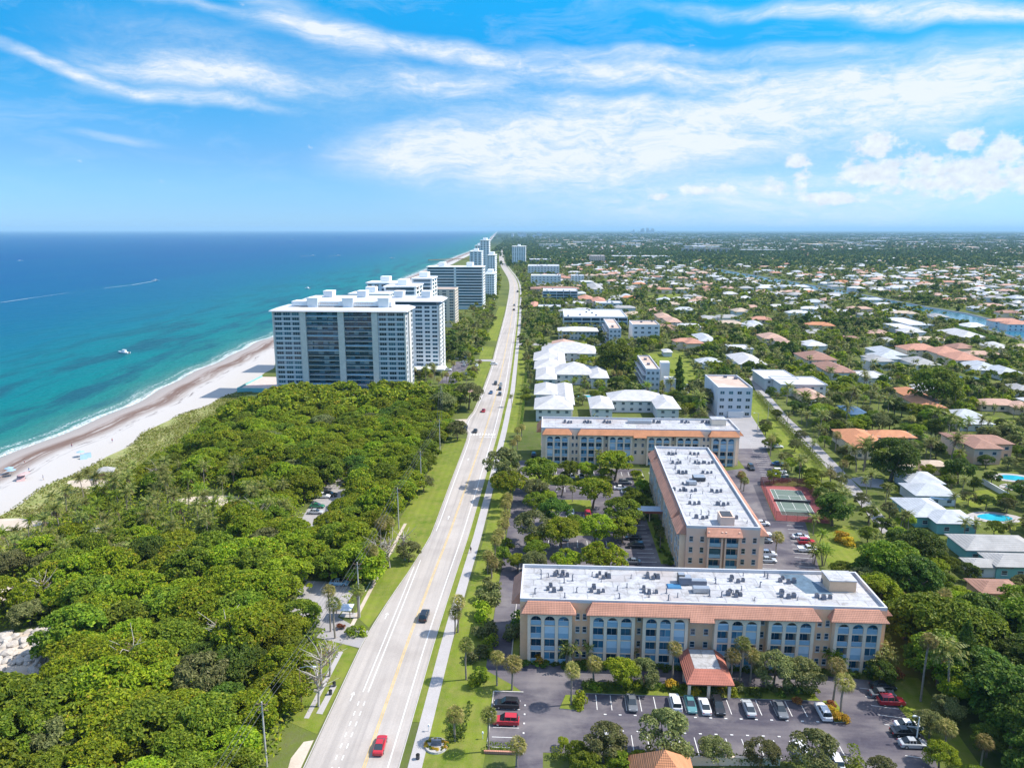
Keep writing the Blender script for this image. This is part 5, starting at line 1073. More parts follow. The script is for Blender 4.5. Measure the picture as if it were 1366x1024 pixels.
for i, (px, py) in enumerate(((677, 682), (674, 690), (674, 712), (671, 718), (665, 735), (661, 743), (651, 765), (656, 770), (690, 588), (696, 582), (690, 600), (684, 606))): base_palm(px, py, rnd.uniform(4, 6), 'fan palm in the row on the lawn between footpath and service lane', 'fan palms along the service lane')
for px, py, kd, h, lb in ((757, 890, 'areca', 4.2, 'slender palm clump at the third arch of the long block'), (786, 884, 'areca', 3.6, 'palm clump below the wall windows of the long block'), (838, 877, 'areca', 4.2, 'palm clump at the second arcade bay'), (853, 877, 'areca', 3.9, 'palm clump beside the second arcade bay'), (792, 911, 'sabal', 4.2, 'group palm on the island by the yellow-green tree'), (1110, 897, 'areca', 4, 'palm clump below the last wall windows of the long block'), (1180, 903, 'areca', 4.6, 'palm clump at the end corner of the long block'), (790, 880, 'areca', 2.6, 'short palm clump by the arcade'), (1085, 752, 'areca', 4.2, 'palm clump behind the roof corner of the long block'), (1098, 754, 'areca', 4.6, 'fuller palm clump behind the roof corner of the long block'), (801, 625, 'areca', 5, 'palm before the cream block arches'), (797, 592, 'areca', 8, 'tall palm against the cream block')):
    base_palm(px, py, h, lb, None, kd)
# --- shrubs
for i in range(34): plant('shrub', 8.6 + i*1.27 + rnd.uniform(-.3, .3), 123.3 + rnd.uniform(-1.0, 1.0), rnd.uniform(.6, 1.15), 'rounded shrub in the planted island of the front car park', 'shrubs in the front island', z=.15)
for i in range(36): plant('shrub', -4 + i*1.98, 130.2 + rnd.uniform(-.3, .3), rnd.uniform(.55, 1.0), 'clipped shrub in the bed along the long block', 'shrubs along the long block', 2)
for px, py, s, vr, lb in ((722, 884, 1.2, 0, 'golden yellow shrub at the foot of the arches'), (895, 918, 1.3, 0, 'yellow clipped bush beside the entrance palm'), (928, 926, .9, 0, 'yellow bush under the canopy eave'), (958, 926, .9, 0, 'yellow bush at the canopy column'), (1110, 952, 1., 0, 'golden hedge bush around the twin palms'), (1115, 960, 1., 0, 'golden hedge bush at the island tip'), (1126, 962, 1., 0, 'golden hedge bush facing the drive'), (1108, 944, .9, 1, 'reddish bush behind the golden hedge'), (1063, 938, .8, 1, 'reddish bush at the end of the planted island'), (1195, 905, 1.4, 1, 'pinkish flowering bush by the dark parked cars'), (1122, 722, 2.0, 0, 'yellow foliage plant behind the east lane lawn'), (1132, 727, 1.6, 0, 'second yellow foliage plant behind the east lane lawn'), (455, 838, .9, 1, 'reddish bed plants at the park drive')):
    u, v = U(px, py); plant('goldshrub', u, v, s, lb, None, vr)
for px, py, s, vr in ((774, 938, 1.5, 1), (652, 800, 2.4, 3), (643, 822, 2.4, 1), (643, 845, 2.3, 3), (640, 880, 2.0, 3), (641, 905, 1.5, 0), (632, 915, 1.2, 1), (659, 786, 2.2, 3), (663, 762, 2, 3), (671, 742, 1.8, 0), (676, 728, 1.5, 1), (606, 962, 1.0, 2), (606, 975, 1.0, 2), (606, 985, 1.0, 2), (482, 845, 1.2, 1), (470, 847, 1.3, 0), (695, 832, 2, 2), (690, 850, 2, 3), (655, 860, 1.6, 1), (649, 875, 1.5, 0)):
    u, v = U(px, py); plant('shrub', u, v, s, 'leafy bush on the lawn edge along the footpath and lane', 'bushes along the footpath lawn', vr)
for k in range(14): a = 2*PI*k/14; u, v = U(582, 995); plant('goldshrub' if k % 3 else 'shrub', u + 1.7*math.cos(a), v + 1.1*math.sin(a), .42, 'low clipped plant ringing the round planter by the footpath', 'plants of the round planter', 0)
def hedge(label, pts, w, h, mat):
    C = []
    for (p, q) in zip(pts, pts[1:]):
        L = math.hypot(q[0]-p[0], q[1]-p[1]); n = int(L*w*26)
        t = rng.uniform(0, 1, n); s = rng.uniform(-.5, .5, n)*w; d = np.array([q[0]-p[0], q[1]-p[1]])/L
        C.append(np.stack([p[0] + d[0]*L*t - d[1]*s, p[1] + d[1]*L*t + d[0]*s, np.where(rng.random(n) < .5, h, rng.uniform(.05, 1, n)*h)*(1 + .12*np.sin(t*L*1.7)) - np.abs(s/w)**3*h*1.6], 1))
    C = np.concatenate(C); o0 = C[0].copy(); o0[2] = 0
    N = np.tile([0, 0, 1.], (len(C), 1)) + rng.normal(size=(len(C), 3))*.7
    t = thing('hedge', label, 'hedge', tuple(o0)); mo('foliage', leafmesh('foliage', leafquads(rng, C - o0, N, .2*rng.uniform(.6, 1.3, len(C))), [mat]), t); return t
hedge('long clipped hedge behind the front parking row', [(1, 104.6), (26, 104.6), (51.8, 104.9)], 1.6, 1.5, L_MID); hedge('short dark hedge at the end of the kerb by the red car', [(-10, 105.9), (-5.2, 105.9)], 1.3, 1.1, L_MID)
hedge('clipped hedge beside the lot exit lane', [(50.6, 99), (51.6, 108.5)], 1.6, 1.8, L_MID); hedge('thin hedge along the footpath lawn planter', [(-14.4, 107.5), (-13.8, 117)], 1.0, 1.2, L_DARK)
hedge('tall clipped hedge between the street and the east lane lawn', [(101, 258), (104, 300), (110.5, 380)], 2.6, 2.2, L_MID); hedge('thin dark hedge along the villa lawns by the cycle path', [(-12, 300), (-12.5, 345), (-14, 430)], 1.2, 2.0, L_DARK)
hedge('dark hedge around the pool lawn', [(98, 205), (112, 210), (128, 214)], 1.4, 1.8, L_DARK); hedge('square hedge along the far canal bank garden', [U(1270, 443), U(1335, 463)], 6, 6, L_DARK)
# --- coastal thicket
def darts(poly_f, u0, u1, v0, v1, dmin, tries):
    pts = []; g = {}
    for _ in range(tries):
        u, v = rnd.uniform(u0, u1), rnd.uniform(v0, v1)
        if not poly_f(u, v): continue
        k = (int(u // dmin), int(v // dmin))
        if any((u-a)**2 + (v-c)**2 < dmin*dmin for i in (-1,0,1) for j in (-1,0,1) for (a, c) in g.get((k[0]+i, k[1]+j), ())): continue
        g.setdefault(k, []).append((u, v)); pts.append((u, v))
    return pts
def clear(u, v, r):
    return not any(occ(u + r*a, v + r*c) for a, c in ((0,0), (1,0), (-1,0), (0,1), (0,-1), (.7,.7), (-.7,.7), (.7,-.7), (-.7,-.7)))
def inthick(u, v):
    if not (vgx(v) + 24 < u < rd(v, 1) - 7.5): return False
    if v > 352: return False
    if u > -45.5 and 109 < v < 300: return False
    if u > -43.2 and v <= 109: return False
    if -158 < u < -74 and v > 351: return False
    return clear(u, v, 2.3) and inview(u, v, 5, 140)
pz = U(190, 690); cz_ = U(330, 665)
pts = darts(inthick, -160, -40, 86, 356, 6.3, 40000); pts.sort(key=lambda p: p[0]**2 + p[1]**2)
far_stuff = []
ZN = [(lambda u, v: v > 318, 'dense green tree at the foot of the grey tower', 'thicket trees below the tower'), (lambda u, v: u < vgx(v) + 32, 'low dense tree at the seaward edge of the coastal thicket', 'thicket trees along the dune'), (lambda u, v: u > -62 and v > 165, 'dense rounded tree between the park lot and the road lawn', 'thicket trees along the road lawn'), (lambda u, v: v < 150 and u > -75, 'bright leafy tree in the thicket by the utility poles', 'thicket trees by the utility poles'), (lambda u, v: v < 150, 'bright leafy tree in the thicket around the boulder clearing', 'thicket trees near the boulders'), (lambda u, v: True, 'broad dense tree in the heart of the coastal thicket', 'thicket trees in the middle')]
ni = 0
for u, v in pts:
    e = min(1., (u - vgx(v) - 20) / 24); s = (.5 + .62*e) * rnd.uniform(.8, 1.22)
    if abs(u - pz[0]) < 34 and abs(v - pz[1]) < 26 and rnd.random() < .72: continue
    var = rnd.choice((0, 1, 2, 3, 4, 5, 0, 1, 2, 3, 4, 5, 6, 7, 8, 6, 7, 9, 12, 13))
    if ni < 300:
        z = next(z for z in ZN if z[0](u, v)); plant('sea', u, v, s, z[1], z[2], var, sz=s*rnd.uniform(.8, 1.15)); ni += 1
    else: far_stuff.append((u, v, s*1.35, 'b', 0))
for i, (u, v) in enumerate(darts(lambda u, v: abs(u - pz[0]) + abs(v - pz[1]) < 52 and clear(u, v, 1.0) and u > vgx(v) + 16, pz[0]-45, pz[0]+50, pz[1]-36, pz[1]+36, 3.4, 1600)[:95]):
    plant('coco', u, v, rnd.uniform(.72, 1.12), 'coconut-like palm in the sandy palm grove behind the dune', 'palms of the sandy grove')
for px, py, h in ((70, 690, 7), (77, 700, 6), (112, 665, 6.5), (178, 640, 5), (200, 632, 6), (105, 700, 6)):
    base_palm(px, py, h, 'feathery palm silhouetted against the dune grass', 'palms on the dune edge', 'coco')
for px, py, r, lb in ((487, 735, 14, 'pale dry scraggly tree behind the park lot'), (505, 745, 12, 'brownish dry tree beside the park lot lawn'), (565, 640, 11, 'reddish dry tree against the road lawn'), (545, 730, 13, 'grey-green dry tree on the lawn edge'), (610, 568, 12, 'rounded tree by the crossing'), (590, 532, 16, 'grey-green tree near the tower driveway'), (625, 520, 17, 'large rounded tree beside the tower driveway')):
    at_px('oak', px, py, r, lb, None, 4)
for px, py, h in ((585, 520, 6), (596, 516, 7), (605, 500, 7), (632, 505, 6), (640, 495, 6), (553, 508, 7), (575, 515, 6), (520, 727, 7), (508, 735, 8), (514, 728, 7.5)): base_palm(px, py, h, 'fan palm near the grey tower entrance' if py < 600 else 'fan palm among the dry trees by the road lawn', 'scattered fan palms by the thicket')
for i, (px, py) in enumerate(((430, 905), (440, 890), (425, 930), (300, 865), (505, 752), (488, 748), (520, 745), (212, 640), (255, 760), (345, 700), (540, 735), (60, 800), (180, 900))): base_palm(px, py + 12, rnd.uniform(5, 7), 'leafless pale tree with bare branches sticking out of the coastal thicket', 'bare trees of the thicket', 'snag')
# dune grass and creeping scrub
n = 36000; vv = rng.uniform(90, 372, n); off = rng.uniform(-1, 30, n) * (1 - .35*np.clip((vv-330)/40, 0, 1)); uu = np.array([vgx(a) for a in vv]) + off
keep = (np.sin(uu*.31 + vv*.17) + np.sin(vv*.11 - uu*.23) + rng.uniform(-1.2, 1.2, n) + off*.12) > -.2; keep &= ~np.array([bool(occ(a, c) == 1) for a, c in zip(uu, vv)]); uu, vv, off = uu[keep], vv[keep], off[keep]; k = len(uu)
C = np.stack([uu, vv, rng.uniform(.05, .3, k) + off*.022], 1); L_DUNE = leafmat('leaf_dune', [(0, (.12, .19, .012)), (.5, (.22, .27, .03)), (1, (.36, .33, .10))])
tag(mo('dune_grass', leafmesh('dune_grass', leafquads(rng, C, np.tile([0, 0, 1.], (k, 1)) + rng.normal(size=(k, 3))*.5, .34*rng.uniform(.5, 1.4, k)), [L_DUNE])), 'yellow-green dune grass and creepers between beach and thicket', 'dune grass', None, 'stuff')
# thicket underbrush so that the gaps read as leaf-covered ground
n = 70000; uu = rng.uniform(-165, -44, n); vv = rng.uniform(84, 366, n); ok = np.array([(a > vgx(c) + 21) and not occ(a, c) and a < rd(c, 1) - 5 and inview(a, c, 0, 60) for a, c in zip(uu, vv)]); uu, vv = uu[ok], vv[ok]; k = len(uu)
C = np.stack([uu, vv, rng.uniform(.6, 3.9, k)], 1); tag(mo('underbrush', leafmesh('underbrush', leafquads(rng, C, np.tile([.25, 0, 1.], (k, 1)) + rng.normal(size=(k, 3))*.6, .42*rng.uniform(.6, 1.3, k)), [L_SEA])), 'low leafy underbrush under the coastal thicket trees', 'underbrush', None, 'stuff')
# --- trees among the houses
def wood(u, v): return .5 + .5*math.sin(u/41 + 1)*math.sin(v/57 + 2)
tl = []
def scatter(u0f, u1f, v0, v1, cell, prob):
    v = v0
    while v < v1:
        u = u0f(v)
        while u < u1f(v):
            a, c = u + rnd.uniform(-.45, .45)*cell, v + rnd.uniform(-.45, .45)*cell; u += cell
            if not inview(a, c, 4, 110): continue
            o = occ(a, c)
            if o == 1 or (o == 2 and rnd.random() > .05): continue
            if rnd.random() < prob*(.75 + .4*wood(a, c)): tl.append((a, c))
        v += cell
scatter(lambda v: 66., lambda v: .78*v + 90, 92, 345, 5.6, .95); scatter(lambda v: -20., lambda v: .78*v + 90, 345, 700, 6.6, .93)
scatter(lambda v: -84. - .03*(v-400), lambda v: rd(v, 1) - 4, 384, 700, 6.5, .85); scatter(lambda v: rd(v, 1) - 34, lambda v: rd(v, 1) - 10, 700, 1680, 8.5, .9)
scatter(lambda v: rd(v, 2) + 7, lambda v: .8*v + 90, 700, 1100, 8.6, .93); scatter(lambda v: rd(v, 2) + 8, lambda v: .8*v + 90, 1100, 1690, 11.5, .93)
tl = [p for p in tl if not in_canal(p[0], p[1], 1, .085*p[1])]
tl.sort(key=lambda p: p[0]**2 + p[1]**2 - (0 if p[0] < 60 else 0))
LAB = {'oak': 'green rounded tree', 'ficus': 'big dark spreading tree', 'coco': 'feathery palm', 'sabal': 'fan palm', 'areca': 'clumping palm', 'conifer': 'dark conifer'}
def zone_of(u, v):
    if u < -30: return 'in the gardens between the beach towers and the road'
    if v < 178 and u > 60: return 'in the woods beside the front block'
    if v < 262 and u > 60: return 'around the white-roofed houses east of the tennis court'
    if v < 345 and u > 60: return 'in the gardens along the residential street'
    if u < 72: return 'around the white hip-roofed villas'
    return 'among the houses past the grey apartment block'
cap = {'shade_tree': 285, 'spreading_tree': 120, 'feather_palm': 285, 'fan_palm': 190, 'clump_palm': 60, 'conifer_tree': 30}
for u, v in tl:
    r = rnd.random(); dk = wood(u, v) > .62
    if v < 180 and u > 60: kd = 'ficus' if r < .42 else ('oak' if r < .72 else ('coco' if r < .84 else 'sabal'))
    else: kd = ('ficus' if dk else 'oak') if r < .16 else ('oak' if r < .52 else ('coco' if r < .86 else ('sabal' if r < .93 else 'areca')))
    s = rnd.uniform(.62, 1.15) * (.85 if kd == 'ficus' else 1) * (1.22 if u > 66 and v < 360 and kd in ('oak', 'ficus', 'coco') else 1)
    if kd == 'ficus' and not clear(u, v, 6.5): kd = 'oak'; s = min(s, .8)
    if kd in ('oak', 'coco') and not clear(u, v, 3.5): s = min(s, .75)
    nm = NAMES[kd][0]
    if CNT.get(nm, 0) < cap[nm] and v < 420: plant(kd, u, v, s, LAB[kd] + ' ' + zone_of(u, v), LAB[kd] + 's ' + zone_of(u, v))
    else: far_stuff.append((u, v, s*(1.5 if kd == 'ficus' else 1), {'oak': 'b', 'ficus': 'b', 'coco': 'p', 'sabal': 's', 'areca': 'p', 'conifer': 'c'}[kd], 1 if kd == 'ficus' else rnd.randrange(4)))
# a few singled-out big trees
for kd, px, py, r, lb in (('conifer', 1285, 880, 18, 'tall dark conifer towering over the car park woods'), ('conifer', 906, 500, 8, 'dark columnar conifer at the edge of the park lawn'), ('ficus', 1290, 510, 0, ''), ('ficus', 1192, 603, 34, 'huge dark spreading tree in front of the orange-tiled house'), ('ficus', 820, 470, 28, 'large dark tree behind the courtyard villas'), ('ficus', 1250, 508, 32, 'massive bright green tree above the deep orange roof'), ('oak', 940, 525, 14, 'yellow-green tree beside the grey gravel-roofed block'), ('ficus', 1113, 672, 26, 'dark clump of trees next to the tennis court'), ('ficus', 1200, 770, 26, 'dark tree standing over the long block roof corner'), ('oak', 1150, 560, 12, 'leafy tree by the panelled blue roof')):
    if r: at_px(kd, px, py, r, lb, None)
# distant trees: one mass of leaf clumps, coarser with distance
rg = np.random.default_rng(77)
def lod(n, leaf, nl, k=6): return [crown(rg, 4.2, 1.2, 6.3, nl, n, leaf, lobe=(.28, .46), jit=.45, core=.05) for _ in range(k)]
LB = [lod(420, .62, 16), lod(150, 1.05, 12), lod(52, 1.75, 8), lod(20, 2.8, 5)]
LP = [[np.concatenate([fronds(rg, nf, 3.2, (0, 0, 7), seg=sg, leaf=lf), leafquads(rg, np.array([[0, 0, 3.4]]), np.array([[1., .3, 0]]), 3.4, .03)]) for _ in range(4)] for nf, sg, lf in ((13, 4, .8), (8, 3, 1.1), (6, 1, 1.8), (4, 1, 2.2))]
LS = [[np.concatenate([leafquads(rg, np.array([0, 0, 6.]) + (d := rg.normal(size=(n, 3)))/np.linalg.norm(d, axis=1, keepdims=True)*1.15, d, sz), leafquads(rg, np.array([[0, 0, 3.]]), np.array([[1., .3, 0]]), 3., .03)]) for _ in range(3)] for n, sz in ((50, .6), (24, .8), (10, 1.2), (6, 1.6))]
def lc(n, leaf):
    z = rg.uniform(.5, 13, n); r = 2.2*(1 - z/13.5)**.7; a = rg.uniform(0, 6.28, n); C = np.stack([r*np.cos(a), r*np.sin(a), z], 1); return leafquads(rg, C, np.stack([np.cos(a), np.sin(a), .5+0*a], 1) + rg.normal(size=(n, 3))*.4, leaf)
LC = [[lc(160, .7)], [lc(60, 1.1)], [lc(24, 1.7)], [lc(10, 2.5)]]
MATS = [L_MID, L_DARK, L_LIGHT, L_GREY, L_PALM, L_SABAL, L_FAR, L_SEA]
far3 = []
def band(v0, v1, cell, s, ulo):
    v = v0
    while v < v1:
        u = ulo(v)
        while u < .8*v + 100:
            a, c = u + rnd.uniform(-.5, .5)*cell, v + rnd.uniform(-.5, .5)*cell; u += cell
            if inview(a, c, 4, 100) and rnd.random() < .8 + .2*wood(a/3, c/3) and not in_canal(a, c, 2, .08*c): far3.append((a, c, s*rnd.uniform(.6, 1.25), 'p' if rnd.random() < .15 and c < 2200 else 'f', 6 if rnd.random() < .8 else 1))
        v += cell
band(1690, 3000, 15, 1.25, lambda v: rd(v, 2) + 10 if rnd.random() < .9 else rd(v, 1) - 25); band(3000, 6500, 36, 2.0, lambda v: -.045*v - 80); band(6500, 18000, 120, 4.2, lambda v: -.07*v + 20)
def build_mass(name, lst, label):
    V = []; MI = []
    for u, v, s, kd, mv in lst:
        d = math.hypot(u, v); l = 0 if d < 420 else (1 if d < 760 else (2 if d < 1700 else 3)); lib = {'b': LB, 'f': LB, 'p': LP, 's': LS, 'c': LC}[kd][l]
        a = lib[rnd.randrange(len(lib))]; th = rnd.uniform(0, 6.28); c, sn = math.cos(th)*s, math.sin(th)*s; sz = s if s < 1.6 else 1.15 + .1*s
        V.append(np.stack([a[:, 0]*c - a[:, 1]*sn + u, a[:, 0]*sn + a[:, 1]*c + v, a[:, 2]*sz*rnd.uniform(.85, 1.2)], 1)); m_ = {'p': 4, 's': 5, 'c': 1, 'f': mv, 'b': mv}[kd]
        MI.append(np.full(len(a)//4, 7 if (kd == 'b' and u < -60 and v < 360) else m_))
    V = np.concatenate(V); tag(mo(name, leafmesh(name, V, MATS, np.concatenate(MI))), label, 'trees', None, 'stuff'); return len(V)//4
nq = build_mass('distant_trees', far_stuff, 'mass of garden trees and palms between the houses inland'); nq2 = build_mass('far_woods', far3, 'blue-green tree cover stretching to the horizon')
print('TREES', CNT, len(far_stuff), len(far3), nq, nq2, 'houses', len(cand), nh)
# ---------------------------------------------------------------- cars
def paint(name, c):
    m, nt, b = NT(name); b.inputs['Base Color'].default_value = (*c, 1); b.inputs['Roughness'].default_value = .28; b.inputs['Specular IOR Level'].default_value = .5
    b.inputs['Coat Weight'].default_value = .5; b.inputs['Coat Roughness'].default_value = .08; return m
PT = {'white': paint('paint_white', (.78, .78, .79)), 'silver': paint('paint_silver', (.42, .44, .46)), 'grey': paint('paint_grey', (.14, .15, .165)), 'black': paint('paint_black', (.018, .019, .022)), 'red': paint('paint_red', (.46, .018, .03)), 'blue': paint('paint_blue', (.03, .09, .22)), 'teal': paint('paint_teal', (.09, .24, .25)), 'green': paint('paint_green', (.02, .16, .08)), 'paleblue': paint('paint_pale_blue', (.32, .52, .66)), 'gold': paint('paint_beige', (.46, .40, .30))}
LAMP = M('headlight_glass', (.75, .76, .78), .15, .6, .02); TAIL = M('taillight_glass', (.45, .02, .02), .2, .5, .05)
def loft(st, n=None):
    b = MB(); k = len(st[0][1]); vs = []; fs = []
    for x, pr in st: vs += [(x, y, z) for y, z in pr]
    for i in range(len(st)-1):
        for j in range(k): fs.append((i*k+j, i*k+(j+1) % k, (i+1)*k+(j+1) % k, (i+1)*k+j))
    fs += [tuple(range(k))[::-1], tuple((len(st)-1)*k + j for j in range(k))]; b.add(vs, fs); return b
def prof(w, z0, zb, zt, wt): return [(-w, z0), (-w*1.0, zb*.55+z0*.45), (-w*.98, zb), (-wt, zt), (wt, zt), (w*.98, zb), (w, zb*.55+z0*.45), (w, z0)]
SPEC = {'sedan': (4.7, 1.45, [(-2.35, .78, .3, .62, .70), (-2.2, .86, .26, .80, .88), (-1.5, .9, .25, .84, .96), (.75, .9, .25, .86, .95), (1.7, .88, .25, .80, .86), (2.2, .84, .26, .66, .72), (2.36, .70, .32, .52, .58)], [(-1.75, .70, .94), (-.95, .62, 1.43), (.25, .62, 1.45), (1.15, .72, .93)]),
        'suv': (4.75, 1.75, [(-2.36, .82, .36, .80, .90), (-2.25, .9, .34, .98, 1.06), (-1.5, .94, .33, 1.02, 1.10), (.85, .94, .33, 1.02, 1.10), (1.75, .92, .33, .96, 1.02), (2.24, .88, .34, .80, .88), (2.38, .74, .38, .62, .70)], [(-2.2, .76, 1.08), (-1.95, .70, 1.70), (.2, .70, 1.74), (1.1, .76, 1.08)]),
        'pickup': (5.5, 1.8, [(-2.75, .9, .45, .9, 1.0), (-2.6, .94, .42, .98, 1.04), (-.9, .95, .40, 1.0, 1.06), (1.0, .95, .40, 1.0, 1.08), (2.0, .94, .40, .98, 1.06), (2.62, .9, .42, .85, .95), (2.76, .8, .46, .65, .75)], [(-.85, .76, 1.07), (-.65, .70, 1.76), (.6, .70, 1.8), (1.45, .78, 1.07)])}
CARM = {}
for k, (L, H, bs, cs) in SPEC.items():
    body = loft([(x, prof(w, z0, zb, zt, w*.86)) for x, w, z0, zb, zt in bs]); 
    cab = loft([(x, [(-w*(1.08 if i in (1, 2) else 1), zz), (-w*.96, z), (w*.96, z), (w*(1.08 if i in (1, 2) else 1), zz)]) for i, (x, w, z) in enumerate(cs) for zz in [bs[2][4]-.02]])
    top = loft([(cs[1][0]+.05, [(-cs[1][1]*.97, cs[1][2]-.02), (-cs[1][1]*.9, cs[1][2]+.04), (cs[1][1]*.9, cs[1][2]+.04), (cs[1][1]*.97, cs[1][2]-.02)]), (cs[2][0]-.02, [(-cs[2][1]*.97, cs[2][2]-.02), (-cs[2][1]*.9, cs[2][2]+.04), (cs[2][1]*.9, cs[2][2]+.04), (cs[2][1]*.97, cs[2][2]-.02)])])
    for sy in (-1, 1):   # door pillars
        for x in (cs[1][0]+.1, (cs[1][0]+cs[2][0])/2, cs[2][0]-.05): top.box(x-.05, x+.05, sy*cs[1][1]*1.06-.03, sy*cs[1][1]*1.06+.03, bs[2][4]-.02, cs[1][2]-.1)
    if k == 'pickup': top.box(-2.7, -.95, .75, .93, 1.06, 1.22).box(-2.7, -.95, -.93, -.75, 1.06, 1.22).box(-2.74, -2.62, -.93, .93, 1.05, 1.221)
    body.add(top.v, top.f)
    wh = MB(); wh.tube([(0,-.11,0),(0,.11,0)], .34, 12); rim = MB(); rim.tube([(0,-.13,0),(0,.13,0)], .2, 8)
    hl = MB().box(-.05, .05, -.17, .17, -.07, .07)
    CARM[k] = (body.mesh('body', [PT['white']]), cab.mesh('window', [CARGL]), wh.mesh('tyre', [BLACK]), rim.mesh('rim', [STEEL]), hl.mesh('headlight', [LAMP]), hl.mesh('taillight', [TAIL]), L, bs)
def car(kind, col, x, y, rz, label, z=.05, group=None, parts=True, s=1.):
    bm_, gm, tm, rm, hm, lm, L, bs = CARM[kind]; t = thing('parked_car' if group != 'road' else 'car', label, 'pickup' if kind == 'pickup' else 'car', (x, y, z), rz, None if group == 'road' else group, s)
    b = mo('body', bm_, t); b.material_slots[0].link = 'OBJECT'; b.material_slots[0].material = PT[col]; mo('window', gm, t)
    if parts:
        for wx in (-L*.31, L*.30):
            for sy in (-1, 1): w = mo('wheel', tm, t, (wx, sy*.80, .34)); mo('rim', rm, w)
        for sy in (-1, 1): mo('headlight', hm, t, (bs[-2][0]+.02, sy*.62, bs[-2][3]-.02)); mo('taillight', lm, t, (bs[0][0]+.05, sy*.64, bs[0][3]+.05))
    else:
        for wx in (-L*.31, L*.30):
            for sy in (-1, 1): mo('wheel', tm, t, (wx, sy*.80, .34))
    return t
def cpx(kind, col, px, py, rz, label, **k): u, v = U(px, py, .7); return car(kind, col, u, v, rz, label, **k)
Nn = PI/2
for a in (('suv', 'black', 676, 938, PI, 'dark car parked nose to the kerb in the stall next to the lawn'), ('suv', 'red', 675, 960, PI, 'red car parked nose to the kerb beside the dark one'),
          ('sedan', 'grey', 843, 936, -Nn, 'dark grey car parked alone at the shady end of the front row'), ('suv', 'white', 901, 936, Nn, 'white car next to the teal sedan in the front row'), ('sedan', 'teal', 921, 938, -Nn, 'teal green sedan between two white cars'), ('sedan', 'white', 940, 940, Nn, 'white sedan between the teal and the black car'), ('suv', 'black', 958, 941, -Nn, 'black car directly below the entrance canopy bushes'),
          ('sedan', 'silver', 999, 943, Nn, 'silver sedan showing red tail lights in the shade'), ('sedan', 'grey', 1041, 945, -Nn, 'grey sedan parked between empty stalls of the front row'), ('suv', 'white', 1098, 948, Nn, 'white car at the row end against the gold hedge'),
          ('sedan', 'paleblue', 930, 908, 0, 'pale car waiting under the entrance canopy'), ('sedan', 'black', 1178, 914, 0, 'dark car in the shade at the head of the side row'), ('sedan', 'grey', 1177, 924, 0, 'grey car partly hidden by the red one'), ('suv', 'red', 1189, 934, 0, 'red car in the side row by the tall palm'),
          ('sedan', 'white', 1212, 966, 0, 'white car in the side row under tree shade'), ('sedan', 'black', 1207, 975, 0, 'black car squeezed between two white ones'), ('sedan', 'silver', 1218, 990, 0, 'silver sedan last in the side row'),
          ('suv', 'white', 1070, 1000, Nn, 'white car under the broad olive tree'), ('suv', 'white', 1113, 1012, Nn, 'white car half under the lot exit tree'), ('suv', 'white', 901, 1002, Nn, 'white car seen through the widest green tree'), ('sedan', 'white', 812, 985, Nn, 'white car seen through the grey-olive tree')):
    cpx(*a)
E1 = 'cars along the east lane'
for a in (('pickup', 'white', 1078, 732, 0, 'white pickup truck in the bay below the tennis court'), ('suv', 'red', 1076, 722, 0, 'dark red car between the pickup and a white sedan'), ('sedan', 'white', 1068, 715, 0, 'white sedan beside the dark red car'), ('sedan', 'white', 1016, 697, 0, 'white car nearest the corner of the end-on block'), ('suv', 'white', 1018, 712, 0, 'white suv along the flank of the end-on block'), ('sedan', 'grey', 1019, 720, 0, 'grey car beside the white suv at the flank'), ('suv', 'white', 1024, 738, 0, 'white car behind the golden fan palm'), ('sedan', 'silver', 1024, 746, 0, 'silver car behind the golden fan palm'),
          ('suv', 'black', 1033, 587, 0, 'black car first in the far bay by the cream block'), ('sedan', 'white', 1037, 595, 0, 'white car second in the far bay by the cream block'), ('sedan', 'blue', 1038, 618, 0, 'blue car alone in the middle of the far bay'), ('suv', 'white', 1040, 628, 0, 'white suv in the far bay above the tennis court'), ('sedan', 'silver', 1043, 633, 0, 'silver car in the far bay above the tennis court'), ('sedan', 'black', 1046, 639, 0, 'black car closest to the tennis court fence'), ('suv', 'red', 990, 634, -Nn, 'red car parked at the arcade end of the cream block'), ('suv', 'black', 1002, 623, -Nn, 'dark car in the shade of the cream block end')):
    cpx(*a)
for a in (('sedan', 'white', 828, 650, 0, 'white car in the open courtyard row'), ('suv', 'grey', 834, 643, 0, 'dark grey car above the white courtyard car'), ('suv', 'red', 784, 684, Nn, 'red car alone in the courtyard centre row'), ('suv', 'black', 848, 727, PI, 'black car beside the shaded lane of the courtyard'), ('sedan', 'grey', 843, 748, PI, 'grey car close behind the front block roof'), ('sedan', 'white', 762, 682, Nn, 'white car between two courtyard trees'), ('sedan', 'white', 764, 634, Nn, 'white car by the cream block trees'), ('suv', 'white', 755, 715, Nn, 'white car glimpsed beneath the flat-topped trees'), ('sedan', 'silver', 776, 634, Nn, 'silver car at the courtyard top row'), ('sedan', 'white', 838, 655, PI, 'white hatchback tucked under a courtyard tree'), ('suv', 'black', 712, 606, Nn, 'black car at the back corner of the cream block'), ('sedan', 'black', 845, 716, PI, 'dark car at the lit end of the shaded lane')):
    cpx(*a)
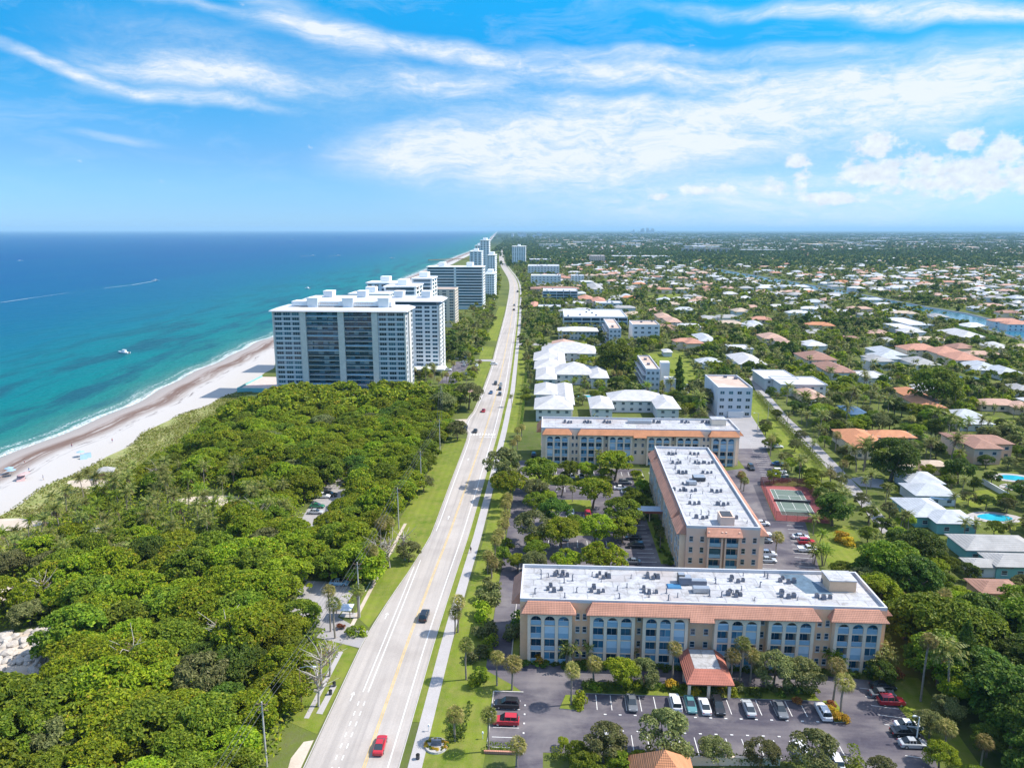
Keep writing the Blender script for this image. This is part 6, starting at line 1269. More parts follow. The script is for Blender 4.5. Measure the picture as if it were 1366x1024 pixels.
for a in (('sedan', 'green', 423, 674, 0, 'green car in the park lot clearing'), ('suv', 'white', 431, 661, 0, 'white car in the shade of the park lot clearing'), ('sedan', 'silver', 421, 682, 0, 'silver car next to the green one'), ('suv', 'black', 440, 659, 0, 'dark car at the top of the park lot clearing'), ('sedan', 'paleblue', 452, 776, 0, 'pale blue car in the lower park lot'), ('suv', 'black', 451, 768, 0, 'black car just above the pale blue one'), ('suv', 'red', 470, 767, Nn, 'red car under the trees of the lower park lot'), ('sedan', 'white', 388, 786, 0, 'white car peeking out of the thicket at the lower park lot'), ('suv', 'silver', 540, 561, 0, 'silver car in the thicket clearing near the road')):
    cpx(*a)
for k, col, px, py, rz, lb in (('sedan', 'red', 507, 992, Nn + .03, 'red car driving up the road at the near end'), ('suv', 'black', 566, 820, Nn - .02, 'black car driving along the road past the footpath palms'), ('sedan', 'black', 634, 574, Nn, 'dark car on the road past the crossing'), ('suv', 'black', 621, 571, -Nn, 'dark car pulled over in the bus bay'), ('sedan', 'red', 645, 547, Nn, 'red car on the road beside the thicket end'), ('sedan', 'blue', 655, 523, -Nn, 'blue car on the road level with the tower driveway'), ('suv', 'grey', 667, 525, Nn, 'grey car trailing the queue on the road'), ('suv', 'black', 667, 518, Nn, 'black car in the queue on the road'), ('sedan', 'silver', 668, 512, Nn, 'silver car leading the queue on the road'), ('suv', 'black', 661, 511, -Nn, 'dark car meeting the queue on the road'), ('suv', 'white', 659, 485, 0, 'white van-like car on the verge by the tower gardens'), ('sedan', 'black', 685.5, 413, Nn, 'black car far up the road'), ('sedan', 'grey', 686, 407, Nn, 'grey car ahead of the far black one'), ('pickup', 'black', 690.5, 389, -Nn, 'dark truck far up the road before the bend'), ('sedan', 'white', 690, 459, -Nn, 'white car turning at the cross street')):
    u, v = U(px, py, .7); car(k, col, u, v, rz, lb, group='road', parts=py > 700, s=1.0 if py > 450 else 1.35)
rnd.seed(12)
for i in range(22):
    u, v = U(rnd.uniform(596, 645), rnd.uniform(462, 500), .5)
    if u < rd(v, 1) - 9: car(rnd.choice(('sedan', 'suv')), rnd.choice(('white', 'silver', 'white', 'grey', 'black', 'blue')), u, v, rnd.choice((0, Nn)), 'car parked under the palms beside the pale towers', group='cars under the tower palms', parts=False)
for i in range(9): car(rnd.choice(('sedan', 'suv')), ('black', 'white', 'silver', 'grey', 'black', 'white', 'silver', 'black', 'white')[i], -146 + i*3.1, 361, Nn, 'car on the parking deck at the foot of the grey tower', z=1.22, group='cars on the parking deck', parts=False)
for i in range(8): u, v = U(906 + i*2.2, 531 - i*2.5, .5); car('sedan', ('white', 'black', 'silver', 'white', 'grey', 'white', 'black', 'silver')[i], u, v, 0, 'car parked behind the long white villa', group='cars behind the villas', parts=False)
# ---------------------------------------------------------------- street furniture
def pole(px, py, h, label, mat=CONC, arms=2, lean=0):
    u, v = U(px, py); t = thing('utility_pole', label, 'utility pole', (u, v, 0)); MB().tube([(0,0,0),(lean,0,h)], [.19, .12], 8).build('mast', mat, t)
    for k in range(arms):
        z = h - .5 - 1.1*k; a = MB().box(-.95, .95, -.06, .06, z, z+.12); 
        for x in (-.85, 0, .85): a.tube([(x, 0, z+.12), (x, 0, z+.32)], .06, 6)
        a.build('crossarm', WOOD, t)
    return (u, v, h)
PP = [pole(*a) for a in ((480, 823, 13.5, 'grey utility pole by the park drive on the road lawn'), (532, 706, 13, 'utility pole at the edge of the thicket beside the road lawn'), (562, 650, 13, 'utility pole next to the reddish dry tree'), (587, 605, 14, 'tall utility pole before the crossing'), (589, 556, 15, 'utility pole with pale box near the grey tower'), (356, 1022, 12, 'utility pole at the corner below the bright thicket'))]
PP.sort(key=lambda p: p[1])
q = PP[0]; PP.insert(1, None) if False else None
for i, (a, c) in enumerate(zip([(PP[0][0] - 2, 60, 12)] + PP, PP)):
    for k, x in enumerate((-.85, 0, .85)):
        pts = []
        for t_ in np.linspace(0, 1, 9): pts.append((a[0] + (c[0]-a[0])*t_ + x, a[1] + (c[1]-a[1])*t_, a[2] - .2 + (c[2]-a[2])*t_ - 3.2*t_*(1-t_)))
        o = MB().tube(pts, .04, 4).build('power_line', DARKM); tag(o, 'thin overhead power line strung between the utility poles beside the road', 'power line', 'overhead power lines')
def lamp(px, py, h, label, rz=0, arm=2.2, mat=CONC):
    u, v = U(px, py); t = thing('street_lamp', label, 'street lamp', (u, v, 0), rz); MB().tube([(0,0,0),(0,0,h)], [.13, .08], 8).build('mast', mat, t)
    MB().tube([(0,0,h-.2),(arm*.5,0,h+.15),(arm,0,h+.2)], .05, 6).build('arm', STEEL, t); MB().frus((arm-.1, arm+.55, -.14, .14), h+.1, (arm, arm+.45, -.08, .08), h+.28).build('lamp_head', WHITEM, t)
lamp(403, 948, 9, 'wooden street lamp pole with a white arm over the road lawn', 0, 2.6, WOOD); lamp(1010, 578, 9, 'tall street lamp by the lane past the cream block', PI, 1.6); lamp(716, 680, 5, 'white lamp post in the courtyard lane', 0, .6, WHITEM); lamp(1222, 990, 5, 'pale lamp post beside the side parking row', PI, .6, WHITEM); lamp(1080, 560, 9, 'tall lamp post at the edge of the residential street', 0, 1.6); lamp(1024, 562, 10, 'grey pole on the lawn between lane and street', 0, 1.2)
def bollard(px, py, label):
    u, v = U(px, py); t = thing('garden_lamp', label, 'garden lamp', (u, v, 0)); MB().tube([(0,0,0),(0,0,1.1)], .05, 6).build('post', WHITEM, t); MB().frus((-.16,.16,-.16,.16), 1.1, (-.1,.1,-.1,.1), 1.4).build('lamp_shade', WHITEM, t)
bollard(644, 985, 'small white globe lamp on the lawn by the hedge'); bollard(572, 975, 'small white garden lamp by the footpath edge')
def binn(px, py, label):
    u, v = U(px, py); t = thing('litter_bin', label, 'litter bin', (u, v, .05)); MB().tube([(0,0,0),(0,0,.85)], [.3, .34], 10).build('drum', DARKM, t); MB().tube([(0,0,.85),(0,0,1.0)], [.36, .2], 10).build('lid', BLACK, t)
binn(446, 915, 'dark litter bin at the upper end of the concrete pad'); binn(441, 926, 'dark litter bin lower on the concrete pad'); binn(557.5, 1012, 'dark litter bin where the footpath meets the lot road')
u, v = U(458, 822); t = thing('picnic_shelter', 'small pale shelter roof beside the park drive', 'shelter', (u, v, 0)); MB().hip(-2.2, 2.2, -1.5, 1.5, 2.4, .7).build('roof', M('pale_metal_roof', (.55, .60, .68), .5, .4, .06), t)
for x in (-1.9, 1.9):
    for y in (-1.2, 1.2): MB().box(x-.08, x+.08, y-.08, y+.08, 0, 2.25).build('post', WOOD, t)
u, v = U(582, 995); t = thing('planter', 'round stone planter ringed by clipped plants at the lot corner', 'planter', (u, v, 0)); MB().tube([(0,0,0),(0,0,.35)], [2.0, 1.9], 20).build('stone_ring', CONC, t); MB().frus((-.9,.9,-.25,.25), .36, (-.8,.8,-.2,.2), 1.3).build('sign_slab', GREYM, t)
# garden and property walls
def wall(label, a, b, h, mat, th=.25):
    L = math.hypot(b[0]-a[0], b[1]-a[1]); t = thing('garden_wall', label, 'wall', (a[0], a[1], 0), math.atan2(b[1]-a[1], b[0]-a[0])); MB().box(0, L, -th/2, th/2, 0, h).build('panel', mat, t); MB().box(-.03, L+.03, -th/2-.05, th/2+.05, h+.001, h+.1).build('coping', mat, t)
wall('white garden wall around the tiled villa pool lawn', U(1310, 645), U(1345, 665), 1.8, W_WHITE); wall('low tan wall along the front hedge by the orange roof', U(856, 1020), U(1040, 1020), 1.5, W_CREAM); wall('thin terracotta edging wall beside the short hedge', (-10.2, 104.9), (-4.9, 104.9), .45, T_SALMON); wall('white wall in front of the white modern house', U(1042, 518), U(1105, 524), 2, W_WHITE)
# tennis court: fence and net
fm, nt, b = NT('windscreen_mesh'); b.inputs['Base Color'].default_value = (.30, .085, .075, 1); tr = nt.nodes.new('ShaderNodeBsdfTransparent'); mx = nt.nodes.new('ShaderNodeMixShader'); ck = nt.nodes.new('ShaderNodeTexChecker'); ck.inputs['Scale'].default_value = 14; nt.links.new(pos(nt), ck.inputs['Vector']); nt.links.new(mrange(nt, ck.outputs['Fac'], 0, 1, .1, .75), mx.inputs[0]); nt.links.new(b.outputs[0], mx.inputs[1]); nt.links.new(tr.outputs[0], mx.inputs[2]); nt.links.new(mx.outputs[0], nt.nodes['Material Output'].inputs[0])
t = thing('court_fence', 'tall see-through red fence around the tennis court', 'fence', (CT[0][0], CT[0][1], 0)); q0 = CT[0]
for (p, q) in zip(CT, CT[1:] + CT[:1]):
    L = math.hypot(q[0]-p[0], q[1]-p[1]); n = int(L/3); T_ = lambda k: (p[0]-q0[0] + (q[0]-p[0])*k, p[1]-q0[1] + (q[1]-p[1])*k)
    MB().add([(*T_(0), .1), (*T_(1), .1), (*T_(1), 3.0), (*T_(0), 3.0)], [(0,1,2,3)]).build('mesh_panel', fm, t); MB().tube([(*T_(0), 3.02), (*T_(1), 3.02)], .04, 5).build('rail', DARKM, t)
    for k in range(n): x, y = T_(k/n); MB().tube([(x, y, 0), (x, y, 3.05)], .045, 5).build('post', DARKM, t)
a, c = ctp(.13, .51), ctp(.87, .51); t = thing('tennis_net', 'dark tennis net with white tape across the court', 'tennis net', (a[0], a[1], .07)); d = (c[0]-a[0], c[1]-a[1])
MB().add([(0,0,0),(d[0],d[1],0),(d[0],d[1],.85),(0,0,.85)], [(0,1,2,3)]).build('netting', DARKM, t); MB().tube([(0,0,.88),(d[0]/2,d[1]/2,.84),(d[0],d[1],.88)], .05, 4).build('tape', WHITEM, t)
for x, y in ((0,0), d): MB().tube([(x,y,-.02),(x,y,1.0)], .06, 6).build('post', DARKM, t)
# ---------------------------------------------------------------- boulders
rnd.seed(8); rr = np.random.default_rng(5); ROCK = M('coral_rock', (.52, .47, .42), .9, .1, .22, .9, fine=.25); BM = []
import bmesh
for k in range(5):
    bm = bmesh.new(); bmesh.ops.create_icosphere(bm, subdivisions=2, radius=1); ph = rr.uniform(0, 6, 6)
    for v_ in bm.verts:
        c = v_.co; f = 1 + .22*math.sin(c.x*2.3+ph[0]) + .2*math.sin(c.y*2.9+ph[1]) + .15*math.sin(c.z*3.3+ph[2]) + .09*math.sin(c.x*7+ph[3]+c.y*5); v_.co = (c.x*f*1.15, c.y*f*.9, max(-.35, c.z*f*.72))
    me = bpy.data.meshes.new('boulder'); bm.to_mesh(me); bm.free(); me.materials.append(ROCK); BM.append(me)
for i in range(95):
    u, v = U(rnd.uniform(-25, 64), rnd.uniform(842, 925))
    if rnd.random() < .5: a = U(35 + 28*math.sin(i), 862 + 12*math.cos(i*1.7)); u, v = a[0] + rnd.gauss(0, 2.5), a[1] + rnd.gauss(0, 2)
    s = rnd.uniform(.45, 1.25); tag(mo('boulder', BM[i % 5], None, (u, v, s*.25), rnd.uniform(0, 6), s), 'pale coral boulder heaped at the rim of the sandy clearing', 'boulder', 'boulders of the clearing')
# ---------------------------------------------------------------- people
SKIN = M('skin', (.45, .28, .2), .6, .3, .05); HAIR = M('hair_dark', (.03, .02, .015), .7, .2, .1)
def skinned(name, pts, edges, rad, mat, parent, sub=1):
    me = bpy.data.meshes.new(name); me.from_pydata(pts, edges, []); me.materials.append(mat); o = mo(name, me, parent)
    md = o.modifiers.new('Skin', 'SKIN'); md.use_smooth_shade = True
    if not me.skin_vertices: me.attributes.new('skin', 'FLOAT', 'POINT') if False else None
    bpy.context.view_layer.objects.active = o
    lay = me.skin_vertices
    if len(lay) == 0:
        bm = bmesh.new(); bm.from_mesh(me); bm.verts.layers.skin.verify(); bm.to_mesh(me); bm.free(); lay = me.skin_vertices
    for i, r in enumerate(rad): lay[0].data[i].radius = (r, r*.85)
    lay[0].data[0].use_root = True
    o.modifiers.new('Subsurf', 'SUBSURF').levels = sub; o.modifiers['Subsurf'].render_levels = sub
    dg = bpy.context.evaluated_depsgraph_get(); ev = bpy.data.meshes.new_from_object(o.evaluated_get(dg)); o.modifiers.clear(); o.data = ev; ev.name = name
    if not len(ev.materials): ev.materials.append(mat)
    return o
def person(u, v, z, rz, label, shirt, shorts, stride=.3, group=None):
    t = thing('person', label, 'person', (u, v, z), rz, group); s = stride
    P_ = [(0,0,.95), (0,0,1.15), (0,0,1.40), (0,0,1.52), (0,.0,1.66), (0,.02,1.74), (.1,0,.90), (.1,s*.5,.50), (.1,s*.2 + .0,.09), (.1,s*.2+.16,.04), (-.1,0,.90), (-.1,-s*.15,.50), (-.1,-s*.9,.12), (-.1,-s*.9+.14,.05), (.19,0,1.40), (.24,-s*.5,1.13), (.23,-s*.2+.1,.90), (.23,-s*.1+.17,.82), (-.19,0,1.40), (-.24,s*.3,1.13), (-.23,s*.6+.05,.95), (-.23,s*.7+.1,.89), (0, .12, 1.65)]
    E_ = [(0,1),(1,2),(2,3),(3,4),(4,5),(0,6),(6,7),(7,8),(8,9),(0,10),(10,11),(11,12),(12,13),(2,14),(14,15),(15,16),(16,17),(2,18),(18,19),(19,20),(20,21),(4,22)]
    Rr = [.14,.13,.15,.055,.10,.07,.085,.06,.04,.035,.085,.06,.04,.035,.06,.042,.032,.03,.06,.042,.032,.03,.03]
    skinned('body', P_, E_, Rr, SKIN, t); skinned('shirt', [P_[1], (0,0,1.0), P_[2], P_[14], P_[18], (.225,-s*.3,1.22), (-.225,s*.2,1.22)], [(0,1),(0,2),(2,3),(2,4),(3,5),(4,6)], [.155,.165,.17,.085,.085,.065,.065], shirt, t)
    skinned('shorts', [P_[0], P_[6], (.1,s*.3,.62), P_[10], (-.1,-s*.1,.62)], [(0,1),(1,2),(0,3),(3,4)], [.165,.115,.095,.115,.095], shorts, t)
    skinned('hair', [(0,-.03,1.70),(0,.01,1.78),(0,-.07,1.66)], [(0,1),(0,2)], [.108,.07,.08], HAIR, t); return t
u, v = U(628, 737); person(u, v, .07, 0, 'person in dark clothes walking along the pale footpath', M('shirt_dark', (.03,.035,.05), .8), M('shorts_dark', (.05,.05,.06), .8))
u, v = U(591, 1008); 
SW = [M('swim_red', (.5,.06,.05), .8), M('swim_blue', (.05,.15,.4), .8), M('swim_white', (.7,.7,.7), .8)]
for i, (px, py) in enumerate(((96, 597), (39, 630), (33, 618), (150, 590), (58, 640))):
    u, v = U(px, py); person(u, v, .02, i*1.3, ('person standing at the wet sand near the blue parasol', 'person beside the pink tent on the beach', 'person by the water edge of the beach', 'person alone on the sand below the seaweed line', 'person in swimwear by the second parasol')[i], SW[i % 3], SW[(i+1) % 3], .15)
def parasol(px, py, col, label):
    u, v = U(px, py); t = thing('beach_parasol', label, 'parasol', (u, v, .02)); MB().tube([(0,0,0),(0,0,2.2)], .03, 6).build('pole', STEEL, t)
    b = MB(); n = 10; b.add([(0,0,2.5)] + [(1.5*math.cos(2*PI*k/n), 1.5*math.sin(2*PI*k/n), 1.95) for k in range(n)], [(0, 1+k, 1+(k+1) % n) for k in range(n)]); b.build('canopy', col, t)
CB = M('canvas_blue', (.28, .42, .52), .7, .2, .05); CPK = M('canvas_pink', (.50, .34, .33), .7, .2, .05)
for px, py, m_, lb in ((108, 609, CB, 'blue beach parasol at the end of the cabana row'), (13, 631, CB, 'single blue parasol apart from the cabana row'), (16, 634, CB, 'second blue parasol next to the single one'), (30, 640, CPK, 'pink parasol on the beach'), (35, 638, CPK, 'darker pink parasol beside the pink one')): parasol(px, py, m_, lb)
for i, (px, py, m_, lb) in enumerate(((112, 612, CB, 'blue beach cabana nearest the seaweed line'), (117, 610, CB, 'blue beach cabana at the landward end of its row'), (28, 641, CPK, 'pink beach tent on the pale sand'))):
    u, v = U(px, py); t = thing('beach_tent', lb, 'beach tent', (u, v, .02), .5); MB().add([(-1.2,-.9,0),(1.2,-.9,0),(1.2,.9,1.6),(-1.2,.9,1.6),(1.2,.9,0),(-1.2,.9,0)], [(0,1,2,3),(1,4,2),(0,3,5),(4,5,3,2)]).build('canvas', m_, t); MB().tube([(-1.2,.9,1.62),(1.2,.9,1.62)], .05, 5).build('ridge_pole', STEEL, t)
for px, py, s_, lb in ((142, 637, 1.3, 'small wooden beach hut on the dune path'), (214, 656, 1., 'little hut roof in the palm grove'), (133, 714, 1., 'pale hut roof among the grove palms')):
    u, v = U(px, py); t = thing('beach_hut', lb, 'hut', (u, v, 0), .4, None, s_); MB().box(-1.7, 1.7, -1.3, 1.3, 0, 2.1).build('wall', WOOD, t); MB().hip(-2.2, 2.2, -1.8, 1.8, 2.12, 1.1).build('roof', T_GREY, t)
# ---------------------------------------------------------------- boats and pier
HULL = paint('hull_white', (.78, .79, .8))
def boat(px, py, L, rz, label):
    u, v = U(px, py, -.7); t = thing('motor_boat', label, 'boat', (u, v, -.7), rz); w = L*.16
    loft([(-L/2, [(-w*.9, .1), (-w, .9), (w, .9), (w*.9, .1)]), (-L*.1, [(-w*.8, -.1), (-w*1.05, 1.0), (w*1.05, 1.0), (w*.8, -.1)]), (L*.25, [(-w*.5, 0), (-w*.8, 1.15), (w*.8, 1.15), (w*.5, 0)]), (L/2, [(-.05, .5), (-.08, 1.35), (.08, 1.35), (.05, .5)])]).build('hull', HULL, t)
    MB().frus((-L*.22, L*.14, -w*.62, w*.62), 1.0, (-L*.2, L*.04, -w*.52, w*.52), 2.1).build('cabin', HULL, t); MB().frus((L*.045, L*.145, -w*.5, w*.5), 1.35, (L*.02, L*.06, -w*.45, w*.45), 2.0).build('windscreen', CARGL, t); MB().box(-L*.24, L*.08, -w*.6, w*.6, 2.5, 2.6).box(-L*.22, -L*.2, -w*.5, -w*.45, 2.1, 2.5).box(-L*.22, -L*.2, w*.45, w*.5, 2.1, 2.5).box(L*.02, L*.04, -w*.5, -w*.45, 2.1, 2.5).box(L*.02, L*.04, w*.45, w*.5, 2.1, 2.5).build('hardtop', WHITEM, t)
    MB().box(-L/2-.5, -L/2-.002, -.3, .3, .3, 1.4).build('outboard_motor', BLACK, t); return u, v
boat(165, 471, 9.5, 2.9, 'white motor boat anchored on the turquoise water off the beach'); bx = boat(208, 374.5, 14, -.18, 'speed boat racing at the head of a long white wake')
for px, py, L, rz, lb in ((27, 348, 14, .3, 'tiny white boat alone far out on the open dark blue sea'), (54, 309.6, 40, 0, 'white ship on the far horizon'), (418, 341, 16, .1, 'small boat trailing a short wake off the pier'), (452, 341, 16, .1, 'second small boat trailing a short wake off the pier'), (516, 315, 30, 0, 'distant white boat towards the horizon'), (390, 320, 24, 0, 'faint white boat in the dark blue water'), (410, 385, 9, 2.8, 'little boat beyond the grey tower roof'), (523, 344.5, 18, 0, 'white boat near the end of the pier')): boat(px, py, L, rz, lb)
FOAM, nt, b = NT('wake_foam'); b.inputs['Base Color'].default_value = (.75, .80, .82, 1); b.inputs['Roughness'].default_value = .8
uvn = nt.nodes.new('ShaderNodeTexCoord').outputs['UV']; sx = nt.nodes.new('ShaderNodeSeparateXYZ'); nt.links.new(uvn, sx.inputs[0]); tr = nt.nodes.new('ShaderNodeBsdfTransparent'); mx = nt.nodes.new('ShaderNodeMixShader')
fa = mth(nt, 'MULTIPLY', mrange(nt, sx.outputs[0], 0, 1, 1., .55), mrange(nt, noise(nt, pos(nt), .25, 4, .7), .3, .6, .75, 1)); fa = mth(nt, 'MULTIPLY', fa, mrange(nt, mth(nt, 'ABSOLUTE', mth(nt, 'SUBTRACT', sx.outputs[1], .5)), .25, .5, 1, 0)); nt.links.new(fa, mx.inputs[0]); nt.links.new(tr.outputs[0], mx.inputs[1]); nt.links.new(b.outputs[0], mx.inputs[2]); nt.links.new(mx.outputs[0], nt.nodes['Material Output'].inputs[0])
def wake(pts, w0, w1, label):
    vs = []; uv = []; n = len(pts)
    for i, (px, py) in enumerate(pts):
        u, v = U(px, py, -.69); w = w0 + (w1-w0)*i/(n-1); vs += [(u, v - w, -.35), (u, v + w, -.35)]; uv += [(i/(n-1), 0), (i/(n-1), 1)]
    q = np.array([(2*i, 2*i+2, 2*i+3, 2*i+1) for i in range(n-1)]); me = npmesh('boat_wake', np.array(vs), q, [FOAM]); ul = me.uv_layers.new(name='UVMap'); ul.data.foreach_set('uv', np.array(uv, dtype=np.float32)[q.ravel()].ravel()); tag(mo('boat_wake', me), label, 'wake', None, 'stuff')
wake([(209, 374.3), (195, 377), (175, 380.5), (140, 384.5), (90, 391), (40, 398), (0, 404)], 4, 16, 'long white wake trailing behind the speed boat')
wake([(417, 341.3), (400, 342)], 4, 9, 'short wake behind the small boat'); wake([(451, 341.3), (438, 342)], 4, 9, 'short wake behind the second small boat')
a, c = U(572, 347.4, 3), U(640, 344.5, 3); t = thing('fishing_pier', 'long wooden fishing pier running out into the sea', 'pier', (a[0], a[1], 0)); L = math.hypot(c[0]-a[0], c[1]-a[1]); t.rotation_euler = (0, 0, math.atan2(c[1]-a[1], c[0]-a[0]))
MB().box(0, L, -3, 3, 3.4, 4.0).build('deck', WOOD, t); MB().box(0, L, -3.1, -3.0, 4.0, 5.0).box(0, L, 3.0, 3.1, 4.0, 5.0).build('railing', WOOD, t)
for i in range(24): MB().tube([(L*i/24+1, -2.5, -3), (L*i/24+1, -2.5, 3.4)], .3, 5).tube([(L*i/24+1, 2.5, -3), (L*i/24+1, 2.5, 3.4)], .3, 5).build('piling', WOOD, t)
# ---------------------------------------------------------------- air, sky, light, camera
hz = MB().box(-62000, 62000, -900, 66000, -4, 190).build('haze', []) if False else None
b = MB().box(-70000, 70000, -900, 66000, -4.5, 200); m = bpy.data.materials.new('haze_air'); m.use_nodes = True; nt = m.node_tree; nt.nodes.clear()
out = nt.nodes.new('ShaderNodeOutputMaterial'); pv = nt.nodes.new('ShaderNodeVolumePrincipled'); pv.inputs['Color'].default_value = HAZE_COL + (1,); pv.inputs['Density'].default_value = HAZE_D; pv.inputs['Anisotropy'].default_value = .0
nt.links.new(pv.outputs[0], out.inputs['Volume']); o = b.build('haze', m); o['kind'] = 'stuff'
w = bpy.data.worlds.new('World'); S.world = w; w.use_nodes = True; nt = w.node_tree; bg = nt.nodes['Background']
sky = nt.nodes.new('ShaderNodeTexSky'); sky.sky_type = 'NISHITA'; sky.sun_disc = False; sky.sun_elevation = R(SUN_EL); sky.sun_rotation = R(90 - SUN_AZ); sky.altitude = 50; sky.air_density = 1.0; sky.dust_density = .35; sky.ozone_density = 2.0
gen = nt.nodes.new('ShaderNodeTexCoord').outputs['Generated']; sp = nt.nodes.new('ShaderNodeSeparateXYZ'); nt.links.new(gen, sp.inputs[0])
A = mth(nt, 'ADD', mth(nt, 'MULTIPLY', mth(nt, 'ARCTAN2', sp.outputs[0], sp.outputs[1]), 180/PI), 3.0)       # azimuth in degrees, 0 along the view
Ev = mth(nt, 'MULTIPLY', mth(nt, 'ARCSINE', sp.outputs[2]), 180/PI)
cv = nt.nodes.new('ShaderNodeCombineXYZ'); nt.links.new(A, cv.inputs[0]); nt.links.new(Ev, cv.inputs[1]); AE = cv.outputs[0]
tint = ramp(nt, mrange(nt, Ev, 0, 90), SKY_TINT)
base = mixc(nt, 1., sky.outputs[0], tint, 'MULTIPLY')
wr = nt.nodes.new('ShaderNodeTexNoise'); wr.inputs['Scale'].default_value = .12; wr.inputs['Detail'].default_value = 3; nt.links.new(AE, wr.inputs['Vector'])
vm = nt.nodes.new('ShaderNodeVectorMath'); vm.operation = 'MULTIPLY_ADD'; nt.links.new(wr.outputs['Color'], vm.inputs[0]); vm.inputs[1].default_value = (6, 2.6, 0); 
off = nt.nodes.new('ShaderNodeVectorMath'); off.operation = 'SUBTRACT'; nt.links.new(AE, off.inputs[0]); off.inputs[1].default_value = (3, 1.3, 0); nt.links.new(off.outputs[0], vm.inputs[2]); WA = vm.outputs[0]
wisp = noise(nt, scalev(nt, WA, (.13, .50, 1), (0, 0, R(4))), 1, 11, .70, .5); wisp2 = noise(nt, scalev(nt, WA, (.5, 1.2, 1), (0, 0, R(-14))), 1, 9, .74, .3)
def az_el(px, py):
    a = (px-683)/FPX; b_ = (py-512)/FPX; dy = cP - b_*sP; dz = -sP - b_*cP; return math.degrees(math.atan2(a, dy)), math.degrees(math.atan(dz/math.hypot(a, dy)))
def blob(px, py, rx, ry, rot, power=1.):
    a, e = az_el(px, py); k = 57.3/FPX
    mp = nt.nodes.new('ShaderNodeMapping'); mp.vector_type = 'TEXTURE'; mp.inputs['Location'].default_value = (a, e, 0); mp.inputs['Rotation'].default_value = (0, 0, R(rot)); mp.inputs['Scale'].default_value = (rx*k, ry*k, 1)
    nt.links.new(WA, mp.inputs['Vector']); ln = nt.nodes.new('ShaderNodeVectorMath'); ln.operation = 'LENGTH'; nt.links.new(mp.outputs[0], ln.inputs[0])
    return mth(nt, 'MULTIPLY', mrange(nt, ln.outputs['Value'], 1.0, .0, 0, 1, True), power)
tot = None
for a in CLOUDS:
    x = blob(*a); tot = x if tot is None else mth(nt, 'ADD', tot, x)
tot = mth(nt, 'MINIMUM', tot, 1.25)
cm = mth(nt, 'MULTIPLY', tot, mth(nt, 'ADD', mrange(nt, wisp, .30, .66, .22, .92), mrange(nt, wisp2, .35, .7, 0, .5)))
wisp3 = noise(nt, scalev(nt, WA, (.6, 3.2, 1), (0, 0, R(10))), 1, 10, .75, .3); wisp4 = noise(nt, scalev(nt, WA, (.22, .9, 1), (0, 0, R(6))), 1, 7, .65, .8)
cm = mth(nt, 'MINIMUM', mth(nt, 'MULTIPLY', mth(nt, 'MULTIPLY', cm, mrange(nt, wisp3, .32, .66, .70, 1.06)), mrange(nt, wisp4, .34, .60, .68, 1.02)), .90)
veil_fill = mth(nt, 'MULTIPLY', mrange(nt, wisp, .48, .74, 0, .20), mrange(nt, Ev, 1.5, 7))
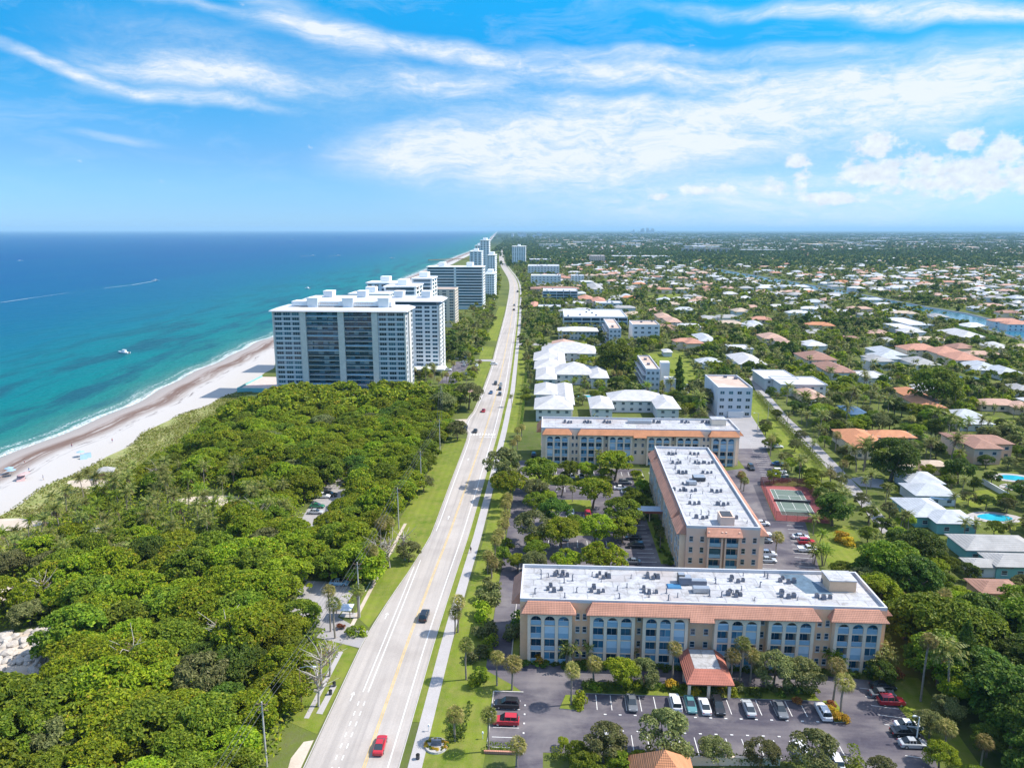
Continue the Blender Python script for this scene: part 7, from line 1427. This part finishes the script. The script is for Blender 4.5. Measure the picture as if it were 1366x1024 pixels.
# cumulus bank: puffy cells low over the inland horizon
cf = noise(nt, scalev(nt, AE, (.55, .75, 1)), 1, 8, .62); cu = None
for a in CUMULUS:
    a_, e_ = az_el(a[0], a[1]); k = 57.3/FPX; mp = nt.nodes.new('ShaderNodeMapping'); mp.vector_type = 'TEXTURE'; mp.inputs['Location'].default_value = (a_, e_, 0); mp.inputs['Scale'].default_value = (a[2]*k, a[3]*k, 1); nt.links.new(AE, mp.inputs['Vector'])
    ln = nt.nodes.new('ShaderNodeVectorMath'); ln.operation = 'LENGTH'; nt.links.new(mp.outputs[0], ln.inputs[0]); x = mrange(nt, ln.outputs['Value'], 1.0, .25, 0, 1); cu = x if cu is None else mth(nt, 'MAXIMUM', cu, x)
cfd = noise(nt, scalev(nt, AE, (1.5, 1.9, 1)), 1, 5, .55)
veil_fill = mth(nt, "MAXIMUM", veil_fill, mth(nt, "MULTIPLY", mrange(nt, wisp, .35, .6, .15, .55), mrange(nt, Ev, 22, 45)))  # bright cloud cover overhead, unseen by the camera, added as fill light
cum = mrange(nt, mth(nt, 'ADD', mth(nt, 'MULTIPLY', cu, .95), mth(nt, 'ADD', mth(nt, 'MULTIPLY', mth(nt, 'SUBTRACT', cf, .5), 1.9), mth(nt, 'MULTIPLY', mth(nt, 'SUBTRACT', cfd, .5), 1.1))), .34, .92, 0, .85, True)
shade = mrange(nt, noise(nt, scalev(nt, AE, (1.2, 1.5, 1)), 1, 6, .6), .35, .65)
skyc = mixc(nt, mth(nt, 'MAXIMUM', cm, veil_fill), base, CLOUD_W)
skyc = mixc(nt, cum, skyc, mixc(nt, shade, tuple(x * .86 for x in CLOUD_W), tuple(x * 1.05 for x in CLOUD_W)))
nt.links.new(skyc, bg.inputs[0]); bg.inputs[1].default_value = SKY_S
sl = bpy.data.lights.new('sun', 'SUN'); sl.energy = SUN_E; sl.angle = R(.53); sl.color = (1, .94, .84); so = link(bpy.data.objects.new('sun', sl)); so.rotation_euler = (0, R(90 - SUN_EL), R(SUN_AZ)); so.location = (0, 0, 400); so['kind'] = 'structure'
cd = bpy.data.cameras.new('camera'); cd.sensor_fit = 'HORIZONTAL'; cd.sensor_width = 36; cd.lens = 36 * FPX / 1366; cd.clip_start = 1; cd.clip_end = 200000
co = link(bpy.data.objects.new('camera', cd)); co.location = (0, 0, HC); co.rotation_euler = (PI/2 - PIT, 0, YAW); S.camera = co
S.view_settings.view_transform = 'Standard'; S.view_settings.look = 'None'; S.view_settings.gamma = 1; S.view_settings.exposure = EXPO
S.render.engine = 'CYCLES'; C_ = S.cycles; C_.use_denoising = True; C_.denoiser = 'OPENIMAGEDENOISE'; C_.max_bounces = 5; C_.diffuse_bounces = 2; C_.glossy_bounces = 2; C_.transmission_bounces = 2; C_.transparent_max_bounces = 6; C_.volume_bounces = 0; C_.caustics_reflective = False; C_.caustics_refractive = False
